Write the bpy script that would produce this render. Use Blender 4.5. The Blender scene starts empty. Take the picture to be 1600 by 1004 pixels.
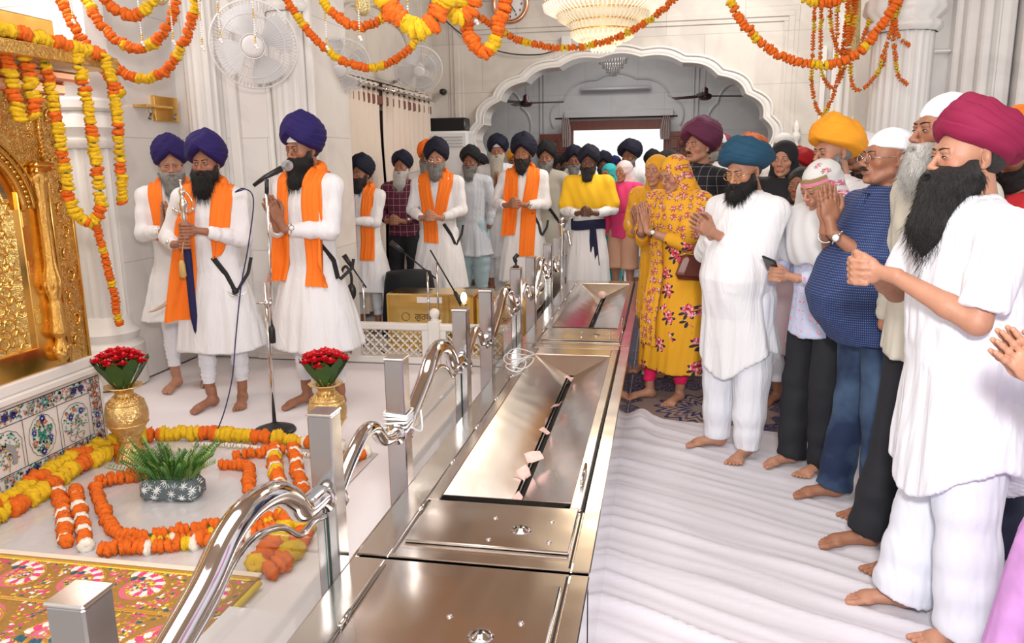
import bpy, math, random
import numpy as np
from math import sin, cos, pi, radians, sqrt, atan2
from mathutils import Vector, Matrix, Euler

SC = bpy.context.scene
COL = SC.collection
# ---------------------------------------------------------------- camera
cam_d = bpy.data.cameras.new('camera')
cam = bpy.data.objects.new('camera', cam_d)
COL.objects.link(cam)
cam_d.sensor_width = 36.0
cam_d.lens = 1218.0 / 1600.0 * 36.0
cam_d.clip_start = 0.05
cam_d.clip_end = 200
_p, _y, _r = radians(11.7), radians(10.9), radians(-0.8)
_f = Vector((-sin(_y) * cos(_p), cos(_y) * cos(_p), -sin(_p)))
_rt = Vector((cos(_y), sin(_y), 0))
_u = _rt.cross(_f)
_r2 = _rt * cos(_r) + _u * sin(_r)
_u2 = -_rt * sin(_r) + _u * cos(_r)
M = Matrix((( _r2.x, _u2.x, -_f.x, 0), (_r2.y, _u2.y, -_f.y, 0), (_r2.z, _u2.z, -_f.z, 1.6), (0, 0, 0, 1)))
cam.matrix_world = M
SC.camera = cam
# ---------------------------------------------------------------- world, lamps, exposure
W = bpy.data.worlds.new('world')
SC.world = W
W.use_nodes = True
_bg = W.node_tree.nodes['Background']
_bg.inputs[0].default_value = (1.0, 0.98, 0.97, 1)
_bg.inputs[1].default_value = 1.05
SC.view_settings.view_transform = 'Standard'
SC.view_settings.look = 'None'
SC.view_settings.gamma = 1
SC.view_settings.use_curve_mapping = False
SC.view_settings.exposure = 0.0


def area(name, loc, target, size, size_y, power, color):
    d = bpy.data.lights.new(name, 'AREA')
    d.shape = 'RECTANGLE'
    d.size, d.size_y, d.energy, d.color = size, size_y, power, color
    o = bpy.data.objects.new(name, d)
    COL.objects.link(o)
    o.location = loc
    o.rotation_euler = (Vector(target) - Vector(loc)).to_track_quat('-Z', 'Y').to_euler()
    return o


area('camera_flash', (0.12, -0.05, 2.05), (-0.5, 6.0, 1.1), 0.30, 0.22, 98, (1, 0.98, 0.96))
area('ceiling_fill_front', (-1.0, 2.2, 4.3), (-1.0, 2.6, 0), 3.2, 2.6, 95, (1, 0.96, 0.92))  # unseen area light overhead, fills the near hall
area('ceiling_fill_nave', (1.0, 8.5, 4.3), (-0.4, 8.4, 0), 1.7, 1.7, 125, (1, 0.95, 0.90))  # added light kept out of the steel reflections, brightens arch wall and crowd
area('ceiling_fill_porch', (-0.8, 13.2, 3.9), (-0.8, 13.2, 0), 2.0, 2.0, 60, (1, 0.97, 0.95))  # unseen light added to lift the grey porch, whose own fixtures are unlit
area('shrine_fill', (-3.9, 2.9, 1.9), (-3.9, 2.9, .6), 0.3, 0.9, 14, (1, 0.93, 0.85))  # added inside the shrine to brighten the space behind the lattice
area('altar_fill', (-3.9, 4.35, 3.0), (-3.9, 5.0, 1.2), 0.8, 0.5, 20, (1, 0.93, 0.88))  # unseen light that brightens the wall behind the altar column

# ---------------------------------------------------------------- materials
MATS = {}


def nt_of(m):
    return m.node_tree.nodes, m.node_tree.links


def mat(name, col, rough=0.6, metal=0.0, bump=0.0, bscale=60.0, var=0.0, vscale=4.0, sheen=0.0, trans=0.0,
        emit=None, estr=0.0, spec=0.5, stretch=(1, 1, 1), sss=0.0, alpha=1.0, coat=0.0, ior=1.45):
    if name in MATS:
        return MATS[name]
    m = bpy.data.materials.new(name)
    m.use_nodes = True
    N, L = nt_of(m)
    b = N['Principled BSDF']
    b.inputs['Base Color'].default_value = (*col, 1)
    b.inputs['Roughness'].default_value = rough
    b.inputs['Metallic'].default_value = metal
    b.inputs['Specular IOR Level'].default_value = spec
    b.inputs['IOR'].default_value = ior
    b.inputs['Transmission Weight'].default_value = trans
    b.inputs['Alpha'].default_value = alpha
    b.inputs['Coat Weight'].default_value = coat
    if sheen:
        b.inputs['Sheen Weight'].default_value = sheen
    if sss:
        b.inputs['Subsurface Weight'].default_value = sss
        b.inputs['Subsurface Radius'].default_value = (0.012, 0.005, 0.003)
    if emit:
        b.inputs['Emission Color'].default_value = (*emit, 1)
        b.inputs['Emission Strength'].default_value = estr
    tc = N.new('ShaderNodeTexCoord')
    mp = N.new('ShaderNodeMapping')
    mp.inputs['Scale'].default_value = stretch
    L.new(tc.outputs['Object'], mp.inputs[0])
    if var:
        n = N.new('ShaderNodeTexNoise')
        n.inputs['Scale'].default_value = vscale
        n.inputs['Detail'].default_value = 4
        L.new(mp.outputs[0], n.inputs['Vector'])
        mx = N.new('ShaderNodeMix')
        mx.data_type = 'RGBA'
        mx.inputs[6].default_value = (*[c * (1 - var) for c in col], 1)
        mx.inputs[7].default_value = (*[min(1, c * (1 + var * .6)) for c in col], 1)
        L.new(n.outputs[0], mx.inputs[0])
        L.new(mx.outputs[2], b.inputs['Base Color'])
    if bump:
        n = N.new('ShaderNodeTexNoise')
        n.inputs['Scale'].default_value = bscale
        n.inputs['Detail'].default_value = 3
        L.new(mp.outputs[0], n.inputs['Vector'])
        bp = N.new('ShaderNodeBump')
        bp.inputs['Strength'].default_value = bump
        bp.inputs['Distance'].default_value = 0.01
        L.new(n.outputs[0], bp.inputs['Height'])
        L.new(bp.outputs[0], b.inputs['Normal'])
    MATS[name] = m
    return m


def mixc(N, L, fac, c1, c2):
    mx = N.new('ShaderNodeMix')
    mx.data_type = 'RGBA'
    for s, c in ((6, c1), (7, c2)):
        if isinstance(c, tuple):
            mx.inputs[s].default_value = (*c, 1)
        else:
            L.new(c, mx.inputs[s])
    if isinstance(fac, (int, float)):
        mx.inputs[0].default_value = fac
    else:
        L.new(fac, mx.inputs[0])
    return mx.outputs[2]


def mth(N, L, op, a, b=None, c=None, clamp=False):
    n = N.new('ShaderNodeMath')
    n.operation = op
    n.use_clamp = clamp
    for i, v in enumerate((a, b, c)):
        if v is None:
            continue
        if isinstance(v, (int, float)):
            n.inputs[i].default_value = v
        else:
            L.new(v, n.inputs[i])
    return n.outputs[0]


def marble(name, base, bw, bh, vein=0.12, mortar=(0.45, 0.42, 0.40), rough=0.28, plane='XZ'):
    """marble slabs: thin joints and faint grey veins."""
    if name in MATS:
        return MATS[name]
    m = mat(name, base, rough)
    N, L = nt_of(m)
    b = N['Principled BSDF']
    tc = N.new('ShaderNodeTexCoord')
    sp = N.new('ShaderNodeSeparateXYZ')
    L.new(tc.outputs['Object'], sp.inputs[0])
    cb = N.new('ShaderNodeCombineXYZ')
    a, c = {'XZ': (0, 2), 'YZ': (1, 2), 'XY': (0, 1)}[plane]
    L.new(sp.outputs[a], cb.inputs[0])
    L.new(sp.outputs[c], cb.inputs[1])
    br = N.new('ShaderNodeTexBrick')
    br.inputs['Scale'].default_value = 1.0
    br.inputs['Brick Width'].default_value = bw
    br.inputs['Row Height'].default_value = bh
    br.inputs['Mortar Size'].default_value = 0.0035
    br.inputs['Mortar Smooth'].default_value = 0.3
    br.inputs['Color1'].default_value = (*base, 1)
    br.inputs['Color2'].default_value = (*[x * 0.93 for x in base], 1)
    br.inputs['Mortar'].default_value = (*mortar, 1)
    L.new(cb.outputs[0], br.inputs['Vector'])
    n = N.new('ShaderNodeTexNoise')
    n.inputs['Scale'].default_value = 1.7
    n.inputs['Detail'].default_value = 7
    n.inputs['Distortion'].default_value = 1.4
    L.new(tc.outputs['Object'], n.inputs['Vector'])
    r = N.new('ShaderNodeValToRGB')
    r.color_ramp.elements[0].position = 0.42
    r.color_ramp.elements[0].color = (1 - vein, 1 - vein, 1 - vein * .9, 1)
    r.color_ramp.elements[1].position = 0.58
    r.color_ramp.elements[1].color = (1, 1, 1, 1)
    L.new(n.outputs[0], r.inputs[0])
    mu = N.new('ShaderNodeMix')
    mu.data_type = 'RGBA'
    mu.blend_type = 'MULTIPLY'
    mu.inputs[0].default_value = 1
    L.new(br.outputs[0], mu.inputs[6])
    L.new(r.outputs[0], mu.inputs[7])
    L.new(mu.outputs[2], b.inputs['Base Color'])
    return m


def steel(name, rough=0.22, col=(0.78, 0.75, 0.72), sx=(1, 1, 1), dents=0.25):
    if name in MATS:
        return MATS[name]
    m = mat(name, col, rough, 1.0)
    N, L = nt_of(m)
    b = N['Principled BSDF']
    tc = N.new('ShaderNodeTexCoord')
    mp = N.new('ShaderNodeMapping')
    mp.inputs['Scale'].default_value = sx
    L.new(tc.outputs['Object'], mp.inputs[0])
    n = N.new('ShaderNodeTexNoise')
    n.inputs['Scale'].default_value = 5
    n.inputs['Detail'].default_value = 1
    L.new(tc.outputs['Object'], n.inputs['Vector'])
    bp = N.new('ShaderNodeBump')
    bp.inputs['Strength'].default_value = dents
    bp.inputs['Distance'].default_value = 0.02
    L.new(n.outputs[0], bp.inputs['Height'])
    L.new(bp.outputs[0], b.inputs['Normal'])
    n2 = N.new('ShaderNodeTexNoise')
    n2.inputs['Scale'].default_value = 14
    n2.inputs['Detail'].default_value = 6
    L.new(mp.outputs[0], n2.inputs['Vector'])
    mr = N.new('ShaderNodeMapRange')
    mr.inputs[3].default_value = rough * 0.75
    mr.inputs[4].default_value = rough * 1.5
    L.new(n2.outputs[0], mr.inputs[0])
    L.new(mr.outputs[0], b.inputs['Roughness'])
    return m


# ---------------------------------------------------------------- mesh builder
class MB:
    def __init__(s):
        s.V, s.F, s.MI = [], [], []
        s.n = 0
        s.bv = False

    def add(s, V, F, mi=0):
        V = np.asarray(V, float)
        s.V.append(V)
        for f in F:
            s.F.append([int(i) + s.n for i in f])
            s.MI.append(mi)
        s.n += len(V)
        return s

    def box(s, lo, hi, mi=0, rz=0, bev=0.0):
        x0, y0, z0 = lo
        x1, y1, z1 = hi
        if bev <= 0:
            V = [(x0, y0, z0), (x1, y0, z0), (x1, y1, z0), (x0, y1, z0), (x0, y0, z1), (x1, y0, z1), (x1, y1, z1), (x0, y1, z1)]
            F = [(0, 3, 2, 1), (4, 5, 6, 7), (0, 1, 5, 4), (1, 2, 6, 5), (2, 3, 7, 6), (3, 0, 4, 7)]
        else:
            s.bv = True
            b = min(bev, (x1 - x0) / 2.01, (y1 - y0) / 2.01, (z1 - z0) / 2.01)
            V, F = [], []
            idx = {}
            c = ((x0 + x1) / 2, (y0 + y1) / 2, (z0 + z1) / 2)
            for i, X in enumerate((x0, x1)):
                for j, Y in enumerate((y0, y1)):
                    for k, Z in enumerate((z0, z1)):
                        sx, sy, sz = 1 - 2 * i, 1 - 2 * j, 1 - 2 * k
                        idx[i, j, k] = len(V)
                        V += [(X, Y + sy * b, Z + sz * b), (X + sx * b, Y, Z + sz * b), (X + sx * b, Y + sy * b, Z)]

            def I(i, j, k, a):
                return idx[i, j, k] + a
            F += [(I(0, 0, 0, 0), I(0, 0, 1, 0), I(0, 1, 1, 0), I(0, 1, 0, 0)), (I(1, 0, 0, 0), I(1, 1, 0, 0), I(1, 1, 1, 0), I(1, 0, 1, 0)),
                  (I(0, 0, 0, 1), I(1, 0, 0, 1), I(1, 0, 1, 1), I(0, 0, 1, 1)), (I(0, 1, 0, 1), I(0, 1, 1, 1), I(1, 1, 1, 1), I(1, 1, 0, 1)),
                  (I(0, 0, 0, 2), I(0, 1, 0, 2), I(1, 1, 0, 2), I(1, 0, 0, 2)), (I(0, 0, 1, 2), I(1, 0, 1, 2), I(1, 1, 1, 2), I(0, 1, 1, 2))]
            for i in (0, 1):
                for j in (0, 1):
                    F.append((I(i, j, 0, 0), I(i, j, 0, 1), I(i, j, 1, 1), I(i, j, 1, 0)))
                    F.append((I(i, 0, j, 0), I(i, 0, j, 2), I(i, 1, j, 2), I(i, 1, j, 0)))
                    F.append((I(0, i, j, 1), I(0, i, j, 2), I(1, i, j, 2), I(1, i, j, 1)))
                    for k in (0, 1):
                        F.append((I(i, j, k, 0), I(i, j, k, 1), I(i, j, k, 2)))
        V = np.array(V)
        if rz:
            c = V.mean(0)
            d = V - c
            V = c + np.stack([d[:, 0] * cos(rz) - d[:, 1] * sin(rz), d[:, 0] * sin(rz) + d[:, 1] * cos(rz), d[:, 2]], 1)
        return s.add(V, F, mi)

    def tube(s, P, r, n=8, mi=0, closed=False, cap=True, flat=1.0):
        P = np.asarray(P, float)
        m = len(P)
        R = np.broadcast_to(np.asarray(r, float), (m,))
        if closed:
            T = np.roll(P, -1, 0) - np.roll(P, 1, 0)
        else:
            T = np.gradient(P, axis=0)
        T /= np.linalg.norm(T, axis=1)[:, None] + 1e-9
        a = np.array((0, 0, 1.0)) if abs(T[0][2]) < .9 else np.array((1.0, 0, 0))
        u = np.cross(T[0], a)
        u /= np.linalg.norm(u)
        V = []
        th = np.arange(n) * 2 * pi / n
        for i in range(m):
            u = u - T[i] * u.dot(T[i])
            u /= np.linalg.norm(u) + 1e-9
            v = np.cross(T[i], u)
            V.append(P[i] + R[i] * (np.cos(th)[:, None] * u + flat * np.sin(th)[:, None] * v))
        V = np.concatenate(V)
        F = []
        for i in range(m if closed else m - 1):
            j = (i + 1) % m
            for k in range(n):
                k2 = (k + 1) % n
                F.append((i * n + k, i * n + k2, j * n + k2, j * n + k))
        if cap and not closed:
            F.append(tuple(range(n - 1, -1, -1)))
            F.append(tuple((m - 1) * n + k for k in range(n)))
        return s.add(V, F, mi)

    def lathe(s, prof, n=24, c=(0, 0, 0), mi=0, fn=None, axis='z', cap=True):
        V, F = [], []
        m = len(prof)
        for i, (r, z) in enumerate(prof):
            for k in range(n):
                t = 2 * pi * k / n
                rr = fn(r, z, t) if fn else r
                V.append((rr * cos(t), rr * sin(t), z))
        for i in range(m - 1):
            for k in range(n):
                k2 = (k + 1) % n
                F.append((i * n + k, i * n + k2, (i + 1) * n + k2, (i + 1) * n + k))
        if cap:
            F.append(tuple(range(n - 1, -1, -1)))
            F.append(tuple((m - 1) * n + k for k in range(n)))
        V = np.array(V)
        if axis == 'y':
            V = V[:, [0, 2, 1]]
            F = [f[::-1] for f in F]
        if axis == 'x':
            V = V[:, [2, 0, 1]]
        return s.add(V + np.array(c), F, mi)

    def grid(s, A, mi=0, closed_u=False):
        A = np.asarray(A, float)
        m, n = A.shape[:2]
        F = []
        for i in range(m - 1 + (1 if closed_u else 0)):
            for j in range(n - 1):
                i2 = (i + 1) % m
                F.append((i * n + j, i2 * n + j, i2 * n + j + 1, i * n + j + 1))
        return s.add(A.reshape(-1, 3), F, mi)

    def sphere(s, c, r, mi=0, n=12, m=8):
        r = np.broadcast_to(np.asarray(r, float), (3,))
        V, F = [(0, 0, 1)], []
        for i in range(1, m):
            for k in range(n):
                V.append((sin(pi * i / m) * cos(2 * pi * k / n), sin(pi * i / m) * sin(2 * pi * k / n), cos(pi * i / m)))
        V.append((0, 0, -1))
        for k in range(n):
            k2 = (k + 1) % n
            F.append((0, 1 + k, 1 + k2))
            for i in range(m - 2):
                F.append((1 + i * n + k, 1 + (i + 1) * n + k, 1 + (i + 1) * n + k2, 1 + i * n + k2))
            F.append((len(V) - 1, 1 + (m - 2) * n + k2, 1 + (m - 2) * n + k))
        return s.add(np.array(V) * r + np.array(c), F, mi)

    def build(s, name, mats, parent=None, smooth=True, loc=None, auto=None):
        me = bpy.data.meshes.new(name)
        V = np.concatenate(s.V) if s.V else np.zeros((0, 3))
        me.from_pydata(V.tolist(), [], s.F)
        if not isinstance(mats, (list, tuple)):
            mats = [mats]
        for m in mats:
            me.materials.append(m)
        me.polygons.foreach_set('material_index', s.MI)
        if smooth:
            me.polygons.foreach_set('use_smooth', [True] * len(s.F))
            if auto or s.bv:
                me.set_sharp_from_angle(angle=radians(auto or 40))
        me.update()
        o = bpy.data.objects.new(name, me)
        COL.objects.link(o)
        if parent:
            o.parent = parent
        if loc is not None:
            o.location = loc
        return o


def fix_normals(o):
    import bmesh
    bm = bmesh.new()
    bm.from_mesh(o.data)
    bmesh.ops.recalc_face_normals(bm, faces=bm.faces)
    bm.to_mesh(o.data)
    bm.free()
    return o


def mesh_np(name, V, Q, m, parent=None, colors=None):
    """mesh from numpy verts and quads."""
    me = bpy.data.meshes.new(name)
    me.vertices.add(len(V))
    me.vertices.foreach_set('co', np.ascontiguousarray(V, dtype=np.float32).ravel())
    nq = len(Q)
    me.loops.add(nq * 4)
    me.loops.foreach_set('vertex_index', np.ascontiguousarray(Q, dtype=np.int32).ravel())
    me.polygons.add(nq)
    me.polygons.foreach_set('loop_start', np.arange(nq, dtype=np.int32) * 4)
    me.polygons.foreach_set('loop_total', np.full(nq, 4, dtype=np.int32))
    me.polygons.foreach_set('use_smooth', np.ones(nq, dtype=bool))
    me.update(calc_edges=True)
    me.validate()
    if colors is not None:
        a = me.color_attributes.new('tint', 'FLOAT_COLOR', 'POINT')
        a.data.foreach_set('color', np.ascontiguousarray(colors, dtype=np.float32).ravel())
    me.materials.append(m)
    o = bpy.data.objects.new(name, me)
    COL.objects.link(o)
    if parent:
        o.parent = parent
    return o


def tag(o, label=None, cat=None, group=None, kind=None):
    if label:
        o['label'] = label
    if cat:
        o['category'] = cat
    if group:
        o['group'] = group
    if kind:
        o['kind'] = kind
    return o


def empty(name, loc=(0, 0, 0), rz=0, label=None, cat=None, group=None):
    o = bpy.data.objects.new(name, None)
    COL.objects.link(o)
    o.empty_display_size = 0.1
    o.location = loc
    o.rotation_euler = (0, 0, rz)
    return tag(o, label, cat, group)


def struct(mb, name, m, **k):
    o = mb.build(name, m, **k)
    o['kind'] = 'structure'
    return o


def copy_tree(o, parent=None):
    c = o.copy()
    COL.objects.link(c)
    if parent:
        c.parent = parent
    for ch in list(o.children):
        copy_tree(ch, c)
    return c


def spline(P, n=8, closed=False):
    """Catmull-Rom through P."""
    P = np.asarray(P, float)
    m = len(P)
    out = []
    rng = range(m if closed else m - 1)
    for i in rng:
        if closed:
            p0, p1, p2, p3 = P[(i - 1) % m], P[i], P[(i + 1) % m], P[(i + 2) % m]
        else:
            p0, p1, p2, p3 = P[max(i - 1, 0)], P[i], P[i + 1], P[min(i + 2, m - 1)]
        for k in range(n):
            t = k / n
            out.append(.5 * ((2 * p1) + (-p0 + p2) * t + (2 * p0 - 5 * p1 + 4 * p2 - p3) * t * t + (-p0 + 3 * p1 - 3 * p2 + p3) * t ** 3))
    if not closed:
        out.append(P[-1])
    return np.array(out)


def resample(P, step):
    d = np.r_[0, np.cumsum(np.linalg.norm(np.diff(P, axis=0), axis=1))]
    n = max(2, int(d[-1] / step) + 1)
    t = np.linspace(0, d[-1], n)
    return np.stack([np.interp(t, d, P[:, i]) for i in range(3)], 1)
# ================================================================ THE ROOM
m_wall = marble('marble_wall', (0.70, 0.655, 0.60), 0.95, 0.62, 0.10, plane='XZ')
m_wall_side = marble('marble_wall_side', (0.72, 0.665, 0.60), 0.95, 0.62, 0.10, plane='YZ')
m_white_marble = marble('white_marble', (0.80, 0.775, 0.75), 0.62, 0.9, 0.10, (0.55, 0.52, 0.5))
m_porch = marble('porch_marble', (0.60, 0.60, 0.61), 1.0, 0.7, 0.06)
m_carved = mat('carved_marble', (0.80, 0.78, 0.755), 0.35, var=.06, vscale=3)
m_ledge = mat('ledge_marble', (0.80, 0.77, 0.74), 0.28, var=.14, vscale=5)
m_ceil = mat('painted_ceiling', (0.50, 0.36, 0.26), 0.6, var=.25, vscale=1.5)


def arch_pts(cx, cz, rx, rz, lobes, amp, n=180):
    P = []
    for i in range(n + 1):
        t = pi - pi * i / n
        k = 1 + amp * (abs(sin(lobes * t + 0.0)) - .5)
        P.append((cx + rx * k * cos(t), cz + rz * k * max(0, sin(t)) ** .93))
    return P


def arch_wall(name, y0, y1, xl, xr, ztop, cx, cz, rx, rz, lobes, amp, m):
    """wall with a cusped arch opening down to the floor."""
    A = arch_pts(cx, cz, rx, rz, lobes, amp)
    mb = MB()
    n = len(A)
    for yy, flip in ((y0, 1), (y1, -1)):
        inner = [(x, yy, z) for x, z in A]
        outer = []
        for i, (x, z) in enumerate(A):
            f = i / (n - 1)
            # outer rectangle: up the left side, along the top, down the right side
            if f < .2:
                outer.append((xl, yy, cz + (ztop - cz) * f / .2))
            elif f > .8:
                outer.append((xr, yy, cz + (ztop - cz) * (1 - f) / .2))
            else:
                outer.append((xl + (xr - xl) * (f - .2) / .6, yy, ztop))
        F = []
        for i in range(n - 1):
            F.append((i, i + 1, n + i + 1, n + i)[::flip])
        mb.add(inner + outer, F)
        xa, xb = A[0][0], A[-1][0]
        mb.add([(xl, yy, 0), (xa, yy, 0), (xa, yy, cz), (xl, yy, cz)], [(0, 1, 2, 3)])
        mb.add([(xb, yy, 0), (xr, yy, 0), (xr, yy, cz), (xb, yy, cz)], [(0, 1, 2, 3)])
    B = [(A[0][0], 0)] + A + [(A[-1][0], 0)]
    V = [(x, y0, z) for x, z in B] + [(x, y1, z) for x, z in B]
    k = len(B)
    mb.add(V, [(i, k + i, k + i + 1, i + 1) for i in range(k - 1)])
    o = struct(mb, name, m, smooth=False)
    return o, A


ZC = 4.55
wall_back, ARCH = arch_wall('wall_back', 10.5, 10.95, -3.05, 2.2, ZC, -0.57, 1.72, 1.90, 1.17, 11, 0.036, m_wall)
# raised band that follows the cusped arch, and its inner roll
mb = MB()
Aout = arch_pts(-0.57, 1.72, 2.00, 1.26, 11, 0.036)
V = []
for (x, z), (x2, z2) in zip(ARCH, Aout):
    V.append([(x, 10.505, z), (x, 10.45, z), (x2, 10.45, z2), (x2, 10.505, z2)])
mb.grid(V)
V = [[(x, 10.505, z), (x, 10.45, z), (x2, 10.45, z), (x2, 10.505, z)] for x, x2 in ((ARCH[0][0], Aout[0][0]),) for z in (0, 1.72)]
mb.grid(V)
V = [[(x, 10.505, z), (x, 10.45, z), (x2, 10.45, z), (x2, 10.505, z)] for x, x2 in ((ARCH[-1][0], Aout[-1][0]),) for z in (1.72, 0)]
mb.grid(V)
mb.tube([(x, 10.45, z) for x, z in Aout], 0.018, 6)
mb.tube([(x, 10.45, z) for x, z in ARCH], 0.014, 6)
struct(mb, 'trim_1', m_carved)
# rectangular moulding around the arch
mb = MB()
for w, d in ((0.035, 0.03), (0.09, 0.014)):
    mb.box((-2.72 - w, 10.5 - d, 0), (-2.72 + w, 10.5, 3.3 + w), bev=.005)
    mb.box((1.50 - w, 10.5 - d, 0), (1.50 + w, 10.5, 3.3 + w), bev=.005)
    mb.box((-2.72 - w, 10.497 - d, 3.3 - w), (1.50 + w, 10.5 - .001, 3.3 + w), bev=.005)
mb.box((-3.05, 10.44, 3.62), (2.2, 10.5, 3.72), bev=.02)
struct(mb, 'trim_2', m_wall)
# small baluster carved beside the right haunch of the arch
mb = MB()
mb.lathe([(.03, 1.35), (.055, 1.38), (.03, 1.42), (.05, 1.5), (.03, 1.58), (.055, 1.62), (.055, 1.66), (.03, 1.7), (.045, 1.76), (.0, 1.84)], 12, (1.62, 10.46, 0.2))
mb.lathe([(.035, 0), (.035, 1.4), (.05, 1.45)], 12, (1.62, 10.46, 0.1))
struct(mb, 'trim_3', m_carved)

# porch behind the arch
mb = MB()
DX0, DX1, DZ = -1.74, 0.02, 2.16
mb.box((-5.5, 15.5, 0), (DX0, 15.8, ZC))
mb.box((DX1, 15.5, 0), (4.5, 15.8, ZC))
mb.box((DX0, 15.5, DZ), (DX1, 15.8, ZC))
struct(mb, 'wall_porch', m_porch, smooth=False)
mb = MB()
mb.box((-5.6, 10.95, 0), (-5.5, 15.8, ZC))
mb.box((4.5, 10.95, 0), (4.6, 15.8, ZC))
mb.box((-5.5, 10.95, 0), (-3.05, 11.05, ZC))
mb.box((2.2, 10.95, 0), (4.5, 11.05, ZC))
struct(mb, 'wall_porch_sides', marble('porch_marble_side', (0.60, 0.60, 0.61), 1.0, 0.7, 0.06, plane='YZ'), smooth=False)
# blind cusped arches in relief on the porch wall
mb = MB()
A2 = arch_pts(-0.9, 2.2, 1.25, 0.95, 5, 0.07)
mb.tube([(x, 15.49, z) for x, z in A2], 0.025, 6)
for cx in (-3.3, 1.55):
    A3 = arch_pts(cx, 2.0, 0.75, 1.0, 5, 0.08)
    mb.tube([(x, 15.49, z) for x, z in A3], 0.025, 6)
for x in (-2.35, -2.28, 0.52, 0.6):
    mb.box((x - .025, 15.46, 0), (x + .025, 15.5, ZC), bev=.008)
struct(mb, 'trim_4', m_porch)
# doorway frame and lintel
m_wood = mat('door_wood', (0.20, 0.055, 0.035), 0.35, var=.35, vscale=14, stretch=(1, 1, .2))
mb = MB()
mb.box((DX0 - .1, 15.42, DZ - .02), (DX1 + .1, 15.5, DZ + .15), bev=.01)
mb.box((DX0 - .06, 15.44, 0), (DX0 + .02, 15.5, DZ), bev=.01)
mb.box((DX1 - .02, 15.44, 0), (DX1 + .06, 15.5, DZ), bev=.01)
mb.box((DX0 - .15, 15.40, DZ + .2), (DX1 + .15, 15.5, DZ + .34), 1, bev=.01)
o = struct(mb, 'door_frame', [m_wood, m_porch])
# two door leaves folded open into the porch
for sx, x0 in ((-1, DX0), (1, DX1)):
    e = empty('door_1' if sx < 0 else 'door_2', (x0, 15.4, 0))
    e['kind'] = 'structure'
    a, b = (x0 - .62, x0 - .02) if sx < 0 else (x0 + .02, x0 + .62)
    L = MB()
    L.box((a - x0, -.06, 0.02), (b - x0, 0, 2.08), bev=.008)
    leaf = L.build('door_leaf', m_wood, e)
    for zc, h in ((1.86, .17), (1.36, .25), (0.8, .25), (.3, .22)):
        for xc in ((a + b) / 2 - x0 - .14, (a + b) / 2 - x0 + .14):
            P = MB()
            P.box((xc - .11, -.085, zc - h + .03), (xc + .11, -.058, zc + h - .03), bev=.012)
            P.box((xc - .07, -.10, zc - h + .07), (xc + .07, -.08, zc + h - .07), bev=.012)
            P.build('door_panel', m_wood, e)
    R = MB()
    R.lathe([(.0, 0), (.045, .0), (.06, -.02), (.04, -.035), (.015, -.03), (.0, -.045)], 16, ((a + b) / 2 - x0, -.10, 1.86), axis='y', cap=False)
    R.build('door_rosette', m_wood, e)

# ceiling and floor
mb = MB()
mb.box((-6.2, -1.0, ZC), (5.5, 15.8, ZC + .15))
struct(mb, 'ceiling', m_ceil, smooth=False)
m_floor = marble('floor_marble', (0.70, 0.67, 0.65), .6, .6, .1, plane='XY')
mb = MB()
mb.box((-7, -3.0, -.12), (6, 22, -0.012))
struct(mb, 'floor', m_floor, smooth=False)

# ---- left pier, recess and altar-side wall
mb = MB()
mb.box((-3.86, 5.9, 0), (-2.66, 6.55, ZC))
struct(mb, 'wall_left_pier', m_white_marble, smooth=False)
mb = MB()
mb.box((-6.2, 5.05, 0), (-3.86, 6.55, ZC))
struct(mb, 'wall_left_altar', m_white_marble, smooth=False)
mb = MB()
mb.box((-3.5, 6.55, 0), (-3.05, 6.75, ZC))
mb.box((-3.5, 6.75, 2.45), (-3.05, 10.5, ZC))
mb.box((-3.5, 10.25, 0), (-3.05, 10.95, 2.45))
mb.box((-3.6, 6.75, 0), (-3.5, 10.5, 2.45))
struct(mb, 'wall_left', m_wall_side, smooth=False)
mb = MB()
A4 = arch_pts(8.4, 2.45, 1.35, 0.75, 5, 0.07)
mb.tube([(-3.04, x, z) for x, z in A4], 0.022, 6)
for y in (6.95, 10.0):
    mb.box((-3.06, y - .03, 2.2), (-3.02, y + .03, ZC), bev=.008)
struct(mb, 'trim_5', m_wall_side)
# pier mouldings: base and vertical fillets
mb = MB()
mb.box((-3.9, 5.84, 0), (-2.62, 5.92, 0.16), bev=.012)
mb.box((-3.9, 5.865, 0.16), (-2.62, 5.92, 0.22), bev=.01)
mb.box((-6.2, 4.98, 0), (-3.82, 5.06, 0.16), bev=.012)
for x0, x1, d in ((-3.40, -3.32, .04), (-3.06, -3.02, .05), (-2.72, -2.66, .04)):
    mb.box((x0, 5.9 - d, 0.2), (x1, 5.91, ZC), bev=.008)
struct(mb, 'baseboard_left', m_carved)


def fluted(mb, cx, cy, r, z0, z1, flutes=16, cap_z=None, n=96, mi=0):
    def fl(rr, z, t):
        return rr * (1 - .10 * abs(sin(flutes * t / 2)) ** .6) if rr > 0 else rr
    mb.lathe([(r * .93, z0), (r, z0 + .02), (r, z1)], n, (cx, cy, 0), mi, fn=fl, cap=False)


def capital(mb, cx, cy, r, z, mi=0):
    def lf(rr, zz, t):
        return rr * (1 + .06 * abs(sin(7 * t)))
    mb.lathe([(r * 1.02, z), (r * 1.15, z + .03), (r * 1.15, z + .06), (r * 1.0, z + .08), (r * 1.28, z + .14), (r * 1.22, z + .22), (r * 1.02, z + .25)],
             56, (cx, cy, 0), mi, fn=lf, cap=False)
    mb.lathe([(r * 1.2, z + .25), (r * 1.35, z + .27), (r * 1.35, z + .32), (r * 1.2, z + .34), (r * 1.3, z + .40), (r * 1.5, z + .46), (r * 1.5, z + .52)],
             24, (cx, cy, 0), mi)


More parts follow.
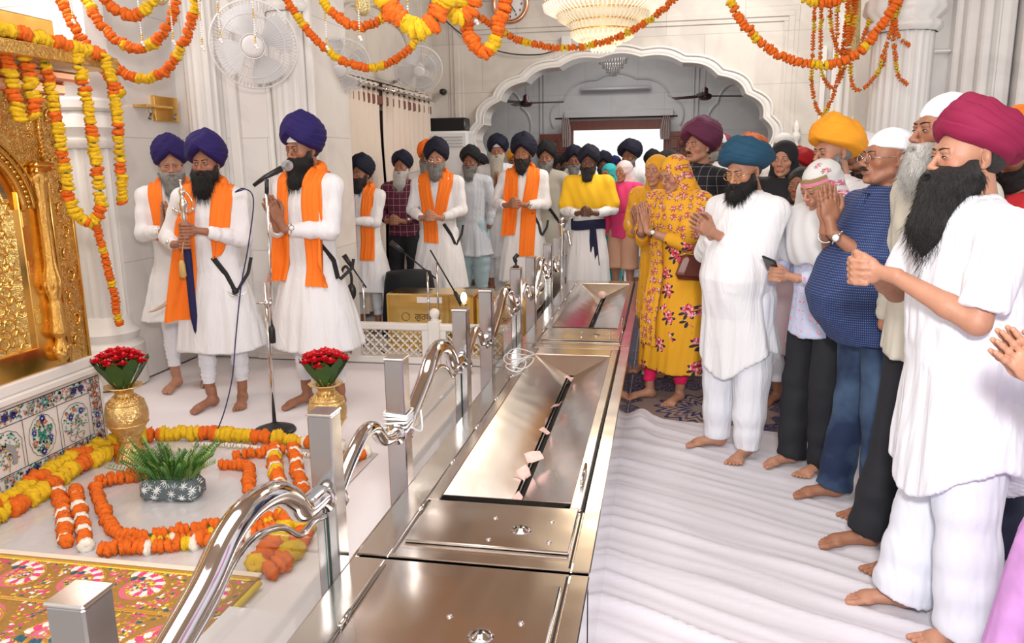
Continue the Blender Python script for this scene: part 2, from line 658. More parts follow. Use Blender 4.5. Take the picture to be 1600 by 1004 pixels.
mb = MB()
fluted(mb, -2.86, 5.9, .155, .62, 2.72, 16)
capital(mb, -2.86, 5.9, .155, 2.72)
mb.lathe([(.21, 0.2), (.21, .42), (.18, .45), (.2, .5), (.16, .55), (.17, .6), (.15, .64)], 40, (-2.86, 5.9, 0))
struct(mb, 'column_pier', m_carved)
mb = MB()
fluted(mb, -3.60, 5.9, .15, .62, 2.95, 16)
mb.lathe([(.2, 0.2), (.2, .42), (.17, .45), (.19, .5), (.15, .55), (.16, .6), (.14, .64)], 40, (-3.6, 5.9, 0))
capital(mb, -3.60, 5.9, .15, 2.95)
struct(mb, 'column_pier_outer', m_carved)
mb = MB()
fluted(mb, -4.02, 5.0, .17, .50, 1.72, 18)
mb.lathe([(.24, 0.0), (.24, .3), (.2, .34), (.22, .4), (.18, .45), (.17, .52)], 40, (-4.02, 5.0, 0))
capital(mb, -4.02, 5.0, .17, 1.72)
mb.box((-4.2, 4.84, 2.24), (-3.8, 5.06, ZC), bev=.01)
struct(mb, 'column_altar', m_carved)
# scrolled marble bracket over the altar column
mb = MB()
pr = spline([(5.0, 2.30), (4.86, 2.42), (4.80, 2.62), (4.66, 2.80), (4.62, 3.05), (4.45, 3.2), (4.42, 3.4), (5.0, 3.4)], 6)
V = [(-3.98, y, z) for y, z, in [(p[0], p[1]) for p in np.c_[pr, np.zeros(len(pr))]]] + [(-3.86, p[0], p[1]) for p in pr]
k = len(pr)
mb.add(V, [tuple(range(k)), tuple(range(2 * k - 1, k - 1, -1))] + [(i, k + i, k + (i + 1) % k, (i + 1) % k) for i in range(k)])
struct(mb, 'trim_6', m_carved, smooth=False)

# ---- right pier
mb = MB()
mb.box((1.50, 6.15, 0), (5.5, 6.9, ZC))
struct(mb, 'wall_right_pier', m_white_marble, smooth=False)
mb = MB()
mb.box((2.2, 6.9, 0), (2.45, 8.0, ZC))
mb.box((2.2, 8.0, 2.3), (2.45, 9.6, ZC))
mb.box((2.2, 9.6, 0), (2.45, 10.95, ZC))
mb.box((2.45, 7.9, 0), (2.55, 9.7, 2.4))
struct(mb, 'wall_right', m_wall_side, smooth=False)
mb = MB()
for i, (x0, x1, d) in enumerate(((1.93, 1.98, .10), (1.98, 2.06, .16), (2.06, 2.12, .22), (2.30, 2.36, .24), (2.36, 2.44, .20), (2.6, 2.7, .3), (2.9, 3.0, .3))):
    mb.box((x0, 6.15 - d, 0), (x1, 6.16, ZC), bev=.012)
fluted(mb, 2.20, 6.02, .09, 0.0, ZC, 9, n=60)
mb.box((1.50, 6.08, 2.28), (1.93, 6.16, 2.31), bev=.01)
struct(mb, 'trim_7', m_white_marble)
mb = MB()
fluted(mb, 1.62, 6.12, .20, 0.0, 2.42, 22, n=110)
capital(mb, 1.62, 6.12, .20, 2.42)
struct(mb, 'column_right', m_carved)
mb = MB()
for y in (7.6, 9.7):
    mb.lathe([(.05, 0), (.05, 1.6), (.08, 1.64), (.05, 1.7), (.07, 1.78), (.04, 1.84), (.07, 1.9), (.07, 2.0), (.05, 2.05), (.05, 3)], 14, (2.16, y, 0))
for z in (1.2, 2.2):
    mb.box((2.14, 8.0, z), (2.2, 9.6, z + .05), bev=.01)
struct(mb, 'trim_8', m_carved)
mb = MB()
mb.box((1.86, 10.42, 0), (1.92, 10.5, 2.9), bev=.01)
mb.box((1.98, 10.38, 0), (2.2, 10.5, 3.5), bev=.015)
mb.lathe([(.05, 0), (.05, 1.7), (.07, 1.76), (.04, 1.82), (.06, 1.9), (.05, 2.0), (.05, 3.2)], 14, (2.07, 10.36, 0))
struct(mb, 'trim_9', m_carved)

# ================================================================ FLOOR COVERINGS
rng = np.random.default_rng(5)


def wave_noise(P, scale, n=7, seed=0, aniso=(1, 1, 1)):
    r = np.random.default_rng(seed)
    out = np.zeros(P.shape[:-1])
    for i in range(n):
        d = r.normal(size=3) * np.array(aniso)
        d = d / np.linalg.norm(r.normal(size=3)) * scale * (0.6 + 1.2 * i / n)
        out += np.sin(P @ d + r.uniform(0, 6.28)) / n
    return out


m_sheet = mat('white_sheet', (0.78, 0.74, 0.77), 0.75, bump=.12, bscale=180, sheen=.1)
m_sheet2 = mat('white_cotton_sheet', (0.64, 0.62, 0.67), 0.8, bump=.15, bscale=220)
# stage sheet on the left
nx, ny = 70, 130
X, Y = np.meshgrid(np.linspace(-3.85, -0.90, nx), np.linspace(0.3, 6.3, ny), indexing='ij')
Z = 0.002 * np.sin(3 * X + 2 * Y) + .0015 * np.sin(7 * X - 5 * Y)
mb = MB().grid(np.stack([X, Y, Z + .004 - .012], -1))
o = mb.build('floor_sheet', m_sheet)
tag(o, 'smooth white floor sheet spread under the barefoot singers and the garlands', 'sheet')
# rippled sheet on the right, gathered at the steel boxes
nx, ny = 190, 240
X, Y = np.meshgrid(np.linspace(-.215, 2.6, nx), np.linspace(0.6, 4.78, ny), indexing='ij')
edge = 4.78 - .22 * np.clip((X + .2) / 1.0, 0, 1.4)
Yw = 0.6 + (Y - .6) * (edge - .6) / 4.18
P3 = np.stack([X, Yw, 0 * X], -1)
warp = .10 * wave_noise(P3, 1, 8, 2, (2.2, 2.2, 0)) + .035 * wave_noise(P3, 1, 8, 4, (7, 7, 0))
u = Yw + 0.42 * (X + .2) + .04 * (X + .2) ** 2 + warp
fade = np.clip(.55 + .45 * wave_noise(P3, 1, 8, 7, (3, 3, 0)) * 2, .12, 1)
Z = .0105 * (1 - np.abs(np.sin(9.5 * u))) ** 3 + .0075 * (1 - np.abs(np.sin(17.3 * u + 1.1 + 1.5 * X))) ** 2.4 + .0045 * (1 - np.abs(np.sin(33 * u + .6))) ** 2
Z = Z * fade * 1.9
g = np.exp(-((X + .10) / .07) ** 2) * np.clip((Yw - 4.2) / .4, 0, 1)
Z += g * (.03 + .02 * np.abs(np.sin(21 * Yw)))
Z = np.maximum(Z, 0) + .006
mb = MB().grid(np.stack([X, Yw, Z], -1))
o = mb.build('floor_sheet', m_sheet2)
tag(o, 'rippled white cotton sheet on the aisle floor between the steel boxes and the barefoot men', 'sheet')

# navy carpet with a medallion
m = mat('carpet', (0.05, 0.05, 0.12), 0.95)
N, L = nt_of(m)
b = N['Principled BSDF']
tc = N.new('ShaderNodeTexCoord')
v = N.new('ShaderNodeTexVoronoi')
v.inputs['Scale'].default_value = 17
L.new(tc.outputs['Object'], v.inputs['Vector'])
nz = N.new('ShaderNodeTexNoise')
nz.inputs['Scale'].default_value = 26
nz.inputs['Detail'].default_value = 2
L.new(tc.outputs['Object'], nz.inputs['Vector'])
r = N.new('ShaderNodeValToRGB')
r.color_ramp.interpolation = 'CONSTANT'
cr = r.color_ramp
cr.elements[0].position = 0
cr.elements[0].color = (.03, .035, .11, 1)
cr.elements[1].position = .46
cr.elements[1].color = (.30, .25, .24, 1)
for p_, c_ in ((.50, (.022, .025, .08, 1)), (.58, (.20, .10, .09, 1)), (.62, (.035, .04, .12, 1)), (.68, (.36, .31, .30, 1))):
    e_ = cr.elements.new(p_)
    e_.color = c_
L.new(nz.outputs[0], r.inputs[0])
# medallion rings around (0.32, 4.95)
sp = N.new('ShaderNodeSeparateXYZ')
L.new(tc.outputs['Object'], sp.inputs[0])
dx = mth(N, L, 'SUBTRACT', sp.outputs[0], 0.30)
dy = mth(N, L, 'SUBTRACT', sp.outputs[1], 4.98)
rr = mth(N, L, 'SQRT', mth(N, L, 'ADD', mth(N, L, 'MULTIPLY', dx, dx), mth(N, L, 'MULTIPLY', dy, dy)))
an = mth(N, L, 'ARCTAN2', dy, dx)
pet = mth(N, L, 'MULTIPLY', mth(N, L, 'SINE', mth(N, L, 'MULTIPLY', an, 16)), .03)
rp = mth(N, L, 'ADD', rr, pet)
r2 = N.new('ShaderNodeValToRGB')
r2.color_ramp.interpolation = 'CONSTANT'
r2.color_ramp.elements[0].color = (.25, .20, .18, 1)
r2.color_ramp.elements[1].position = .10
r2.color_ramp.elements[1].color = (.03, .03, .1, 1)
for p_, c_ in ((.15, (.34, .26, .24, 1)), (.19, (.12, .07, .08, 1)), (.22, (.30, .24, .22, 1)), (.26, (.03, .035, .1, 1)), (.29, (.26, .19, .17, 1)), (.44, (.04, .045, .12, 1))):
    e_ = r2.color_ramp.elements.new(p_)
    e_.color = c_
L.new(rp, r2.inputs[0])
inm = mth(N, L, 'LESS_THAN', rp, .44)
L.new(mixc(N, L, inm, r.outputs[0], r2.outputs[0]), b.inputs['Base Color'])
cp = [(-.18, 4.4), (3.2, 4.4), (3.2, 5.80), (1.36, 5.80), (1.36, 10.3), (-.18, 10.3)]
mb = MB().add([(x, y, .002) for x, y in cp] + [(x, y, -.01) for x, y in cp], [(0, 1, 2, 3, 4, 5), (11, 10, 9, 8, 7, 6)] + [(i, 6 + i, 6 + (i + 1) % 6, (i + 1) % 6) for i in range(6)])
o = mb.build('carpet', m, smooth=False)
tag(o, 'navy patterned carpet with beige medallion under the yellow floral kurta woman', 'carpet')
# far aisle strip of white cloth seen under the women
mb = MB().box((-.12, 5.75, .002), (1.2, 6.0, .012), bev=.004)
o = mb.build('cloth_strip', m_sheet2)
tag(o, 'narrow white cloth strip lying across the navy carpet behind the women', 'cloth')
# ================================================================ STEEL BOXES AND RAILING
m_steel = steel('brushed_steel', .17, (0.74, 0.68, 0.63), (1, .08, 1), .16)
m_steel_dark = steel('polished_steel', .17, (0.46, 0.45, 0.455), (1, 1, 1), .25)
m_chrome = steel('chrome', .07, (0.68, 0.66, 0.66), (1, 1, 1), .03)
m_black = mat('black_gap', (.01, .01, .01), .6)
m_rubber = mat('black_rubber', (.015, .015, .017), .35)
m_glass = mat('clear_glass', (0.93, 0.98, 0.97), 0.0, trans=1.0, ior=1.45)
m_glass_edge = mat('green_glass_edge', (0.12, 0.30, 0.25), 0.1, coat=.5)
m_note = mat('banknote', (0.75, 0.50, 0.45), 0.7, var=.3, vscale=60)
BX0, BX1, BH = -0.89, -0.185, 0.42


def quad(mb, a, b, c, d, mi=0, t=.004):
    """thin plate with real thickness."""
    A = np.array([a, b, c, d], float)
    nrm = np.cross(A[1] - A[0], A[3] - A[0])
    nrm /= np.linalg.norm(nrm)
    B = A - nrm * t
    mb.add(np.r_[A, B], [(0, 1, 2, 3), (7, 6, 5, 4), (0, 4, 5, 1), (1, 5, 6, 2), (2, 6, 7, 3), (3, 7, 4, 0)], mi)


def donation_box(name, y0, y1, label, trough=None, plate=None, notes=()):
    e = empty(name, (0, y0, 0), 0, label, 'donation box', 'steel donation boxes in the row')
    L_ = y1 - y0
    g = .004
    b_ = MB()
    # sides
    b_.box((BX0, g, 0), (BX0 + .01, L_ - g, BH - .006))
    b_.box((BX1 - .01, g, 0), (BX1, L_ - g, BH - .006))
    b_.box((BX0, g, 0), (BX1, g + .01, BH - .006))
    b_.box((BX0, L_ - g - .01, 0), (BX1, L_ - g, BH - .006))
    b_.build('cabinet', steel('mirror_side', .07, (.80, .80, .83), (1, 1, 1), .10), e, smooth=False)
    t_ = MB()
    # top rim: left flange (behind hinge), right flange, cross plates
    t_.box((BX0 - .01, g, BH - .012), (-.80, L_ - g, BH), bev=.003)
    t_.box((-.235, g, BH - .012), (BX1 + .006, L_ - g, BH), bev=.003)
    t_.box((-.80, g, BH - .012), (-.235, .06, BH), bev=.003)
    t_.box((-.80, L_ - .10, BH - .012), (-.235, L_ - g, BH), bev=.003)
    t_.build('top_rim', m_steel, e, smooth=False)
    s_ = MB()
    s_.box((BX0, 0.01, BH - .03), (BX1, L_ - .01, BH - .014), 0)
    dk = MB()
    if plate:
        dk.box((-.80, .06, BH - .012), (-.235, plate[0] - y0 - .002, BH - .0005))
        dk.box((-.80, plate[0] - y0 - .002, BH - .012), (-.235, (trough[0] - y0 - .05) if trough else (plate[1] - y0 + .04), BH - .0005))
        if not trough and L_ - .10 > plate[1] - y0 + .04:
            dk.box((-.80, plate[1] - y0 + .04, BH - .012), (-.235, L_ - .10, BH - .0005))
        dk.build('deck', m_steel, e, smooth=False)
    li = MB()
    if plate:
        p0, p1 = plate[0] - y0, plate[1] - y0
        li.box((-.775, p0, BH + .001), (-.252, p1, BH + .012), bev=.004)
        lid = li.build('lid', m_steel, e)
        yc = (p0 + p1) / 2 - .03
        k = MB()
        k.lathe([(.0, .022), (.012, .022), (.018, .014), (.026, .011)], 20, (-.42, yc, BH), cap=False)
        k.lathe([(.026, .0112), (.034, .0125), (.026, .0135)], 20, (-.42, yc, BH), cap=False)
        k.box((-.424, yc - .010, BH + .021), (-.417, yc + .010, BH + .0235), 1)
        k.build('lock', [m_chrome, m_black], lid)
        for dx_, dy_ in ((-.10, .07), (.09, .07), (-.09, -.08), (.10, -.07)):
            r_ = MB().sphere((-.42 + dx_, yc + dy_, BH + .0125), (.009, .009, .005), n=10, m=6)
            r_.build('rivet', m_chrome, lid)
    if trough:
        a, b2 = trough[0] - y0, trough[1] - y0
        rx0, rx1 = -.745, -.285
        sx0, sx1, sz = -.530, -.490, BH - .085
        f = MB()
        # lid frame around the trough
        f.box((-.79, a - .05, BH), (rx0, b2 + .16, BH + .012), bev=.003)
        f.box((rx1, a - .05, BH), (-.245, b2 + .16, BH + .012), bev=.003)
        f.box((rx0, b2, BH), (rx1, b2 + .16, BH + .012), bev=.003)
        fr = f.build('trough_frame', m_steel, e, smooth=False)
        t1 = MB()
        quad(t1, (rx0, a, BH + .008), (sx0, a, sz), (sx0, b2 - .12, sz), (rx0, b2, BH + .008))
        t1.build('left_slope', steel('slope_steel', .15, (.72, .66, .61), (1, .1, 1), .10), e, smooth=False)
        t1 = MB()
        quad(t1, (sx1, a, sz), (rx1, a, BH + .008), (rx1, b2, BH + .008), (sx1, b2 - .12, sz))
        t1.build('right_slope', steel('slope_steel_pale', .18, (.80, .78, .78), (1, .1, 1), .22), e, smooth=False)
        t1 = MB()
        quad(t1, (sx0, b2 - .12, sz), (sx1, b2 - .12, sz), (rx1, b2, BH + .008), (rx0, b2, BH + .008))
        t1.build('end_slope', m_steel, e, smooth=False)
        t1 = MB()
        quad(t1, (rx0, a + .001, BH + .008), (rx1, a + .001, BH + .008), (sx1, a + .002, sz), (sx0, a + .002, sz))
        t1.build('end_slope', m_steel, e, smooth=False)
        t1 = MB()
        t1.box((sx0 - .001, a, sz - .06), (sx1 + .001, b2 - .12, sz - .055), 0)
        t1.box((sx0 - .012, a, sz - .055), (sx0, b2 - .12, sz - .002), 0)
        t1.box((sx1, a, sz - .055), (sx1 + .012, b2 - .12, sz - .002), 0)
        t1.build('slot', m_black, e, smooth=False)
        t1 = MB()
        t1.box((sx0 + .012, a + .02, sz - .006), (sx0 + .017, b2 - .14, sz + .004), 0)
        t1.build('slot_lip', m_chrome, e, smooth=False)
        t1 = MB()
        t1.tube([(-.262, a + .14, BH + .014), (-.262, a + .14, BH + .034), (-.262, a + .30, BH + .034), (-.262, a + .30, BH + .014)], .0055, 8)
        t1.build('handle', m_chrome, e)
    # seams along the lid
    s2 = MB()
    s2.box((-.2445, .02, BH - .001), (-.2385, L_ - .02, BH + .0012))
    s2.build('lid_seam', m_black, e, smooth=False)
    h_ = MB()
    h_.tube([(-.79, .03, BH + .006), (-.79, L_ - .03, BH + .006)], .0035, 6)
    hinge = h_.build('hinge', m_steel_dark, e)
    for q in np.arange(.3, L_ - .1, .42):
        MB().tube([(-.79, q, BH + .009), (-.79, q + .075, BH + .009)], .0075, 8).build('hinge_knuckle', m_chrome, hinge)
    return e


donation_box('donation_box', 0.55, 2.065, 'steel donation box nearest the camera with lid lock and rivets', plate=(1.50, 1.975))
donation_box('donation_box', 2.075, 4.92, 'long steel donation box with banknotes lying in its slot', trough=(2.52, 4.60), plate=(2.165, 2.47))
donation_box('donation_box', 4.93, 7.66, 'far steel donation box with one crumpled note at its slot end', trough=(5.42, 7.40), plate=(5.02, 5.37))


def note(x, y, z, rz, rx, label, ry=0, w=.085, l=.05, crumple=.006):
    U, V_ = np.meshgrid(np.linspace(-w / 2, w / 2, 9), np.linspace(-l / 2, l / 2, 6), indexing='ij')
    Zz = crumple * np.sin(U * 60 + x * 90) * np.cos(V_ * 70 + y * 50) + crumple * np.sin(U * 30)
    A = np.stack([U, V_, Zz], -1)
    mb = MB().grid(A).grid(A[::-1] - np.array((0, 0, .0008)))
    o = mb.build('banknote', m_note)
    o.location = (x, y, z)
    o.rotation_euler = (rx, ry, rz)
    tag(o, label, 'banknote', 'banknotes in the donation boxes')
    return o


note(-.50, 3.04, .385, .5, .5, 'pink banknote standing up from the slot, nearest the lid of the long box', w=.07)
note(-.525, 2.94, .352, 1.2, .9, 'folded banknote poking half out of the slot below the pink one', w=.06)
note(-.51, 3.42, .362, 1.4, .6, 'banknote wedged in the middle of the slot of the long box', .3, .06, .04)
note(-.50, 3.78, .375, 1.1, -.7, 'pale banknote bridging the slot beyond the middle one', .2, .09, .045)
note(-.50, 4.32, .365, 1.5, .4, 'small crumpled banknote at the far end of the long box slot', .2, .05, .04, .012)
note(-.515, 2.72, .338, 1.45, .9, 'dark folded banknote low in the near end of the slot', 0, .08, .03)
mbn = MB().sphere((0, 0, 0), (.038, .045, .032), n=14, m=9)
Vn = mbn.V[0]
mbn.V[0] = Vn * (1 + .28 * np.sin(Vn[:, :1] * 210 + 1) * np.cos(Vn[:, 1:2] * 170) * np.sin(Vn[:, 2:] * 190))
o = mbn.build('banknote', m_note, loc=(-.51, 6.95, .40))
tag(o, 'crumpled beige banknote ball sitting at the far box slot', 'banknote', 'banknotes in the donation boxes')

# loop of white cable on the lid hinge
mb = MB()
for k in range(4):
    t = np.linspace(0, 2 * pi, 28)
    mb.tube(np.stack([-.80 + .055 * np.cos(t) * (1 + .15 * k) + .03 * sin(k * 2.0), 4.25 + .12 * np.sin(t) + .07 * k, .448 + .010 * np.sin(2 * t + k) + .004 * k], 1), .0035, 6, closed=True)
o = mb.build('cable_coil', mat('white_cable', (.72, .72, .72), .4))
tag(o, 'loose coil of white cable lying on the long box hinge', 'cable')

# ---- railing
PX = -0.935
POSTS = [1.02, 1.99, 2.62, 3.56, 4.12, 5.02, 5.62, 6.5, 7.1]
PLAB = ['steel square post in the lower left corner before the embroidered cloth', 'tall steel square post where the big curved handrail ends',
        'steel square post wrapped with white cable behind the gap', 'steel square post reflecting the gold glint', 'steel square post beside the gold harmonium case',
        'steel square post with a small microphone on its cap', 'steel square post beyond the microphone post', 'steel square post in front of the white kurta man with orange scarf', 'last steel square post near the yellow shawl man']
for i, y in enumerate(POSTS):
    e = empty('railing_post', (PX, y, 0), 0, PLAB[i], 'post', 'square steel posts along the donation boxes')
    MB().box((-.036, -.036, 0), (.036, .036, .90), bev=.004).build('post', m_steel_dark, e, smooth=False)
    MB().box((-.0385, -.0385, .899), (.0385, .0385, .907), bev=.003).build('post_cap', m_steel, e, smooth=False)
    MB().box((-.038, -.06, 0), (.038, .06, .012), bev=.003).build('base_plate', m_steel, e, smooth=False)


def panel(ya, yb, label, big=True, glass=True):
    e = empty('glass_railing' if glass else 'short_railing', (PX, ya, 0), 0, label, 'railing', 'curved railings between the steel posts')
    Lp = yb - ya
    a, b_ = .036, Lp - .036
    if big:
        pr = [(a, .60), (.16 * Lp, .645), (.34 * Lp, .72), (.45 * Lp, .785), (.56 * Lp, .808), (.68 * Lp, .79), (.77 * Lp, .735), (.815 * Lp, .685), (.86 * Lp, .675), (.93 * Lp, .672), (b_, .655)]
        pr2 = [(a, .55), (.34 * Lp, .65), (.47 * Lp, .715), (.58 * Lp, .725), (.70 * Lp, .69), (.80 * Lp, .62), (.88 * Lp, .62), (b_, .60)]
    else:
        pr = [(a, .62), (.25 * Lp, .69), (.45 * Lp, .735), (.6 * Lp, .72), (.74 * Lp, .65), (b_, .625)]
        pr2 = None
    P = spline([(0, y, z) for y, z in pr], 8)
    MB().tube(P, .033 if big else .025, 18).build('handrail', m_chrome, e)
    for q in (0, -1):
        MB().lathe([(.040, -.006), (.040, .006)], 18, (0, P[q][1] + (.008 if q == 0 else -.008), P[q][2]), axis='y').build('rail_collar', m_chrome, e)
    MB().tube([(0, a, .345), (0, b_, .345)], .022, 12).build('bottom_rail', m_steel_dark, e)
    MB().box((-.014, a, .10), (.014, b_, .16), bev=.004).build('lower_bar', m_steel_dark, e)
    if glass and pr2:
        Q = spline([(0, y, z) for y, z in pr2], 6)
        MB().tube(Q, .009, 8).build('glass_trim', m_chrome, e)
        g_ = MB()
        n_ = len(Q)
        V = [(s, q[1] + (.012 if i_ == 0 else (-.012 if i_ == n_ - 1 else 0)), q[2]) for s in (-.004, .004) for i_, q in enumerate(Q)] + [(s, Q[i_][1] + d, .367) for s in (-.004, .004) for i_, d in ((0, .012), (n_ - 1, -.012))]
        o1, o2 = 2 * n_, 2 * n_ + 2
        F = [[o1, o1 + 1] + list(range(n_ - 1, -1, -1)), [o2 + 1, o2] + list(range(n_, 2 * n_))]
        for i_ in range(n_ - 1):
            F.append([i_, i_ + 1, n_ + i_ + 1, n_ + i_])
        F += [[o1, 0, n_, o2], [n_ - 1, o1 + 1, o2 + 1, 2 * n_ - 1], [o1, o2, o2 + 1, o1 + 1]]
        g_.add(V, F)
        fix_normals(g_.build('glass_pane', m_glass, e, smooth=False))
        ed = MB()
        ed.box((-.004, b_ - .016, .367), (.004, b_ - .011, .60), bev=.001)
        ed.build('glass_edge', m_glass_edge, e, smooth=False)
    return e


panel(POSTS[0], POSTS[1], 'railing panel nearest the camera, thick curved chrome handrail over clear glass')
panel(POSTS[1], POSTS[2], 'short curved chrome railing joining the first tall posts', big=False, glass=False)
panel(POSTS[2], POSTS[3], 'railing panel behind the cable wrapped post')
panel(POSTS[3], POSTS[4], 'short curved rail beside the post by the gold glint', big=False, glass=False)
panel(POSTS[4], POSTS[5], 'railing panel with hooked chrome curve before the gold harmonium cases')
panel(POSTS[5], POSTS[6], 'short curved rail just beyond the microphone post', big=False, glass=False)
panel(POSTS[6], POSTS[7], 'railing panel in front of the orange scarf man with clasped hands')
panel(POSTS[7], POSTS[8], 'farthest short curved rail by the yellow shawl man', big=False, glass=False)
# cable wrapped on the third post, mic on the sixth, red cover
mb = MB()
for k in range(6):
    t = np.linspace(0, 2 * pi, 17)
    sq = np.stack([np.clip(np.cos(t) * .06, -.042, .042), np.clip(np.sin(t) * .06, -.042, .042), .64 + .012 * k + .006 * np.sin(t + k)], 1)
    mb.tube(sq + np.array((PX, POSTS[2], 0)), .0045, 6, closed=True)
mb.tube(spline([(PX + .045, POSTS[2], .64), (PX + .06, POSTS[2] + .08, .6), (PX + .04, POSTS[2] + .14, .66)], 6), .004, 6)
o = mb.build('cable_wrap', mat('white_cable', (.72, .72, .72), .4))
tag(o, 'white cable wound round the third steel post', 'cable')
e = empty('small_microphone', (PX, POSTS[5], .907), 0, 'small black clip microphone standing on a steel post cap', 'microphone')
MB().lathe([(.02, 0), (.022, .01), (.008, .014), (.007, .04)], 12).build('mount', m_rubber, e)
MB().tube([(0, 0, .035), (-.01, 0, .06), (.015, 0, .085)], .014, 10).build('capsule', m_rubber, e)

# end post with chrome ball near the yellow-shawl man
e = empty('ball_post', (-.98, 7.80, 0), 0, 'round chrome post with ball finials in front of the yellow shawl man', 'post')
MB().lathe([(.06, 0), (.06, .01), (.03, .02), (.03, .93), (.036, .94), (.036, .97), (.02, .98)], 18).build('tube', m_chrome, e)
MB().sphere((0, 0, 1.005), .032, n=16, m=10).build('ball', m_chrome, e)
MB().tube(spline([(.0, 0, .86), (.05, -.02, .9), (.08, -.06, .84), (.10, -.09, .76)], 6), .016, 10).build('hook_rail', m_chrome, e)

# ================================================================ GOLD SHRINE (palki) ON ITS MARBLE PLINTH
m_gold = mat('gold', (0.80, 0.50, 0.13), 0.22, 1.0)
m_gold_plain = steel('gold_plain', .22, (0.78, 0.46, 0.12), (1, 1, 1), .10)


def relief_gold(name, scale, strength, col=(0.82, 0.52, 0.15), rough=.26):
    if name in MATS:
        return MATS[name]
    m = mat(name, col, rough, 1.0)
    N, L = nt_of(m)
    b = N['Principled BSDF']
    tc = N.new('ShaderNodeTexCoord')
    v = N.new('ShaderNodeTexVoronoi')
    v.feature = 'SMOOTH_F1'
    v.inputs['Scale'].default_value = scale
    v.inputs['Smoothness'].default_value = .4
    nz = N.new('ShaderNodeTexNoise')
    nz.inputs['Scale'].default_value = scale * .8
    nz.inputs['Distortion'].default_value = 2.5
    nz.inputs['Detail'].default_value = 2
    L.new(tc.outputs['Object'], nz.inputs['Vector'])
    L.new(tc.outputs['Object'], v.inputs['Vector'])
    h = mth(N, L, 'ADD', mth(N, L, 'MULTIPLY', mth(N, L, 'SINE', mth(N, L, 'MULTIPLY', nz.outputs[0], 34)), .5), mth(N, L, 'MULTIPLY', v.outputs[0], -1.0))
    bp = N.new('ShaderNodeBump')
    bp.inputs['Strength'].default_value = strength
    bp.inputs['Distance'].default_value = .008
    L.new(h, bp.inputs['Height'])
    L.new(bp.outputs[0], b.inputs['Normal'])
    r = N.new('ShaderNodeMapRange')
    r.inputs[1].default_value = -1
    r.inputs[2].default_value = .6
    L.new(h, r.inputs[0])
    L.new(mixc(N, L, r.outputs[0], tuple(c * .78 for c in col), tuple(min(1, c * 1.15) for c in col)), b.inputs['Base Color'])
    return m


m_relief = relief_gold('gold_relief', 24, .5, (.90, .60, .20), .24)
m_relief_fine = relief_gold('gold_relief_fine', 50, .45, (.86, .56, .18), .26)
SX = -3.16     # front plane of the shrine, looking along +x
e = empty('marble_plinth', (SX, 3.83, 0), 0, 'white marble plinth with coloured stone inlay flowers and peacocks under the gold shrine', 'plinth')
# local: x 0 = face, y negative toward camera
MB().box((-2.2, -3.6, -.01), (-.003, 0.0, .45)).build('plinth_body', m_ledge, e, smooth=False)
MB().box((-2.25, -3.65, .45), (.035, .045, .49), bev=.008).build('ledge', m_ledge, e, smooth=False)
MB().box((-2.22, -3.62, .49), (.018, .025, .55), bev=.008).build('ledge', m_ledge, e, smooth=False)
mc = {'k': mat('inlay_black', (.02, .02, .03), .4), 'b': mat('inlay_blue', (.03, .05, .32), .4), 'r': mat('inlay_red', (.62, .12, .06), .4),
      'g': mat('inlay_green', (.03, .22, .12), .4), 't': mat('inlay_teal', (.06, .42, .42), .4), 'y': mat('inlay_grey', (.32, .34, .36), .4), 'o': mat('inlay_ochre', (.52, .30, .10), .4), 'p': mat('inlay_pale', (.62, .60, .52), .4)}
CK = list(mc)
CI = {k: i for i, k in enumerate(CK)}
IN = MB()
TX = .0


def ipoly(P, c, x=.0012):
    P = [(TX + x, y, z) for y, z in P]
    IN.add(P, [list(range(len(P)))], CI[c])


def iline(P, w, c, x=.0015):
    P = np.asarray(P, float)
    T = np.gradient(P, axis=0)
    T /= np.linalg.norm(T, axis=1)[:, None] + 1e-9
    Nn = np.stack([-T[:, 1], T[:, 0]], 1) * w / 2
    V = [(TX + x, *(p + n)) for p, n in zip(P, Nn)] + [(TX + x, *(p - n)) for p, n in zip(P, Nn)]
    k = len(P)
    IN.add(V, [(k + i, k + i + 1, i + 1, i) for i in range(k - 1)], CI[c])


def iflower(y, z, r, c, cc='o', n=6, rot=0):
    for k in range(n):
        a = rot + 2 * pi * k / n
        P = []
        for q in range(8):
            t = 2 * pi * q / 8
            u, v = r * .62 + r * .42 * cos(t), r * .30 * sin(t)
            P.append((y + u * cos(a) - v * sin(a), z + u * sin(a) + v * cos(a)))
        ipoly(P, c)
    ipoly([(y + r * .28 * cos(2 * pi * q / 8), z + r * .28 * sin(2 * pi * q / 8)) for q in range(8)], cc, .0018)


def ileaf(y, z, l, w, a, c):
    P = [(-.5, 0), (-.2, .4), (.2, .38), (.5, 0), (.2, -.38), (-.2, -.4)]
    ipoly([(y + u * l * cos(a) - v * w * sin(a), z + u * l * sin(a) + v * w * cos(a)) for u, v in P], c, .0009)


rs = random.Random(4)
# outer and inner black border lines
for z in (.025, .425):
    iline([(-3.55, z), (-.03, z)], .005, 'k')
iline([(-.03, .025), (-.03, .425)], .005, 'k')
for z in (.10, .345):
    iline([(-3.55, z), (-.115, z)], .004, 'k')
iline([(-.115, .10), (-.115, .345)], .004, 'k')


def band(y0, y1, z0, z1, dens):
    n = int((y1 - y0) * (z1 - z0) * dens)
    for _ in range(n):
        y, z = rs.uniform(y0, y1), rs.uniform(z0, z1)
        q = rs.random()
        if q < .52:
            ileaf(y, z, rs.uniform(.014, .024), rs.uniform(.010, .014), rs.uniform(0, 6.3), rs.choice('gggtyy'))
        else:
            iflower(y, z, rs.uniform(.006, .010), rs.choice('rrrboyp'), rs.choice('opr'), 5, rs.random())


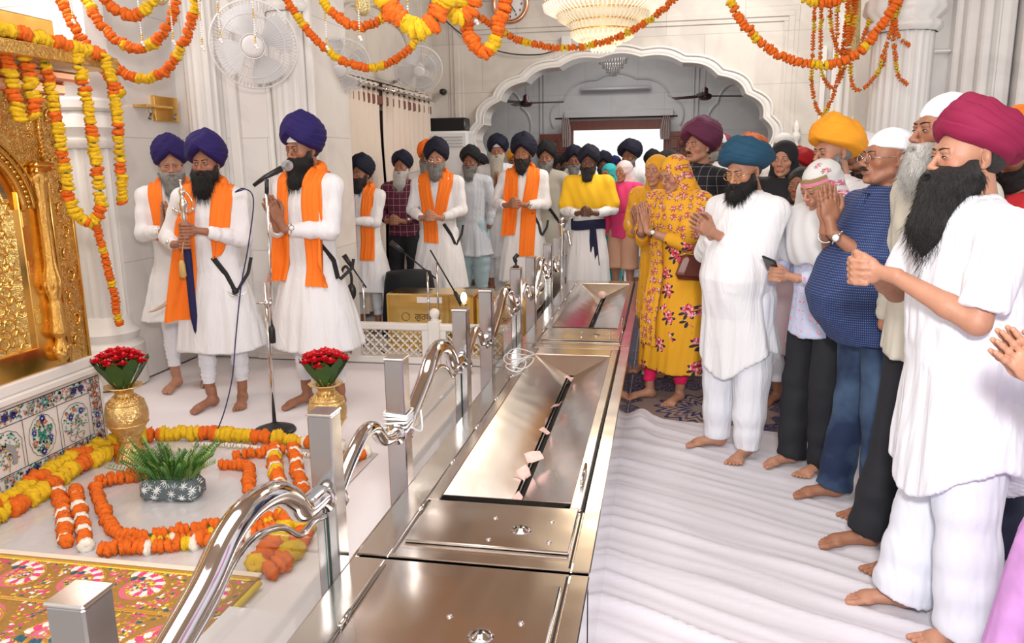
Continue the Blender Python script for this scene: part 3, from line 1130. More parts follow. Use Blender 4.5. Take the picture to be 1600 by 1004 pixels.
band(-3.5, -.04, .03, .095, 6500)
band(-3.5, -.04, .352, .42, 6500)
band(-.11, -.035, .03, .42, 6500)
for k in range(16):
    y = -.10 - k * .235
    c = 'bt'[k % 2]
    for z in (.062, .388):
        for d in ((-.026, .026) if c == 'b' else (0,)):
            iflower(y + d - (.1 if z > .2 else 0), z, .023 if c == 'b' else .026, c, 'p' if c == 't' else 'k', 8 if c == 'b' else 6)
for z in (.14, .2, .26, .32):
    iflower(-.072, z, .02, 'b' if z < .22 else 'r', 'p', 7)
# arched compartments with peacock, flower oval, vase in turn
y = -.125
k = 0
while y > -3.3:
    wdt = .235
    y1 = y - wdt
    yc = (y + y1) / 2
    typ = ('vase', 'oval', 'bird')[k % 3]
    iline([(y1, .10), (y1, .345)], .0035, 'k')
    t = np.linspace(0, pi, 80)
    rr_ = 1 + .05 * np.abs(np.sin(6.0 * t))
    if typ == 'oval':
        t = np.linspace(0, 2 * pi, 120)
        rr_ = 1 + .04 * np.abs(np.sin(8.0 * t))
        iline(np.stack([yc + .088 * rr_ * np.cos(t), .222 + .108 * rr_ * np.sin(t)], 1), .003, 'k')
        for _ in range(170):
            a, q = rs.uniform(0, 6.28), sqrt(rs.random()) * .9
            yy, zz = yc + .082 * q * cos(a), .222 + .10 * q * sin(a)
            ileaf(yy, zz, .016, .010, rs.uniform(0, 6.3), rs.choice('gtyy'))
        for a in range(8):
            iflower(yc + .058 * cos(a * pi / 4 + .4), .222 + .074 * sin(a * pi / 4 + .4), .017, 'grobrgob'[a], 'p', 6)
        iflower(yc, .222, .034, 'g', 't', 4, .78)
        iflower(yc, .222, .022, 't', 'g', 4)
        iflower(yc + .01, .31, .021, 'b', 'p', 8)
        iflower(yc - .005, .135, .021, 'b', 'p', 8)
    else:
        iline(np.r_[np.stack([yc + .098 * rr_ * np.cos(t), .232 + .085 * rr_ * np.sin(t)], 1), [(yc - .098, .105)]], .003, 'k')
        iline([(yc + .098, .232), (yc + .098, .105)], .003, 'k')
        for _ in range(95):
            a, q = rs.uniform(0, 6.28), sqrt(rs.random())
            ileaf(yc + .088 * q * cos(a), .225 + .085 * q * sin(a), .017, .008, rs.uniform(0, 6.3), rs.choice('gggt'))
        for _ in range(14):
            iflower(yc + rs.uniform(-.07, .07), rs.uniform(.13, .20 if typ == 'bird' else .29), .007, 'r', 'o', 5)
        if typ == 'bird':
            sb = spline([(yc - .085, .212, 0), (yc - .03, .225, 0), (yc + .03, .215, 0), (yc + .085, .232, 0)], 8)[:, :2]
            iline(sb, .006, 'o', .0016)
            iline([(yc, .11), (yc + .01, .16), (yc - .01, .215)], .006, 'o', .0016)
            # neck and head toward the far end, body ochre, long grey-blue tail hanging down
            hy = yc - .03
            neck = spline([(hy, .232, 0), (hy - .016, .25, 0), (hy - .012, .275, 0), (hy - .020, .288, 0)], 6)[:, :2]
            iline(neck, .013, 'b', .0022)
            ileaf(hy + .012, .247, .05, .028, -.3, 'o')
            iline([(hy - .02, .29), (hy - .032, .285)], .004, 'k', .0022)
            for j in range(3):
                iline([(hy - .018, .292), (hy - .024 + j * .006, .305)], .0015, 'b', .0022)
            tl = spline([(hy + .03, .245, 0), (hy + .06, .225, 0), (hy + .075, .185, 0), (hy + .07, .14, 0)], 8)[:, :2]
            iline(tl, .03, 'y', .0019)
            for j, q in enumerate(tl[3:-1:2]):
                iflower(q[0] + (.006 if j % 2 else -.006), q[1], .006, 'b', 't', 5)
        else:
            iflower(yc - .03, .25, .019, 'b', 'p', 8)
            iflower(yc + .05, .265, .019, 'b', 'p', 8)
            iflower(yc, .285, .015, 'r', 'o', 6)
            iflower(yc + .02, .24, .012, 't', 'g', 6)
            iline(spline([(yc - .09, .195, 0), (yc - .03, .175, 0), (yc + .03, .195, 0), (yc + .09, .18, 0)], 8)[:, :2], .005, 'y')
            for j in range(2):
                t = np.linspace(0, 2 * pi, 30)
                iline(np.stack([yc - .03 + j * .06 + .026 * np.cos(t), .135 + .018 * np.sin(t) + .006 * np.cos(2 * t)], 1), .003, 'k')
    y = y1
    k += 1
IN.build('stone_inlay', [mc[k] for k in CK], e, smooth=False)

# gold shrine
e = empty('gold_shrine', (SX, 3.76, .55), 0, 'tall gold shrine with star lattice window and carved border on the marble plinth', 'shrine')
ZT = 1.42     # height of the carved front above the plinth (local)
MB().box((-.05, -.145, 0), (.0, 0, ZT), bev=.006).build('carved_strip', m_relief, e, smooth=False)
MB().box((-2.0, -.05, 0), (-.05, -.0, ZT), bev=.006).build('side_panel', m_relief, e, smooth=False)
mb = MB()
for yy in (-.004, -.150):
    mb.tube([(.004, yy, 0), (.004, yy, ZT)], .009, 8)
mb.build('beading', m_gold, e)
# scroll relief as geometry on the strip
mb = MB()
for k in range(11):
    z0 = .06 + k * .12
    t = np.linspace(0, 4.6, 26)
    s_ = 1 if k % 2 else -1
    r_ = .042 * np.exp(-.28 * t)
    mb.tube(np.stack([np.full_like(t, .006), -.075 + s_ * r_ * np.sin(t), z0 + .06 - r_ * np.cos(t)], 1), np.linspace(.008, .003, 26), 6)
    for a in (.6, 2.1, 3.6):
        mb.sphere((.004, -.075 + s_ * .045 * sin(a), z0 + .06 - .045 * cos(a)), (.006, .012, .007), n=8, m=6)
mb.build('scrollwork', m_gold, e)
# baluster engaged column
mb = MB()


def flt(rr, z, t):
    return rr * (1 + .07 * sin(8 * t)) if .36 < z < .86 else rr * (1 + .03 * sin(12 * t))


PB = ([(.0, .02), (.025, .03), (.05, .06), (.055, .10), (.035, .13), (.028, .15), (.05, .17), (.062, .20), (.05, .24), (.045, .30), (.05, .33), (.04, .35), (.038, .37), (.05, .40), (.062, .46), (.052, .50), (.042, .53), (.036, .56),
          (.034, .80), (.040, .86), (.030, .88), (.042, .91), (.042, .94), (.055, .98), (.058, 1.02)])
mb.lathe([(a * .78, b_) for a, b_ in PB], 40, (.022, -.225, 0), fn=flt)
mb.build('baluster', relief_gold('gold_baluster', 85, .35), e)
mb = MB()
for k in range(7):
    a = 2 * pi * k / 7
    for zz, r0, s0 in ((.44, .044, .022), (.985, .04, .018), (.10, .041, .016)):
        mb.sphere((.022 + r0 * cos(a), -.225 + r0 * sin(a), zz), (.008, .008, s0), n=8, m=6)
mb.box((-.02, -.275, 1.02), (.06, -.165, 1.05), bev=.006)
mb.box((-.02, -.285, 1.05), (.07, -.155, 1.075), bev=.008)
mb.build('baluster_capital', m_gold, e)
# spandrel with an arch cut over the lattice : arch centre y=-1.16, spring z=.93
AY, AZ, AR, AH = -1.15, .84, .82, .47
t = np.linspace(0, pi, 50)
aw = [(AY + AR * cos(x), AZ + AH * sin(x)) for x in t]


def sp_wall(mb, pts, xo, ztop, y1, y0, x1):
    n = len(pts)
    inner = [(xo, y, z) for y, z in pts]
    outer = []
    for i in range(n):
        f = i / (n - 1)
        if f < .18:
            outer.append((xo, y1, AZ + (ztop - AZ) * f / .18))
        elif f > .82:
            outer.append((xo, y0, AZ + (ztop - AZ) * (1 - f) / .18))
        else:
            outer.append((xo, y1 + (y0 - y1) * (f - .18) / .64, ztop))
    mb.add(inner + outer, [(i, n + i, n + i + 1, i + 1) for i in range(n - 1)])
    B = [(y, z) for y, z in pts]
    mb.add([(xo, y, z) for y, z in B] + [(x1, y, z) for y, z in B], [(i, i + 1, n + i + 1, n + i) for i in range(n - 1)])


mb = MB()
sp_wall(mb, aw, .0, ZT, -.15, -2.3, -.06)
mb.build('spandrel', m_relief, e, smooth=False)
mb = MB()
for s_, rr_ in ((1.0, .014), (1.075, .010), (1.12, .008)):
    P = [(.008, AY + AR * s_ * cos(x), AZ + AH * s_ * 1.0 * sin(x)) for x in t]
    P = P if s_ == 1 else [p for p in P if p[1] < -.17]
    mb.tube(P, rr_, 8)
for x in np.linspace(.02, pi - .02, 60):
    if AY + AR * 1.04 * cos(x) < -.17:
        mb.sphere((.008, AY + AR * 1.04 * cos(x), AZ + AH * 1.04 * sin(x)), (.010, .014, .010), n=8, m=6)
mb.tube([(.008, -.165, 1.08), (.008, -.165, ZT)], .012, 8)
for z in np.arange(1.1, ZT, .022):
    mb.tube([(.014, -.178, z), (.018, -.165, z + .012), (.014, -.152, z + .022)], .005, 6)
mb.build('arch_moulding', m_gold, e)
# floral relief on the spandrel
mb = MB()
rs = random.Random(9)
for _ in range(120):
    y, z = rs.uniform(-2.2, -.2), rs.uniform(AZ + .1, ZT - .03)
    if ((y - AY) / (AR * 1.16)) ** 2 + ((z - AZ) / (AH * 1.16)) ** 2 < 1:
        continue
    a = rs.uniform(0, 6.28)
    r_ = rs.uniform(.012, .024)
    for k in range(5):
        b_ = a + k * 1.257
        mb.sphere((.004, y + r_ * cos(b_), z + r_ * sin(b_)), (.006, r_ * .55, r_ * .4), n=7, m=5)
mb.build('floral_relief', m_gold, e)
# inner frame of the window
mb = MB()
mb.box((-.05, -.35, 0.0), (-.005, -.15, .93), bev=.004)
t2 = np.linspace(0, pi, 50)
sp = [(AY + AR * .93 * cos(x), AZ + AH * .93 * sin(x)) for x in t2]
V = [[(-.02, a[0], a[1]), (-.02, b_[0], b_[1]), (-.05, b_[0], b_[1])] for a, b_ in zip(aw, sp)]
mb.grid(V)
mb.box((-.06, -2.3, 0), (-.004, -.32, .13), bev=.005)
mb.build('window_frame', m_gold_plain, e, smooth=False)
mb = MB()
mb.box((-.002, -1.9, .02), (.004, -.62, .115), bev=.002)
dr = mb.build('drawer', m_gold_plain, e, smooth=False)
MB().lathe([(.0, .014), (.012, .012), (.014, 0)], 14, (.004, -.72, .07), axis='x', cap=False).build('drawer_knob', m_chrome, dr)
for z in (.25, .5, .75):
    mb = MB()
    mb.box((-.006, -.345, z), (.001, -.315, z + .08), bev=.002)
    for zz in (.015, .04, .065):
        mb.sphere((.001, -.33, z + zz), .004, n=6, m=4)
    mb.build('hinge_plate', m_gold, e, smooth=False)
# star-and-hexagon lattice
mb = MB()
p_ = .095
for i in range(-14, 15):
    for j in range(-14, 15):
        y = AY + p_ * (i + j * .5)
        z = .60 + p_ * .866 * j
        ye = (y - AY) / (AR * .93 - .03)
        inside = abs(ye) < 1 and z > .12 and (z < AZ or ye ** 2 + ((z - AZ) / (AH * .93 - .02)) ** 2 < 1.0)
        if not inside:
            continue
        hexr = p_ * .36
        if (i - j) % 3 == 0:
            for k in range(6):     # star: six points
                a, b_, c_ = k * pi / 3 + pi / 6, (k + .5) * pi / 3 + pi / 6, (k + 1) * pi / 3 + pi / 6
                P = [(-.03, y + p_ * .58 * cos(a), z + p_ * .58 * sin(a)), (-.03, y + p_ * .30 * cos(b_), z + p_ * .30 * sin(b_)), (-.03, y + p_ * .58 * cos(c_), z + p_ * .58 * sin(c_))]
                mb.tube(P, .0065, 5, cap=False)
        else:
            P = [(-.03, y + hexr * cos(k * pi / 3 + pi / 6), z + hexr * sin(k * pi / 3 + pi / 6)) for k in range(6)]
            mb.tube(P, .0075, 5, closed=True)
            for k in range(6):
                a = k * pi / 3 + pi / 6
                mb.tube([(-.03, y + hexr * cos(a), z + hexr * sin(a)), (-.03, y + p_ * .58 * cos(a), z + p_ * .58 * sin(a))], .0065, 5, cap=False)
mb.build('lattice', m_gold, e)
# lintel beams
mb = MB()
mb.box((-.5, -2.6, ZT), (.02, .05, ZT + .06), bev=.01)
mb.box((-.5, -2.6, ZT + .06), (.12, .12, ZT + .11), bev=.012)
mb.build('cornice', mat('rose_gold', (.80, .50, .38), .3, 1.0), e, smooth=False)
mb = MB()
mb.box((-.3, -2.9, ZT + .13), (.26, .17, ZT + .195), bev=.005)
mb.build('beam', m_relief_fine, e, smooth=False)
mb = MB()
mb.box((-.5, -3.0, ZT + .195), (.20, -.20, ZT + .33), bev=.005)
mb.build('upper_beam', m_gold_plain, e, smooth=False)
# things glimpsed inside the shrine: a pale cloth covered seat, with an added pale backdrop
mb = MB()
mb.box((-1.4, -2.4, .0), (-.5, -.5, .35), bev=.08)
mb.box((-1.5, -2.5, .0), (-1.4, -.4, 1.25), bev=.04)  # tall pale backdrop added so the lattice looks bright from behind
o = mb.build('shrine_seat', mat('cream_cloth', (.75, .68, .62), .8, bump=.3, bscale=20))
o.location = (SX, 3.76, .56)
tag(o, 'pale cloth covered seat with added pale backdrop behind the gold lattice', 'seat')
mb = MB()
mb.box((-.3, -.5, -.08), (.3, .5, .08), bev=.05)
o = mb.build('cushion', mat('blue_cloth', (.03, .05, .22), .7), loc=(SX - .85, 2.95, .99))
tag(o, 'dark blue cushion glimpsed behind the gold lattice', 'cushion')
# ================================================================ GARLANDS
mo = mat('marigold_orange', (0.92, 0.17, 0.008), .75, bump=.7, bscale=220, var=.25, vscale=70)
my = mat('marigold_yellow', (0.92, 0.56, 0.012), .75, bump=.7, bscale=220, var=.2, vscale=70)
mw = mat('white_blossom', (0.85, 0.80, 0.70), .75, bump=.5, bscale=200)
mg_ = mat('garland_leaf', (0.04, 0.14, 0.02), .7)
FM = {'o': (mo, 'orange_marigolds'), 'y': (my, 'yellow_marigolds'), 'w': (mw, 'white_blossoms')}
_fp = np.array([(.10, -.40), (.62, -.44), (.95, -.26), (.86, -.10), (1.02, .06), (.80, .20), (.72, .36), (.36, .44), (.04, .36)])
_fn = 18
frng = np.random.default_rng(11)


def flower_arrays(C, T, R, flat=.62):
    """ruffled flower heads centred at C, facing T, radius R."""
    nf = len(C)
    th = np.arange(_fn) * 2 * pi / _fn
    pr = _fp[None, :, 0, None] * (1 + .07 * np.sin(th * 6 + 1)[None, None, :] + .11 * frng.uniform(-1, 1, (nf, len(_fp), _fn)))
    zz = _fp[None, :, 1, None] * flat * 1.5 + .07 * frng.uniform(-1, 1, (nf, len(_fp), _fn))
    X, Y = pr * np.cos(th), pr * np.sin(th)
    T = T / (np.linalg.norm(T, axis=1)[:, None] + 1e-9)
    A = np.where(np.abs(T[:, 2:3]) < .9, np.array([[0, 0, 1.0]]), np.array([[1.0, 0, 0]]))
    U = np.cross(T, A)
    U /= np.linalg.norm(U, axis=1)[:, None]
    V = np.cross(T, U)
    R = np.broadcast_to(R, (nf,))[:, None, None, None]
    P = C[:, None, None, :] + R * (X[..., None] * U[:, None, None, :] + Y[..., None] * V[:, None, None, :] + zz[..., None] * T[:, None, None, :])
    m = len(_fp)
    q = []
    for i in range(m - 1):
        for k in range(_fn):
            k2 = (k + 1) % _fn
            q.append((i * _fn + k, i * _fn + k2, (i + 1) * _fn + k2, (i + 1) * _fn + k))
    q = np.array(q)
    Q = (q[None] + (np.arange(nf) * m * _fn)[:, None, None]).reshape(-1, 4)
    return P.reshape(-1, 3), Q


def garland(P, r, pattern, label, group=None, step=1.0, start=0, jit=.12, flat=.62, thread=True):
    """a string of flower heads through the points P; pattern = [(colour, count), ...] repeated."""
    step *= .98
    P = resample(spline(P, 10), r * step)
    e = empty('flower_garland', P[0], 0, label, 'garland', group)
    T = np.gradient(P, axis=0)
    seq = []
    while len(seq) < len(P) + start:
        for c, n in pattern:
            seq += [c] * n
    seq = seq[start:start + len(P)]
    off = P - P[0] + frng.normal(size=P.shape) * r * jit
    Tj = T / (np.linalg.norm(T, axis=1)[:, None] + 1e-9) + frng.normal(size=P.shape) * .18
    R = r * frng.uniform(.88, 1.10, len(P)) * np.array([1.08 if c == 'w' and r > .02 else .9 if c == 'w' else 1.0 for c in seq])
    i = 0
    while i < len(P):
        j = i
        while j < len(P) and seq[j] == seq[i]:
            j += 1
        V, Q = flower_arrays(off[i:j], Tj[i:j], R[i:j], flat)
        mesh_np(FM[seq[i]][1], V, Q, FM[seq[i]][0], e)
        i = j
    if thread and len(P) > 3:
        MB().tube(P - P[0], r * .25, 5).build('thread', mg_, e)
    return e


def fg(pts, r, pat, label, **k):       # lies on the floor
    return garland([(x, y, r * .8 + .004) for x, y in pts], r, pat, label, 'marigold garlands laid on the stage floor', **k)


fg([(-3.08, 2.62), (-3.03, 2.95), (-3.09, 3.35), (-3.06, 3.72), (-2.95, 3.86)], .052, [('y', 6), ('o', 3)], 'thick yellow and orange garland along the foot of the marble plinth', step=.7)
fg([(-2.98, 2.62), (-2.94, 2.95), (-3.0, 3.35), (-2.97, 3.66)], .045, [('y', 5), ('o', 3)], 'second thick yellow garland laid beside the plinth garland', step=.7, start=4)
fg([(-2.98, 3.88), (-2.80, 3.93), (-2.6, 3.98), (-2.38, 3.96), (-2.15, 3.97)], .045, [('o', 4), ('y', 7)], 'thick yellow garland at the back edge of the floor display', step=.7)
fg([(-2.15, 3.97), (-1.95, 3.93), (-1.72, 3.9)], .036, [('y', 6), ('w', 1), ('o', 7), ('w', 2)], 'yellow and orange garland running from back edge to the right vase', step=.8)
fg([(-2.98, 3.19), (-2.80, 3.02), (-2.62, 2.83), (-2.47, 2.66)], .031, [('o', 5), ('w', 1)], 'outer of two orange garlands with white rings left of the square', step=.8)
fg([(-2.84, 3.17), (-2.66, 2.97), (-2.5, 2.80), (-2.36, 2.64)], .031, [('o', 5), ('w', 1)], 'inner of two orange garlands with white rings left of the square', step=.8)
fg([(-2.76, 3.20), (-2.66, 3.10), (-2.50, 2.94), (-2.33, 2.79), (-2.27, 2.755), (-2.15, 2.775), (-1.98, 2.87), (-1.80, 2.97), (-1.62, 3.07)], .030, [('o', 40)], 'orange square garland, near half around the grass pot', step=.8)
fg([(-2.76, 3.24), (-2.66, 3.33), (-2.50, 3.42)], .030, [('o', 40)], 'short orange garland from the square corner to the grass pot', step=.8)
fg([(-2.28, 3.56), (-2.16, 3.58), (-2.08, 3.50), (-2.02, 3.38), (-1.96, 3.28)], .030, [('o', 40)], 'orange garland bending round the far corner of the square', step=.8)
fg([(-2.26, 2.62), (-2.06, 2.68), (-1.84, 2.78), (-1.66, 2.9), (-1.5, 3.04)], .034, [('o', 7), ('w', 1), ('o', 4), ('y', 2), ('w', 1)], 'long orange garland with white flowers before the near side of the square', step=.8)
fg([(-2.22, 2.69), (-2.04, 2.745), (-1.84, 2.86), (-1.68, 2.97)], .028, [('o', 6), ('y', 3), ('w', 1)], 'thin orange and yellow garland between the square and the long garland', step=.8)
fg([(-2.80, 3.27), (-2.68, 3.38), (-2.55, 3.48), (-2.40, 3.58)], .030, [('o', 8), ('w', 1), ('y', 2)], 'orange garland behind the square running to the left vase', step=.8)
fg([(-2.28, 3.70), (-2.15, 3.76), (-2.05, 3.80)], .032, [('o', 9), ('w', 1)], 'short orange garland with a white knot behind the grass', step=.8)
fg([(-2.10, 3.82), (-2.0, 3.62), (-1.88, 3.42), (-1.78, 3.25)], .036, [('o', 4), ('w', 1), ('y', 2)], 'orange garland with white rings running down right of the square', step=.8)
fg([(-2.0, 3.84), (-1.88, 3.62), (-1.76, 3.42), (-1.68, 3.3)], .034, [('o', 5), ('w', 1)], 'orange garland with white rings, outermost right of the square', step=.8, start=2)
fg([(-1.66, 3.52), (-1.62, 3.7), (-1.58, 3.85)], .034, [('o', 5), ('w', 2)], 'short orange garland beside the foot of the right vase', step=.8)
fg([(-1.68, 3.16), (-1.60, 2.95), (-1.55, 2.75), (-1.56, 2.60)], .046, [('y', 5), ('o', 4)], 'thick yellow garland seen through the curved glass panel', step=.7)
fg([(-1.60, 3.10), (-1.50, 2.90), (-1.46, 2.70), (-1.48, 2.58)], .044, [('o', 4), ('y', 4)], 'thick mixed garland nearest the glass panel', step=.7)
for pts, lab in (([(-2.62, 3.84), (-2.4, 3.86), (-2.1, 3.82), (-1.86, 3.78), (-1.7, 3.72)], 'string of small white buds across the back of the floor display'),
                 ([(-1.85, 3.83), (-1.78, 3.72), (-1.72, 3.66)], 'short string of white buds by the right vase')):
    garland([(x, y, .02) for x, y in pts], .014, [('w', 400)], lab, 'strings of white buds on the stage floor', step=1.3)


HG = 'marigold garlands hung overhead'


def hg(y, pts, r, pat, label, **k):
    pts = [(p[0], y if len(p) == 2 else p[1], p[-1]) for p in pts]
    return garland(pts, r, pat, label, HG, **k)


hg(4.6, [(-3.80, 2.75), (-3.74, 2.60), (-3.66, 2.43), (-3.52, 2.22), (-3.40, 2.05)], .036, [('o', 30), ('y', 3)], 'steep orange garland falling onto the end of the gold beam', step=.75)
hg(4.8, [(-3.60, 2.27), (-3.50, 2.19), (-3.38, 2.155), (-3.22, 2.19), (-3.08, 2.33), (-2.96, 2.55), (-2.92, 2.75)], .034, [('o', 9), ('y', 6), ('o', 8), ('y', 3)], 'lowest orange swag with yellow bands above the wall bracket', step=.75)
hg(4.6, [(-3.62, 2.74), (-3.56, 2.60), (-3.45, 2.42), (-3.27, 2.315), (-3.11, 2.36), (-2.98, 2.50), (-2.92, 2.70)], .034, [('o', 5), ('y', 3), ('o', 12), ('y', 1)], 'middle orange swag between the gold beam and the big fan', step=.75)
hg(4.2, [(-3.18, 2.60), (-3.11, 2.49), (-2.98, 2.43), (-2.87, 2.47), (-2.80, 2.58)], .032, [('y', 3), ('o', 12), ('y', 3)], 'small topmost orange swag at the upper edge left of the fan', step=.75)
hg(5.0, [(-2.45, 2.72), (-2.38, 2.57), (-2.25, 2.40), (-2.08, 2.26), (-1.87, 2.195), (-1.66, 2.26), (-1.52, 2.40), (-1.42, 2.58), (-1.40, 2.7)], .028, [('o', 10), ('y', 5)], 'long orange swag passing below the two smaller wall fans', step=.75)
hg(4.5, [(-2.0, 2.62), (-1.93, 2.48), (-1.80, 2.385), (-1.67, 2.37), (-1.55, 2.45), (-1.48, 2.58)], .027, [('o', 6), ('y', 4), ('o', 10)], 'shallow orange swag above the curtain rod', step=.75)
hg(3.2, [(-1.16, 2.32), (-1.12, 2.23), (-1.04, 2.15), (-.985, 2.125), (-.92, 2.15), (-.85, 2.25), (-.83, 2.32)], .042, [('y', 5), ('o', 4)], 'fat yellow and orange swag hanging close to the viewer at top centre', step=.55)
hg(4.0, [(-1.04, 2.48), (-1.0, 2.32), (-.96, 2.19), (-.90, 2.125), (-.84, 2.18), (-.79, 2.33), (-.77, 2.48)], .038, [('o', 5), ('y', 3), ('o', 7)], 'fat orange loop hanging in front of the wall clock', step=.6)
hg(6.5, [(-1.62, 2.90), (-1.52, 2.76), (-1.36, 2.65), (-1.18, 2.55), (-.92, 2.48), (-.68, 2.47), (-.45, 2.51), (-.25, 2.59), (-.05, 2.70), (.10, 2.84)], .030, [('o', 5), ('y', 3), ('o', 9), ('y', 2)], 'long thin swag passing under the lit chandelier', step=.9)
hg(3.6, [(-1.0, 2.36), (-.95, 2.25), (-.88, 2.23), (-.84, 2.3)], .036, [('o', 6), ('y', 3)], 'short fat orange swag at the top edge over the clock', step=.6)
hg(5.0, [(.30, 2.62), (.36, 2.50), (.44, 2.37), (.60, 2.21), (.75, 2.145), (.90, 2.115), (1.05, 2.15), (1.17, 2.27), (1.27, 2.43), (1.34, 2.6)], .029, [('o', 4), ('y', 4), ('o', 8), ('y', 2), ('o', 10)], 'long orange swag across the right of the cusped arch', step=.85)
hg(5.0, [(.70, 2.58), (.78, 2.49), (.90, 2.46), (1.02, 2.50), (1.10, 2.6)], .03, [('o', 5), ('y', 4)], 'short swag at the top edge above the hanging bunch of garlands', step=.8)
G6 = [
    ([(1.03, 2.80), (1.04, 2.45), (1.05, 2.1), (1.13, 1.89), (1.22, 2.1), (1.25, 2.45), (1.26, 2.8)], 6.2, 'longest thin garland loop of the right bunch'),
    ([(1.07, 2.80), (1.08, 2.45), (1.10, 2.2), (1.18, 2.07), (1.25, 2.2), (1.27, 2.5), (1.30, 2.8)], 6.15, 'second longest loop inside the right bunch'),
    ([(1.12, 2.80), (1.13, 2.55), (1.17, 2.38), (1.23, 2.30), (1.27, 2.45), (1.31, 2.8)], 6.1, 'short narrow loop left in the right bunch'),
    ([(1.22, 2.80), (1.23, 2.5), (1.25, 2.3), (1.28, 2.10), (1.33, 2.04), (1.42, 2.12), (1.52, 2.35), (1.56, 2.8)], 6.0, 'wide lower loop reaching the fluted column'),
    ([(1.27, 2.80), (1.28, 2.55), (1.25, 2.35), (1.18, 2.25), (1.16, 2.8)], 6.05, 'looped thin garland crossing behind the long swag'),
    ([(1.38, 2.80), (1.40, 2.6), (1.36, 2.42), (1.34, 2.33)], 6.1, 'single hanging strand in the middle of the right bunch'),
    ([(1.44, 2.80), (1.46, 2.55), (1.50, 2.3), (1.54, 2.12), (1.60, 2.06)], 5.85, 'strand falling against the right fluted column'),
    ([(1.50, 2.80), (1.47, 2.55), (1.50, 2.38), (1.58, 2.30)], 5.8, 'short strand with white buds by the column capital'),
    ([(1.56, 2.80), (1.52, 2.6), (1.47, 2.4), (1.42, 2.2)], 5.85, 'slanting strand crossing the bunch beside the capital'),
]
for pts, y, lab in G6:
    garland([(x, y, z) for x, z in pts], .0165, [('o', 7), ('w', 1), ('o', 6), ('y', 4)], lab, 'thin garlands hanging in a bunch at the right', step=1.15)
# garlands on the gold shrine
PG = 'marigold garlands draped over the gold shrine'


def pg(pts, r, pat, lab, **k):
    return garland(pts, r, pat, lab, PG, step=.62, flat=.55, **k)


pg([(-2.93, 2.9, 2.18), (-2.93, 3.2, 2.21), (-2.92, 3.5, 2.19), (-2.90, 3.80, 2.17)], .034, [('y', 7), ('o', 4)], 'yellow and orange garland lying along the top of the gold beam')
pg([(-2.86, 3.78, 2.16), (-2.84, 3.79, 1.9), (-2.86, 3.80, 1.6), (-2.88, 3.82, 1.40)], .030, [('y', 8), ('o', 3)], 'rightmost hanging garland of the gold beam, ending in yellow')
pg([(-2.90, 3.62, 2.16), (-2.88, 3.63, 1.9), (-2.88, 3.64, 1.6), (-2.88, 3.64, 1.40), (-2.92, 3.60, 1.31), (-2.96, 3.56, 1.36)], .031, [('y', 8), ('o', 3)], 'middle hanging garland of the gold beam, curling at its end')
pg([(-2.96, 3.46, 2.18), (-2.95, 3.48, 1.9), (-2.95, 3.50, 1.6), (-2.95, 3.52, 1.38), (-2.91, 3.56, 1.31)], .031, [('y', 7), ('o', 3)], 'left hanging garland of the gold beam, joined to the middle one')
pg([(-2.91, 3.62, 1.32), (-2.93, 3.68, 1.15), (-2.95, 3.74, .95), (-2.97, 3.78, .80), (-2.98, 3.8, .72)], .022, [('o', 12), ('y', 3)], 'thin orange tail hanging below the joined garlands beside the shrine')
pg([(-2.98, 3.36, 2.18), (-2.97, 3.37, 2.0), (-2.97, 3.38, 1.84)], .034, [('y', 5), ('o', 3)], 'short garland of the yellow fringe beside the long ones')
pg([(-3.0, 3.27, 2.18), (-2.99, 3.28, 2.0), (-2.98, 3.29, 1.82)], .034, [('y', 4), ('o', 3)], 'short garland of the fringe with two orange bands')
for i, y in enumerate((3.02, 3.11, 2.93)):
    pg([(-3.0, y, 2.18), (-2.99, y, 2.0), (-2.98, y + .005, 1.80)], .036, [('o', 3), ('y', 5)], ('short garland at the left picture edge on the gold beam', 'short fringe garland next to the bare gap in the fringe', 'short fringe garland partly cut by the picture edge')[i], start=i * 2)

# strings of pearls with gold bead ends
m_pearl = mat('pearl', (.82, .80, .78), .2, coat=.5)
m_bead = mat('gold_bead', (.85, .55, .12), .25, 1.0)
for k, (x, y, z0, z1, lab) in enumerate(((-3.14, 4.5, 2.7, 2.33, 'by the lower swags'), (-2.93, 4.5, 2.7, 2.33, 'between the two left swags'), (-2.74, 4.5, 2.7, 2.29, 'right of the left swags'), (-2.56, 4.4, 2.7, 2.31, 'over the left half of the big fan'),
                                   (-2.34, 4.4, 2.7, 2.27, 'over the right rim of the big fan'), (-2.03, 4.7, 2.7, 2.29, 'before the second fan'), (-1.70, 4.4, 2.6, 2.29, 'right of the shallow swag'), (-1.38, 4.3, 2.5, 2.28, 'before the thick yellow swag'),
                                   (-3.52, 4.4, 2.75, 2.46, 'above the gold beam end'), (-1.00, 4.3, 2.5, 2.33, 'inside the fat orange loop'))):
    e = empty('bead_string', (x, y, z1), 0, 'hanging string of pearls and gold beads ' + lab, 'bead string', 'pearl strings hung overhead')
    a, b_ = MB(), MB()
    z = .02
    while z < z0 - z1:
        (a if int(z / .05) % 3 else b_).sphere((0, 0, z), .0062, n=7, m=5)
        z += .0135
    a.sphere((0, 0, 0), .011, n=10, m=8)
    a.sphere((0.008, 0, -.014), .009, n=8, m=6)
    a.build('pearls', m_pearl, e)
    if b_.V:
        b_.build('gold_beads', m_bead, e)
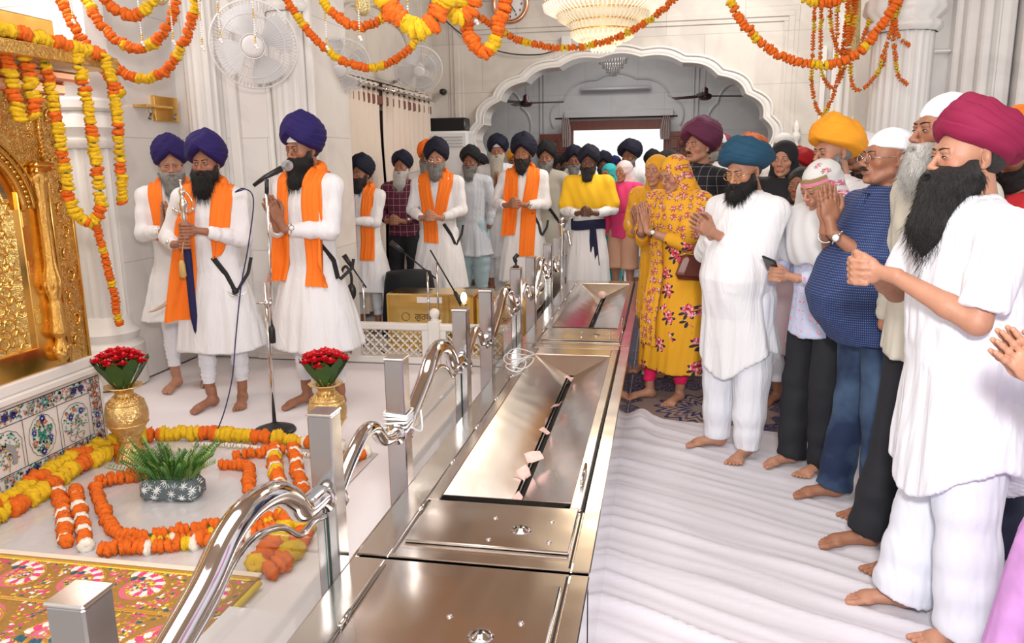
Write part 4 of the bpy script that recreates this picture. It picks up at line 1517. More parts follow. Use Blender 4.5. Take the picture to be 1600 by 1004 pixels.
# gold tinsel tassels
m_tin = mat('gold_tinsel', (.80, .68, .35), .35, .7, bump=1, bscale=90)
for k, (x, y, z0, z1, lab) in enumerate(((1.33, 6.3, 2.8, 2.28, 'long gold tinsel tassel hanging in the right bunch of garlands'), (-2.86, 4.3, 2.7, 2.5, 'small pale tinsel tassel at top edge above the left swag'), (-1.98, 5.2, 2.8, 2.55, 'small pale tinsel tassel at top edge above the shallow swag'))):
    def tf(r, z, t):
        return r * (1 + .18 * sin(9 * t) + .1 * sin(31 * z / .1))
    mb = MB().lathe([(.02, 0), (.045, .03), (.042, .2), (.03, z0 - z1)], 26, fn=tf)
    o = mb.build('tinsel_tassel', m_tin, loc=(x, y, z1))
    tag(o, lab, 'tassel')

# ================================================================ VASES WITH ROSES
m_vase = relief_gold('vase_gold', 55, .35, (.92, .64, .27), .26)
m_rose = mat('rose_red', (.62, .004, .015), .5)
m_leafw = mat('broad_leaf', (.035, .10, .018), .45, var=.3, vscale=20)


def rose(mb, c, r, tilt):
    for ring, (rad, hgt, cnt) in enumerate(((.35, .95, 3), (.62, .80, 4), (.92, .55, 5))):
        for k in range(cnt):
            a0 = 2 * pi * k / cnt + ring * .7 + tilt
            U, V_ = np.meshgrid(np.linspace(-.75, .75, 6), np.linspace(0, 1, 5), indexing='ij')
            an = a0 + U * (1.25 if ring == 0 else 1.0)
            rr_ = rad * (.35 + .65 * np.sin(V_ * 1.7)) * (1 + .12 * V_ ** 4)
            zz_ = hgt * (V_ - .35 * V_ ** 4) - .15 * U ** 2 * V_
            mb.grid(np.stack([c[0] + r * rr_ * np.cos(an), c[1] + r * rr_ * np.sin(an), c[2] + r * zz_], -1))
    mb.sphere((c[0], c[1], c[2] + r * .45), (r * .3, r * .3, r * .45), n=8, m=6)


def vase(x, y, s, label, blabel):
    e = empty('gold_vase', (x, y, -.006), 0, label, 'vase', 'gold vases of red roses')

    def vf(r, z, t):
        if z < .10 * s or .12 * s < z < .19 * s:
            return r * (1 + .035 * sin(16 * t))
        return r
    P = [(.0, 0), (.088, 0), (.092, .012), (.085, .03), (.075, .05), (.060, .085), (.050, .11), (.052, .13), (.066, .145), (.058, .16), (.082, .185), (.105, .22), (.118, .26), (.119, .30), (.108, .345), (.085, .375),
         (.060, .395), (.050, .41), (.052, .42), (.056, .435), (.075, .45), (.098, .455), (.10, .462), (.06, .458), (.045, .42), (.0, .41)]
    P = [(a * s, b_ * s) for a, b_ in P]
    MB().lathe(P[:16], 56, fn=vf, cap=False).build('body', m_vase, e)
    mb = MB()

    def rimf(r, z, t):
        return r * (1 + (.07 * abs(sin(5 * t)) if r > .07 * s else 0))
    mb.lathe(P[15:], 60, fn=rimf, cap=False)
    for z, r in ((.36, .100), (.235, .112), (.40, .056)):
        t = np.linspace(0, 2 * pi, 40)[:-1]
        mb.tube(np.stack([r * s * np.cos(t), r * s * np.sin(t), np.full_like(t, z * s)], 1), .005 * s, 6, closed=True)
    for k in range(18):
        a = 2 * pi * k / 18
        mb.tube([((.055) * s * cos(a), .055 * s * sin(a), .40 * s), (.085 * s * cos(a), .085 * s * sin(a), .372 * s)], .006 * s, 5)
    mb.build('neck', m_vase, e)
    # leaf wrap and roses: a bouquet of its own
    b_ = empty('rose_bouquet', (x, y, .442 * s), 0, blabel, 'bouquet', 'bouquets of red roses')
    s *= 1.22
    lf = MB()
    nl = 9
    for k in range(nl):
        a0 = 2 * pi * k / nl + .2
        U, V_ = np.meshgrid(np.linspace(-1, 1, 7), np.linspace(0, 1, 8), indexing='ij')
        wid = .46 * np.sin(np.clip(V_ * 1.15 + .35, 0, pi)) * (1 - .55 * V_ ** 5)
        an = a0 + U * wid
        rr_ = (.028 + .085 * V_ ** .9 + .006 * (k % 2)) * s * 1.05
        lf.grid(np.stack([rr_ * np.cos(an), rr_ * np.sin(an), (.125 * V_ - .015 * U ** 2 * V_ + .008 * (k % 3) * V_) * s * 1.1], -1))
    lf.build('leaf_wrap', m_leafw, b_)
    rr2 = random.Random(int(x * 100))
    for k in range(24):
        q = sqrt((k + .5) / 24) * .105 * s
        a = k * 2.399
        mbr = MB()
        rose(mbr, (q * cos(a), q * sin(a), (.125 + .045 * (1 - (q / (.1 * s)) ** 2) + rr2.uniform(-.008, .01)) * s), .031 * s * rr2.uniform(.85, 1.15), rr2.random() * 6)
        mbr.build('rose', m_rose, b_)
    st = MB()
    for k in range(26):
        a, q = rr2.uniform(0, 6.28), rr2.uniform(.02, .10) * s
        st.grid(np.array([[(q * cos(a) + i * .006 - .003, q * sin(a), (.10 + j * .03) * s) for j in range(3)] for i in range(2)]) + rr2.uniform(-.003, .003))
    st.build('sprigs', m_leafw, b_)


vase(-2.86, 3.62, .94, 'ornate gold vase beside the marble plinth', 'red roses in a broad green leaf wrap in the vase beside the plinth')
vase(-1.80, 3.88, .90, 'ornate gold vase partly hidden behind the tall steel post', 'red roses in green leaves above the steel post, right of the microphone stand')

# pot of cut grass wrapped in star-patterned cloth
e = empty('grass_pot', (-2.32, 3.20, -.006), .12, 'low dark grey pot wrapped in white star pattern with cut green fern leaves', 'plant pot')
m = mat('star_wrap', (.10, .13, .14), .5)
N, L = nt_of(m)
tc = N.new('ShaderNodeTexCoord')
v = N.new('ShaderNodeTexVoronoi')
v.inputs['Scale'].default_value = 24
L.new(tc.outputs['Object'], v.inputs['Vector'])
s1 = N.new('ShaderNodeSeparateXYZ')
sub = N.new('ShaderNodeVectorMath')
sub.operation = 'SUBTRACT'
sc_ = N.new('ShaderNodeVectorMath')
sc_.operation = 'SCALE'
sc_.inputs[3].default_value = 24
L.new(tc.outputs['Object'], sc_.inputs[0])
L.new(tc.outputs['Object'], sub.inputs[0])
L.new(v.outputs['Position'], sub.inputs[1])
sub.inputs[0].default_value = (0, 0, 0)
L.new(sub.outputs[0], s1.inputs[0])
an = mth(N, L, 'ARCTAN2', s1.outputs[2], s1.outputs[0])
pt = mth(N, L, 'ABSOLUTE', mth(N, L, 'SINE', mth(N, L, 'MULTIPLY', an, 4)))
thr = mth(N, L, 'ADD', mth(N, L, 'MULTIPLY', pt, -.38), .58)
ins = mth(N, L, 'LESS_THAN', v.outputs[0], thr)
L.new(mixc(N, L, ins, (.10, .13, .14), (.75, .76, .75)), N['Principled BSDF'].inputs['Base Color'])
mb = MB().box((-.145, -.075, 0), (.145, .075, .115), bev=.03)
mb.build('pot', m, e)
gm = mat('fern_green', (.07, .20, .03), .5, var=.4, vscale=12)
gm2 = mat('fern_light', (.22, .36, .08), .5, var=.3, vscale=12)
rr2 = random.Random(3)
fa, fb = MB(), MB()
for k in range(95):
    bx, by = rr2.uniform(-.125, .125), rr2.uniform(-.06, .06)
    lean = (bx * .9 + rr2.uniform(-.05, .05), by * .9 + rr2.uniform(-.06, .04))
    H_ = rr2.uniform(.09, .17)
    P = spline([(bx, by, .10), (bx + lean[0] * .4, by + lean[1] * .4, .10 + H_ * .6), (bx + lean[0], by + lean[1], .10 + H_)], 7)
    tgt = fa if rr2.random() < .75 else fb
    tgt.tube(P, .0016, 4)
    az = rr2.uniform(0, pi)
    for i in range(2, len(P)):
        for s_ in (-1, 1):
            d = np.array((cos(az) * s_, sin(az) * s_, .8))
            d /= np.linalg.norm(d)
            l_ = .055 * (1 - .5 * i / len(P))
            w_ = np.array((-sin(az), cos(az), 0)) * .0035
            a_ = P[i]
            tgt.add([a_, a_ + d * l_ * .5 + w_, a_ + d * l_, a_ + d * l_ * .5 - w_], [(0, 1, 2, 3)])
lv = tag(fa.build('fern_leaves', gm, e, smooth=False), kind='stuff')
lv = tag(fb.build('fern_leaves', gm2, e, smooth=False), kind='stuff')

# plastic film under the floor garlands
m = mat('clear_film', (.60, .585, .60), .16, coat=.3, bump=.9, bscale=9, spec=.6, stretch=(1, .5, 1), var=.08, vscale=6)
nx, ny = 60, 60
X, Y = np.meshgrid(np.linspace(0, 1, nx), np.linspace(0, 1, ny), indexing='ij')
x0 = -3.15 + X * (1.62 + .0 * Y)
y0 = 2.50 + Y * 1.42
Z = .0008 + .002 * np.abs(wave_noise(np.stack([x0, y0, 0 * x0], -1), 14, 8, 3))
o = MB().grid(np.stack([x0, y0, Z], -1)).build('plastic_film', m)
tag(o, 'wrinkled grey plastic film under the floor garlands', 'plastic sheet')

# embroidered cloth on a low stool in the near left corner
e = empty('embroidered_cloth', (-3.1, 2.56, 0), 0, 'richly embroidered gold, pink and teal paisley cloth in the near left corner', 'cloth')
mcl = [mat('cloth_pink', (.72, .16, .24), .8, bump=.3, bscale=300), mat('stitch_gold', (.72, .42, .08), .35, .6), mat('stitch_cream', (.80, .72, .60), .7), mat('stitch_pink', (.75, .06, .22), .6),
       mat('stitch_teal', (.01, .12, .17), .3), mat('stitch_yellow', (.80, .62, .05), .6), mat('cloth_gold', (.50, .27, .07), .55, .3, bump=.6, bscale=260, var=.3, vscale=90), mat('stitch_white', (.82, .80, .78), .6)]
mb = MB()
mb.box((-.035, -2.3, -.004), (1.58, 0, .016), 6, bev=.004)
mb.box((-.035, -.012, .0), (1.58, .018, .019), 2, bev=.003)
mb.build('cloth', mcl, e, smooth=False)
rs = random.Random(21)
ST = MB()
occupied = []


def stitch(x, y, a, l, w, c, z=.0168):
    u = np.array((cos(a), sin(a), 0)) * l * .66
    v_ = np.array((-sin(a), cos(a), 0)) * w * .85
    c0 = np.array((x, y, z))
    ST.add([c0 - u, c0 - u * .5 - v_, c0 + u * .5 - v_, c0 + u, c0 + u * .5 + v_, c0 - u * .5 + v_, c0 + np.array((0, 0, .002))],
           [(0, 1, 6), (1, 2, 6), (2, 3, 6), (3, 4, 6), (4, 5, 6), (5, 0, 6)], c)


def inb(x, y):
    return -.02 < x < 1.57 and -2.25 < y < -.02


def paisley(cx, cy, s, rot, mirror=1):
    def pt(t, off=0):      # a comma-shaped curl
        r_ = s * (1 - t / 7.5) + off
        a = rot + mirror * t
        k = .35 * s * max(0, 1 - t / 2.2)
        return cx + r_ * cos(a) + k * cos(rot - mirror * 1.2), cy + r_ * sin(a) + k * sin(rot - mirror * 1.2), a
    for lane, (off, col, l, w, st, rad) in enumerate(((0.0, 1, .022, .006, .018, 0), (-.012, 5, .018, .004, .018, 0), (-.034, (7, 3), .046, .017, .020, 1), (-.062, 1, .02, .005, .018, 0),
                                                      (-.078, (4, 4, 1), .030, .012, .018, 1), (-.098, 1, .018, .004, .018, 0))):
        if s + off < .03:
            continue
        t, i = 0.0, 0
        while t < 5.9:
            x, y, a = pt(t, off * s / .17)
            r_ = max(.02, s * (1 - t / 7.5) + off)
            if r_ > .025 and inb(x, y):
                c = col if isinstance(col, int) else col[i % len(col)]
                ang = a + (.5 * mirror if rad else pi / 2)
                stitch(x, y, ang, l * min(1, s / .15), w, c, .0168 + .0004 * lane)
            t += st / max(r_, .03)
            i += 1
    for _ in range(34):
        a, q = rs.uniform(0, 6.28), s * .42 * sqrt(rs.random())
        x, y = cx + q * cos(a), cy + q * sin(a)
        if inb(x, y):
            stitch(x, y, rs.uniform(0, 6.28), .018, .009, rs.choice((1, 1, 3, 4, 5, 2)))


def disc(cx, cy, s, c, z=.0162):
    P = [(cx + s * cos(q), cy + s * sin(q), z) for q in np.linspace(0, 2 * pi, 24)[:-1]]
    ST.add(P, [list(range(23))], c)


PC = []
rowy = -.16
k = 0
while rowy > -2.3:
    s = .125 if k == 0 else .185
    dx_ = s * 2.15
    xs = -.7 + (k % 2) * dx_ / 2
    while xs < 1.6:
        if inb(xs, rowy):
            disc(xs, rowy, s * .66, 0)
        PC.append((xs, rowy, s))
        paisley(xs - .1 * s, rowy, s * .56, 2.0 + k, -1 if k % 2 else 1)
        paisley(xs, rowy, s, pi * .65 + (k % 2) * 2.0, 1 if k % 2 else -1)
        xs += dx_
    rowy -= s * 2.0 if k else .30
    k += 1
for row, c in ((-.028, 1), (-.042, 5), (-.30, 1), (-.312, 1)):
    x = -.75
    while x < 1.56:
        stitch(x, row, .25, .02, .007, c, .0172)
        x += .013
for _ in range(13000):
    x, y = rs.uniform(-.02, 1.57), rs.uniform(-2.2, -.03)
    if all((x - a_) ** 2 + (y - b_) ** 2 > (c_ * .86) ** 2 for a_, b_, c_ in PC):
        stitch(x, y, rs.uniform(0, 6.28), rs.uniform(.012, .02), .006, rs.choice((1, 1, 1, 1, 5, 4, 3, 3, 7, 0)), .0164)
ST.build('embroidery', mcl, e, smooth=False)
# white box edge and yellow piping by the glass
mb = MB().box((-1.50, 1.10, -.006), (-1.03, 2.30, .05), bev=.01)
o = mb.build('floor_mattress', m_sheet)
tag(o, 'low white covered mattress behind the glass nearest the camera', 'mattress')
mb = MB().tube([(-1.49, 2.5, .02), (-1.505, 1.2, .02)], .012, 8)
o = mb.build('piping', mat('yellow_piping', (.80, .62, .05), .6), e)
o.location = (3.1, -2.56, 0)

# ================================================================ MICROPHONE STAND, JALI, HARMONIUM
e = empty('microphone_stand', (-2.29, 4.18, -.008), 0, 'tall chrome microphone stand on a round black base before the singer', 'microphone stand')
MB().lathe([(.0, .0), (.125, .0), (.128, .008), (.12, .022), (.07, .040), (.035, .052), (.02, .06)], 40).build('base', m_rubber, e)
MB().tube([(0, 0, .05), (.008, 0, .92)], .0125, 12).build('lower_pole', m_chrome, e)
MB().tube([(.03, .005, .60), (.055, .02, 1.46)], .009, 12).build('upper_pole', m_chrome, e)
MB().lathe([(.018, 0), (.02, .02), (.02, .08), (.016, .10)], 14, (.03, .0, .56)).build('grip', m_rubber, e)
mb = MB().lathe([(.02, -.02), (.022, 0), (.02, .02)], 14, (.012, 0, .80)).tube([(.0, 0, .80), (.05, 0, .80)], .010, 8).tube([(-.05, -.01, .80), (.0, 0, .80)], .008, 8)
mb.build('clamp', m_chrome, e)
MB().tube([(.055, .02, 1.44), (.058, .025, 1.52)], .012, 10).build('clip', m_rubber, e)
e2 = empty('microphone', (-2.215, 4.24, 1.53), 0, 'black microphone with a silver mesh head held at the singer mouth', 'microphone')
MB().tube([(-.11, -.02, -.055), (-.05, 0, -.01), (.04, .05, .04)], [.011, .014, .019], 14).build('handle', m_rubber, e2)
MB().sphere((.068, .062, .056), (.034, .034, .032), n=20, m=14).build('mesh_head', mat('mic_mesh', (.55, .56, .58), .35, .9, bump=1, bscale=500), e2)
o = MB().tube(spline([(-2.37, 4.19, 1.455), (-2.42, 4.18, 1.44), (-2.36, 4.17, 1.46), (-2.30, 4.16, 1.40), (-2.34, 4.14, 1.15), (-2.40, 4.12, .9), (-2.45, 4.1, .6), (-2.47, 4.05, .35), (-2.52, 3.98, .12), (-2.6, 3.96, .01), (-2.8, 4.02, .004), (-3.0, 4.1, .004)], 10), .004, 6).build('cable', mat('blue_cable', (.015, .02, .10), .4))
tag(o, 'thin dark blue cable hanging from the microphone to the white floor', 'cable')

# pierced marble rail
e = empty('marble_rail', (-3.3, 5.86, 0), 0, 'low white marble rail pierced with quatrefoils behind the singers', 'rail')
mb = MB()
mb.box((0, -.03, 0), (2.2, .03, .055), bev=.006)
mb.box((0, -.035, .275), (2.2, .035, .33), bev=.01)
for x in (0, .86, 1.46, 1.58, 2.12):
    mb.box((x - .02, -.028, .05), (x + .06, .028, .28), bev=.004)
mb.build('frame', m_ledge, e, smooth=False)
# one continuous pierced plate: cells with quatrefoil holes
PL = MB()


def hole_cell(mb, cx, cz, s, hole, y0, y1):
    n = 24
    inn, out = [], []
    for k in range(n):
        a = 2 * pi * k / n + pi / 4
        r_ = hole * (.52 + .48 * abs(cos(2 * (a - 0)))) if True else hole
        inn.append((cx + r_ * cos(a), cz + r_ * sin(a)))
        q = s / (abs(cos(a)) + abs(sin(a)))
        out.append((cx + q * cos(a), cz + q * sin(a)))
    for y, fl in ((y0, 1), (y1, -1)):
        V = [(p[0], y, p[1]) for p in inn + out]
        mb.add(V, [(k, (k + 1) % n, n + (k + 1) % n, n + k)[::fl] for k in range(n)])
    V = [(p[0], y0, p[1]) for p in inn] + [(p[0], y1, p[1]) for p in inn]
    mb.add(V, [(k, n + k, n + (k + 1) % n, (k + 1) % n) for k in range(n)])


cell = .037
for xa, xb in ((.06, .84), (.92, 1.44), (1.64, 2.10)):
    nx_ = int((xb - xa) / (2 * cell))
    for i in range(nx_):
        for j in range(3):
            hole_cell(PL, xa + cell + i * 2 * cell, .055 + cell + j * 2 * cell, cell, .031, -.012, .012)
            if i < nx_ - 1 and j < 2:
                hole_cell(PL, xa + 2 * cell + i * 2 * cell, .055 + 2 * cell + j * 2 * cell, cell, .031, -.012, .012)
PL.build('pierced_panel', m_ledge, e, smooth=False)
for k, x in enumerate((1.55, 2.2)):
    p = empty('rail_post', (-3.3 + x, 5.84, 0), 0, ('white marble post with ball finial in the pierced rail', 'second marble ball post at the steel railing end of the pierced rail')[k], 'post', 'marble posts of the pierced rail')
    MB().box((-.045, -.045, 0), (.045, .045, .36), bev=.006).build('shaft', m_ledge, p, smooth=False)
    MB().lathe([(.03, 0), (.034, .01), (.022, .02), (.035, .035), (.042, .055), (.038, .08), (.02, .095), (.0, .10)], 18, (0, 0, .36), cap=False).build('finial', m_ledge, p)

m_brass = steel('brass_sheet', .16, (.86, .62, .22), (1, 1, 1), .35)
m_ink = mat('engraved_ink', (.12, .08, .03), .6)
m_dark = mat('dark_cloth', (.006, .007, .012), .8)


def text(s, size, loc, rot, m, parent, name='lettering', ext=.001):
    c = bpy.data.curves.new(name, 'FONT')
    c.body = s
    c.size = size
    c.extrude = ext
    c.align_x = 'CENTER'
    c.align_y = 'CENTER'
    c.materials.append(m)
    tmp = bpy.data.objects.new(name, c)
    COL.objects.link(tmp)
    bpy.context.view_layer.update()
    me = bpy.data.meshes.new_from_object(tmp.evaluated_get(bpy.context.evaluated_depsgraph_get()))
    bpy.data.objects.remove(tmp)
    o = bpy.data.objects.new(name, me)
    COL.objects.link(o)
    o.parent = parent
    o.location = loc
    o.rotation_euler = rot
    return o


for k, (x, y, w, lab) in enumerate(((-2.31, 6.28, .78, 'polished brass harmonium case standing behind the marble rail'), (-1.50, 6.20, .50, 'brass harmonium case seen between the steel posts'), (-.99 - .4, 6.9, .36, 'small brass case behind the glass railing panels'))):
    e = empty('harmonium_case', (x, y, -.006), 0, lab, 'harmonium case', 'brass harmonium cases')
    MB().box((0, 0, 0), (w, .34, .50), bev=.012).build('case', m_brass, e, smooth=False)
    mb = MB()
    mb.box((.02, -.006, .03), (.035, .0, .48))
    mb.box((w - .035, -.006, .03), (w - .02, .0, .48))
    mb.box((.02, -.006, .03), (w - .02, .0, .045))
    mb.build('edge_strip', m_bead, e, smooth=False)
    if k < 2:
        text('ਗੁਰਬਾਣੀ', .075, (w * .47, -.004, .30), (pi / 2, 0, 0), m_ink, e)
        t = np.linspace(0, 2 * pi, 24)[:-1]
        MB().tube(np.stack([w * .22 + .035 * np.cos(t), np.full_like(t, -.003), .30 + .035 * np.sin(t)], 1), .0025, 5, closed=True).build('emblem', m_ink, e)
    if k == 0:
        MB().box((.28, -.008, .425), (.50, -.002, .475)).build('paper_strip', mat('paper', (.8, .76, .78), .7), e, smooth=False)
# draped dark stool behind the case
mb = MB()
def dr(r, z, t):
    return r * (1 + .05 * sin(7 * t) * (1 - z / .6))
mb.lathe([(.27, 0), (.25, .3), (.23, .5), (.21, .58), (.0, .60)], 48, fn=dr, cap=False)
o = mb.build('draped_stool', m_dark, loc=(-2.33, 6.98, 0))
tag(o, 'dark cloth draped low stool behind the brass harmonium case', 'stool')

# small microphone stands
def boom(name, base, top, tip, label, r=.008):
    e = empty(name, base, 0, label, 'microphone stand', 'small black microphone stands by the harmonium')
    B = np.array(base)
    mb = MB()
    for a in (0.3, 2.4, 4.5):
        mb.tube([(0, 0, .12), (.16 * cos(a), .16 * sin(a), .01)], .006, 6)
    mb.build('tripod', m_rubber, e)
    MB().tube([(0, 0, .1), tuple(np.array(top) - B)], r, 8).build('pole', m_chrome, e)
    d = np.array(tip) - np.array(top)
    MB().tube([tuple(np.array(top) - B - d * .35), tuple(np.array(tip) - B)], .007, 8).build('boom_arm', m_rubber, e)
    u = d / np.linalg.norm(d)
    MB().tube([tuple(np.array(tip) - B), tuple(np.array(tip) - B + u * .07), tuple(np.array(tip) - B + u * .13)], [.014, .02, .022], 10).build('microphone_head', m_rubber, e)
    return e


boom('boom_stand', (-1.86, 6.05, 0), (-1.86, 6.05, .72), (-2.06, 6.05, .88), 'black boom microphone stand leaning over the brass harmonium case')
boom('boom_stand', (-1.80, 6.12, 0), (-1.80, 6.12, .80), (-1.65, 6.1, .55), 'second thin microphone stand beside the boom stand')
boom('boom_stand', (-2.42, 6.05, 0), (-2.42, 6.05, .62), (-2.50, 6.05, .74), 'short microphone stand seen right behind the singer white robe')
e = empty('headphone_hook', (-2.55, 6.02, 0), 0, 'black headphones hanging on a small stand right of the singer', 'headphones')
MB().tube(spline([(-.04, 0, .45), (-.045, 0, .68), (0, 0, .76), (.045, 0, .68), (.03, 0, .52)], 6), .012, 8).build('band', m_rubber, e)
MB().tube([(0, 0, 0), (0, 0, .5)], .01, 8).build('stand', m_chrome, e)
MB().sphere((.04, 0, .55), (.04, .03, .07), n=12, m=8).build('ear_cushion', m_rubber, e)
MB().box((-.01, -.04, .20), (.05, .0, .25), bev=.01).build('red_clip', mat('red_plastic', (.6, .02, .03), .4), e)
# small glowing stem added in place of a flash glint on brass
e = empty('flash_glint', (-1.45, 5.62, 0), 0, 'small added glow standing in for the flash glint beside the steel post', 'lamp')
MB().lathe([(.05, 0), (.05, .01), (.01, .02), (.01, .52), (.025, .53), (.02, .55)], 14).build('stem', m_brass, e)
MB().sphere((0, 0, .59), (.024, .024, .04), n=12, m=10).build('glint_ball', mat('glint_glow', (1, .8, .5), .5, emit=(1, .75, .4), estr=12), e)

# ================================================================ FANS, CLOCK, CHANDELIERS, CURTAINS, BRACKETS
m_fan = mat('white_plastic', (.74, .74, .75), .35)
m_fan_blade = mat('clear_blade', (.70, .71, .73), .3)


def wall_fan(loc, target, R_, wallpt, label):
    e = empty('wall_fan', loc, 0, label, 'fan', 'white caged wall fans')
    q = (Vector(target) - Vector(loc)).to_track_quat('Z', 'Y')
    e.rotation_euler = q.to_euler()
    inv = q.to_matrix().inverted()
    c = MB()
    n = 72
    for k in range(n):
        a = 2 * pi * k / n
        pr = [(.28, .075), (.6, .07), (.85, .045), (1.0, 0), (.86, -.06), (.5, -.10), (.2, -.11)]
        c.tube([(r * R_ * cos(a), r * R_ * sin(a), z * R_ * 3) for r, z in pr], .0014, 4, cap=False)
    c.build('cage_wires', m_fan, e)
    c = MB()
    t = np.linspace(0, 2 * pi, 49)[:-1]
    for r, z, w in ((1.0, 0, .006), (.985, .012, .004), (.72, .165, .004), (.28, .225, .004), (.6, -.28, .003)):
        c.tube(np.stack([r * R_ * np.cos(t), r * R_ * np.sin(t), np.full_like(t, z * R_)], 1), w, 6, closed=True)
    c.build('cage_ring', m_fan, e)
    hb = MB().lathe([(.0, .25), (.15, .25), (.24, .24), (.26, .20), (.25, .19)], 28, fn=lambda r, z, t: r)
    hb.V[0] = hb.V[0] * np.array((R_, R_, R_))
    hb.build('hub_cap', m_fan, e)
    for k in range(4):
        a0 = k * pi / 2 + .4
        U, V_ = np.meshgrid(np.linspace(0, 1, 9), np.linspace(-1, 1, 7), indexing='ij')
        rr_ = R_ * (.22 + .68 * U)
        an = a0 + V_ * (.30 + .30 * np.sin(U * 2.6))
        A = np.stack([rr_ * np.cos(an), rr_ * np.sin(an), R_ * .10 * V_ * (1 - .3 * U)], -1)
        MB().grid(A).build('blade', m_fan_blade, e)
    mt = MB().lathe([(.0, -.62), (.16, -.60), (.22, -.5), (.24, -.3), (.20, -.2), (.1, -.15)], 24)
    mt.V[0] = mt.V[0] * R_
    mt.build('motor', m_fan, e)
    wp = inv @ (Vector(wallpt) - Vector(loc))
    MB().tube(spline([(0, 0, -.45 * R_), (wp[0] * .4, wp[1] * .4, wp[2] * .4 - .1 * R_), tuple(wp)], 6), [.02] * 13, 10).build('wall_arm', m_fan, e)
    return e


wall_fan((-2.86, 5.35, 2.42), (-1.7, 2.2, 1.5), .30, (-3.1, 5.85, 2.2), 'largest white caged fan, on the pier above the purple turbans')
wall_fan((-2.66, 6.35, 2.37), (-1.5, 4.6, .6), .27, (-3.0, 6.56, 2.35), 'white caged fan half hidden behind the fluted column')
wall_fan((-2.60, 8.40, 2.56), (-1.6, 6.0, 1.3), .255, (-3.04, 8.9, 2.5), 'smallest white caged fan above the cream curtain')
# clock
e = empty('wall_clock', (-1.98, 10.47, 3.56), 0, 'round copper rimmed wall clock cut by the top edge', 'clock')
MB().lathe([(.0, -.01), (.185, -.01), (.19, -.005), (.195, .03), (.0, .03)], 40, axis='y', cap=False).build('dial', mat('clock_dial', (.7, .7, .7), .4), e)
t = np.linspace(0, 2 * pi, 49)[:-1]
MB().tube(np.stack([.215 * np.cos(t), np.full_like(t, -.01), .215 * np.sin(t)], 1), .03, 10, closed=True).build('rim', mat('copper', (.75, .40, .26), .25, 1.0), e)
mb = MB()
for k in range(12):
    a = k * pi / 6
    mb.box((.15 * sin(a) - .006, -.018, .15 * cos(a) - .014), (.15 * sin(a) + .006, -.012, .15 * cos(a) + .014))
mb.build('hour_marks', m_rubber, e, smooth=False)
MB().tube([(0, -.02, 0), (.07, -.02, -.10)], .006, 5).tube([(0, -.022, 0), (-.12, -.022, -.03)], .004, 5).build('hands', m_rubber, e)
# socket box and cable on the arch wall
o = MB().box((-1.32, 10.44, 3.02), (-1.2, 10.5, 3.14), bev=.008).build('socket_box', m_fan)
tag(o, 'small white socket box on the wall left of the chandelier', 'socket')
o = MB().tube(spline([(-1.25, 10.46, 3.03), (-1.6, 10.46, 2.93), (-2.1, 10.46, 2.98), (-2.6, 10.46, 3.2), (-2.95, 10.46, 3.5)], 8), .008, 6).build('cable', m_rubber)
tag(o, 'thin dark cable sagging across the wall left of the arch', 'cable')
o = MB().lathe([(.0, -.09), (.035, -.085), (.04, -.05), (.045, 0)], 16, (-2.90, 10.46, 2.50), axis='y').build('camera_dome', m_rubber)
tag(o, 'small black security camera low on the wall left of the arch', 'camera')

# chandelier
m_crys = mat('lit_crystal', (.95, .88, .72), .15, emit=(1, .86, .60), estr=.12, bump=.8, bscale=60)
m_crys2 = mat('lit_crystal_top', (.95, .92, .85), .15, emit=(1, .93, .78), estr=.35, bump=.8, bscale=60)
e = empty('chandelier', (-.52, 6.9, 2.50), 0, 'large lit crystal chandelier at the top centre of the hall', 'chandelier')
tiers = [(.52, .36, .50), (.50, .27, .36), (.38, .20, .28), (.27, .13, .21), (.27, .07, .14), (.17, .03, .10), (.11, -.02, .06)]
for ti, (r, z0, z1) in enumerate(tiers):
    mb = MB()
    n = int(r * 150)
    for k in range(n):
        a = 2 * pi * k / n
        r2 = r * .80
        mb.tube([(r * cos(a), r * sin(a), z1), (r * .97 * cos(a), r * .97 * sin(a), (z0 + z1) / 2), (r2 * cos(a), r2 * sin(a), z0)], [.008, .012, .004], 5)
    mb.build('crystal_tier', m_crys2 if ti < 2 else m_crys, e)
mb = MB()
for r, z0, z1 in tiers:
    t = np.linspace(0, 2 * pi, 41)[:-1]
    mb.tube(np.stack([r * np.cos(t), r * np.sin(t), np.full_like(t, z1)], 1), .006, 6, closed=True)
mb.tube([(0, 0, .5), (0, 0, 2.0)], .012, 8)
mb.build('frame', m_bead, e)
mb = MB()
for r, z0, z1 in tiers:
    mb.lathe([(r * .70, z0 + .01), (r * .9, z1 - .01)], 30, cap=False)
mb.build('glass_bowl', m_crys, e)
pl = bpy.data.lights.new('chandelier_light', 'POINT')
pl.energy = 22
pl.color = (1, .85, .62)
pl.shadow_soft_size = .35
po = bpy.data.objects.new('chandelier_light', pl)
COL.objects.link(po)
po.location = (-.52, 6.9, 2.22)
e = empty('small_chandelier', (-.78, 12.4, 2.84), 0, 'small unlit crystal chandelier hanging in the porch behind the arch', 'chandelier')
m_cg = mat('unlit_crystal', (.55, .53, .52), .15, coat=.5, bump=.8, bscale=60)
for r, z0, z1 in ((.27, .26, .34), (.22, .18, .27), (.16, .11, .19), (.10, .05, .12), (.05, 0, .06)):
    mb = MB()
    n = int(r * 110) + 6
    for k in range(n):
        a = 2 * pi * k / n
        mb.tube([(r * cos(a), r * sin(a), z1), (r * .92 * cos(a), r * .92 * sin(a), z0)], [.011, .007], 5)
        mb.sphere((r * .92 * cos(a), r * .92 * sin(a), z0 - .008), .014, n=6, m=4)
    mb.build('crystal_tier', m_cg, e)
MB().tube([(0, 0, .3), (0, 0, 1.65)], .012, 8).build('rod', m_chrome, e)
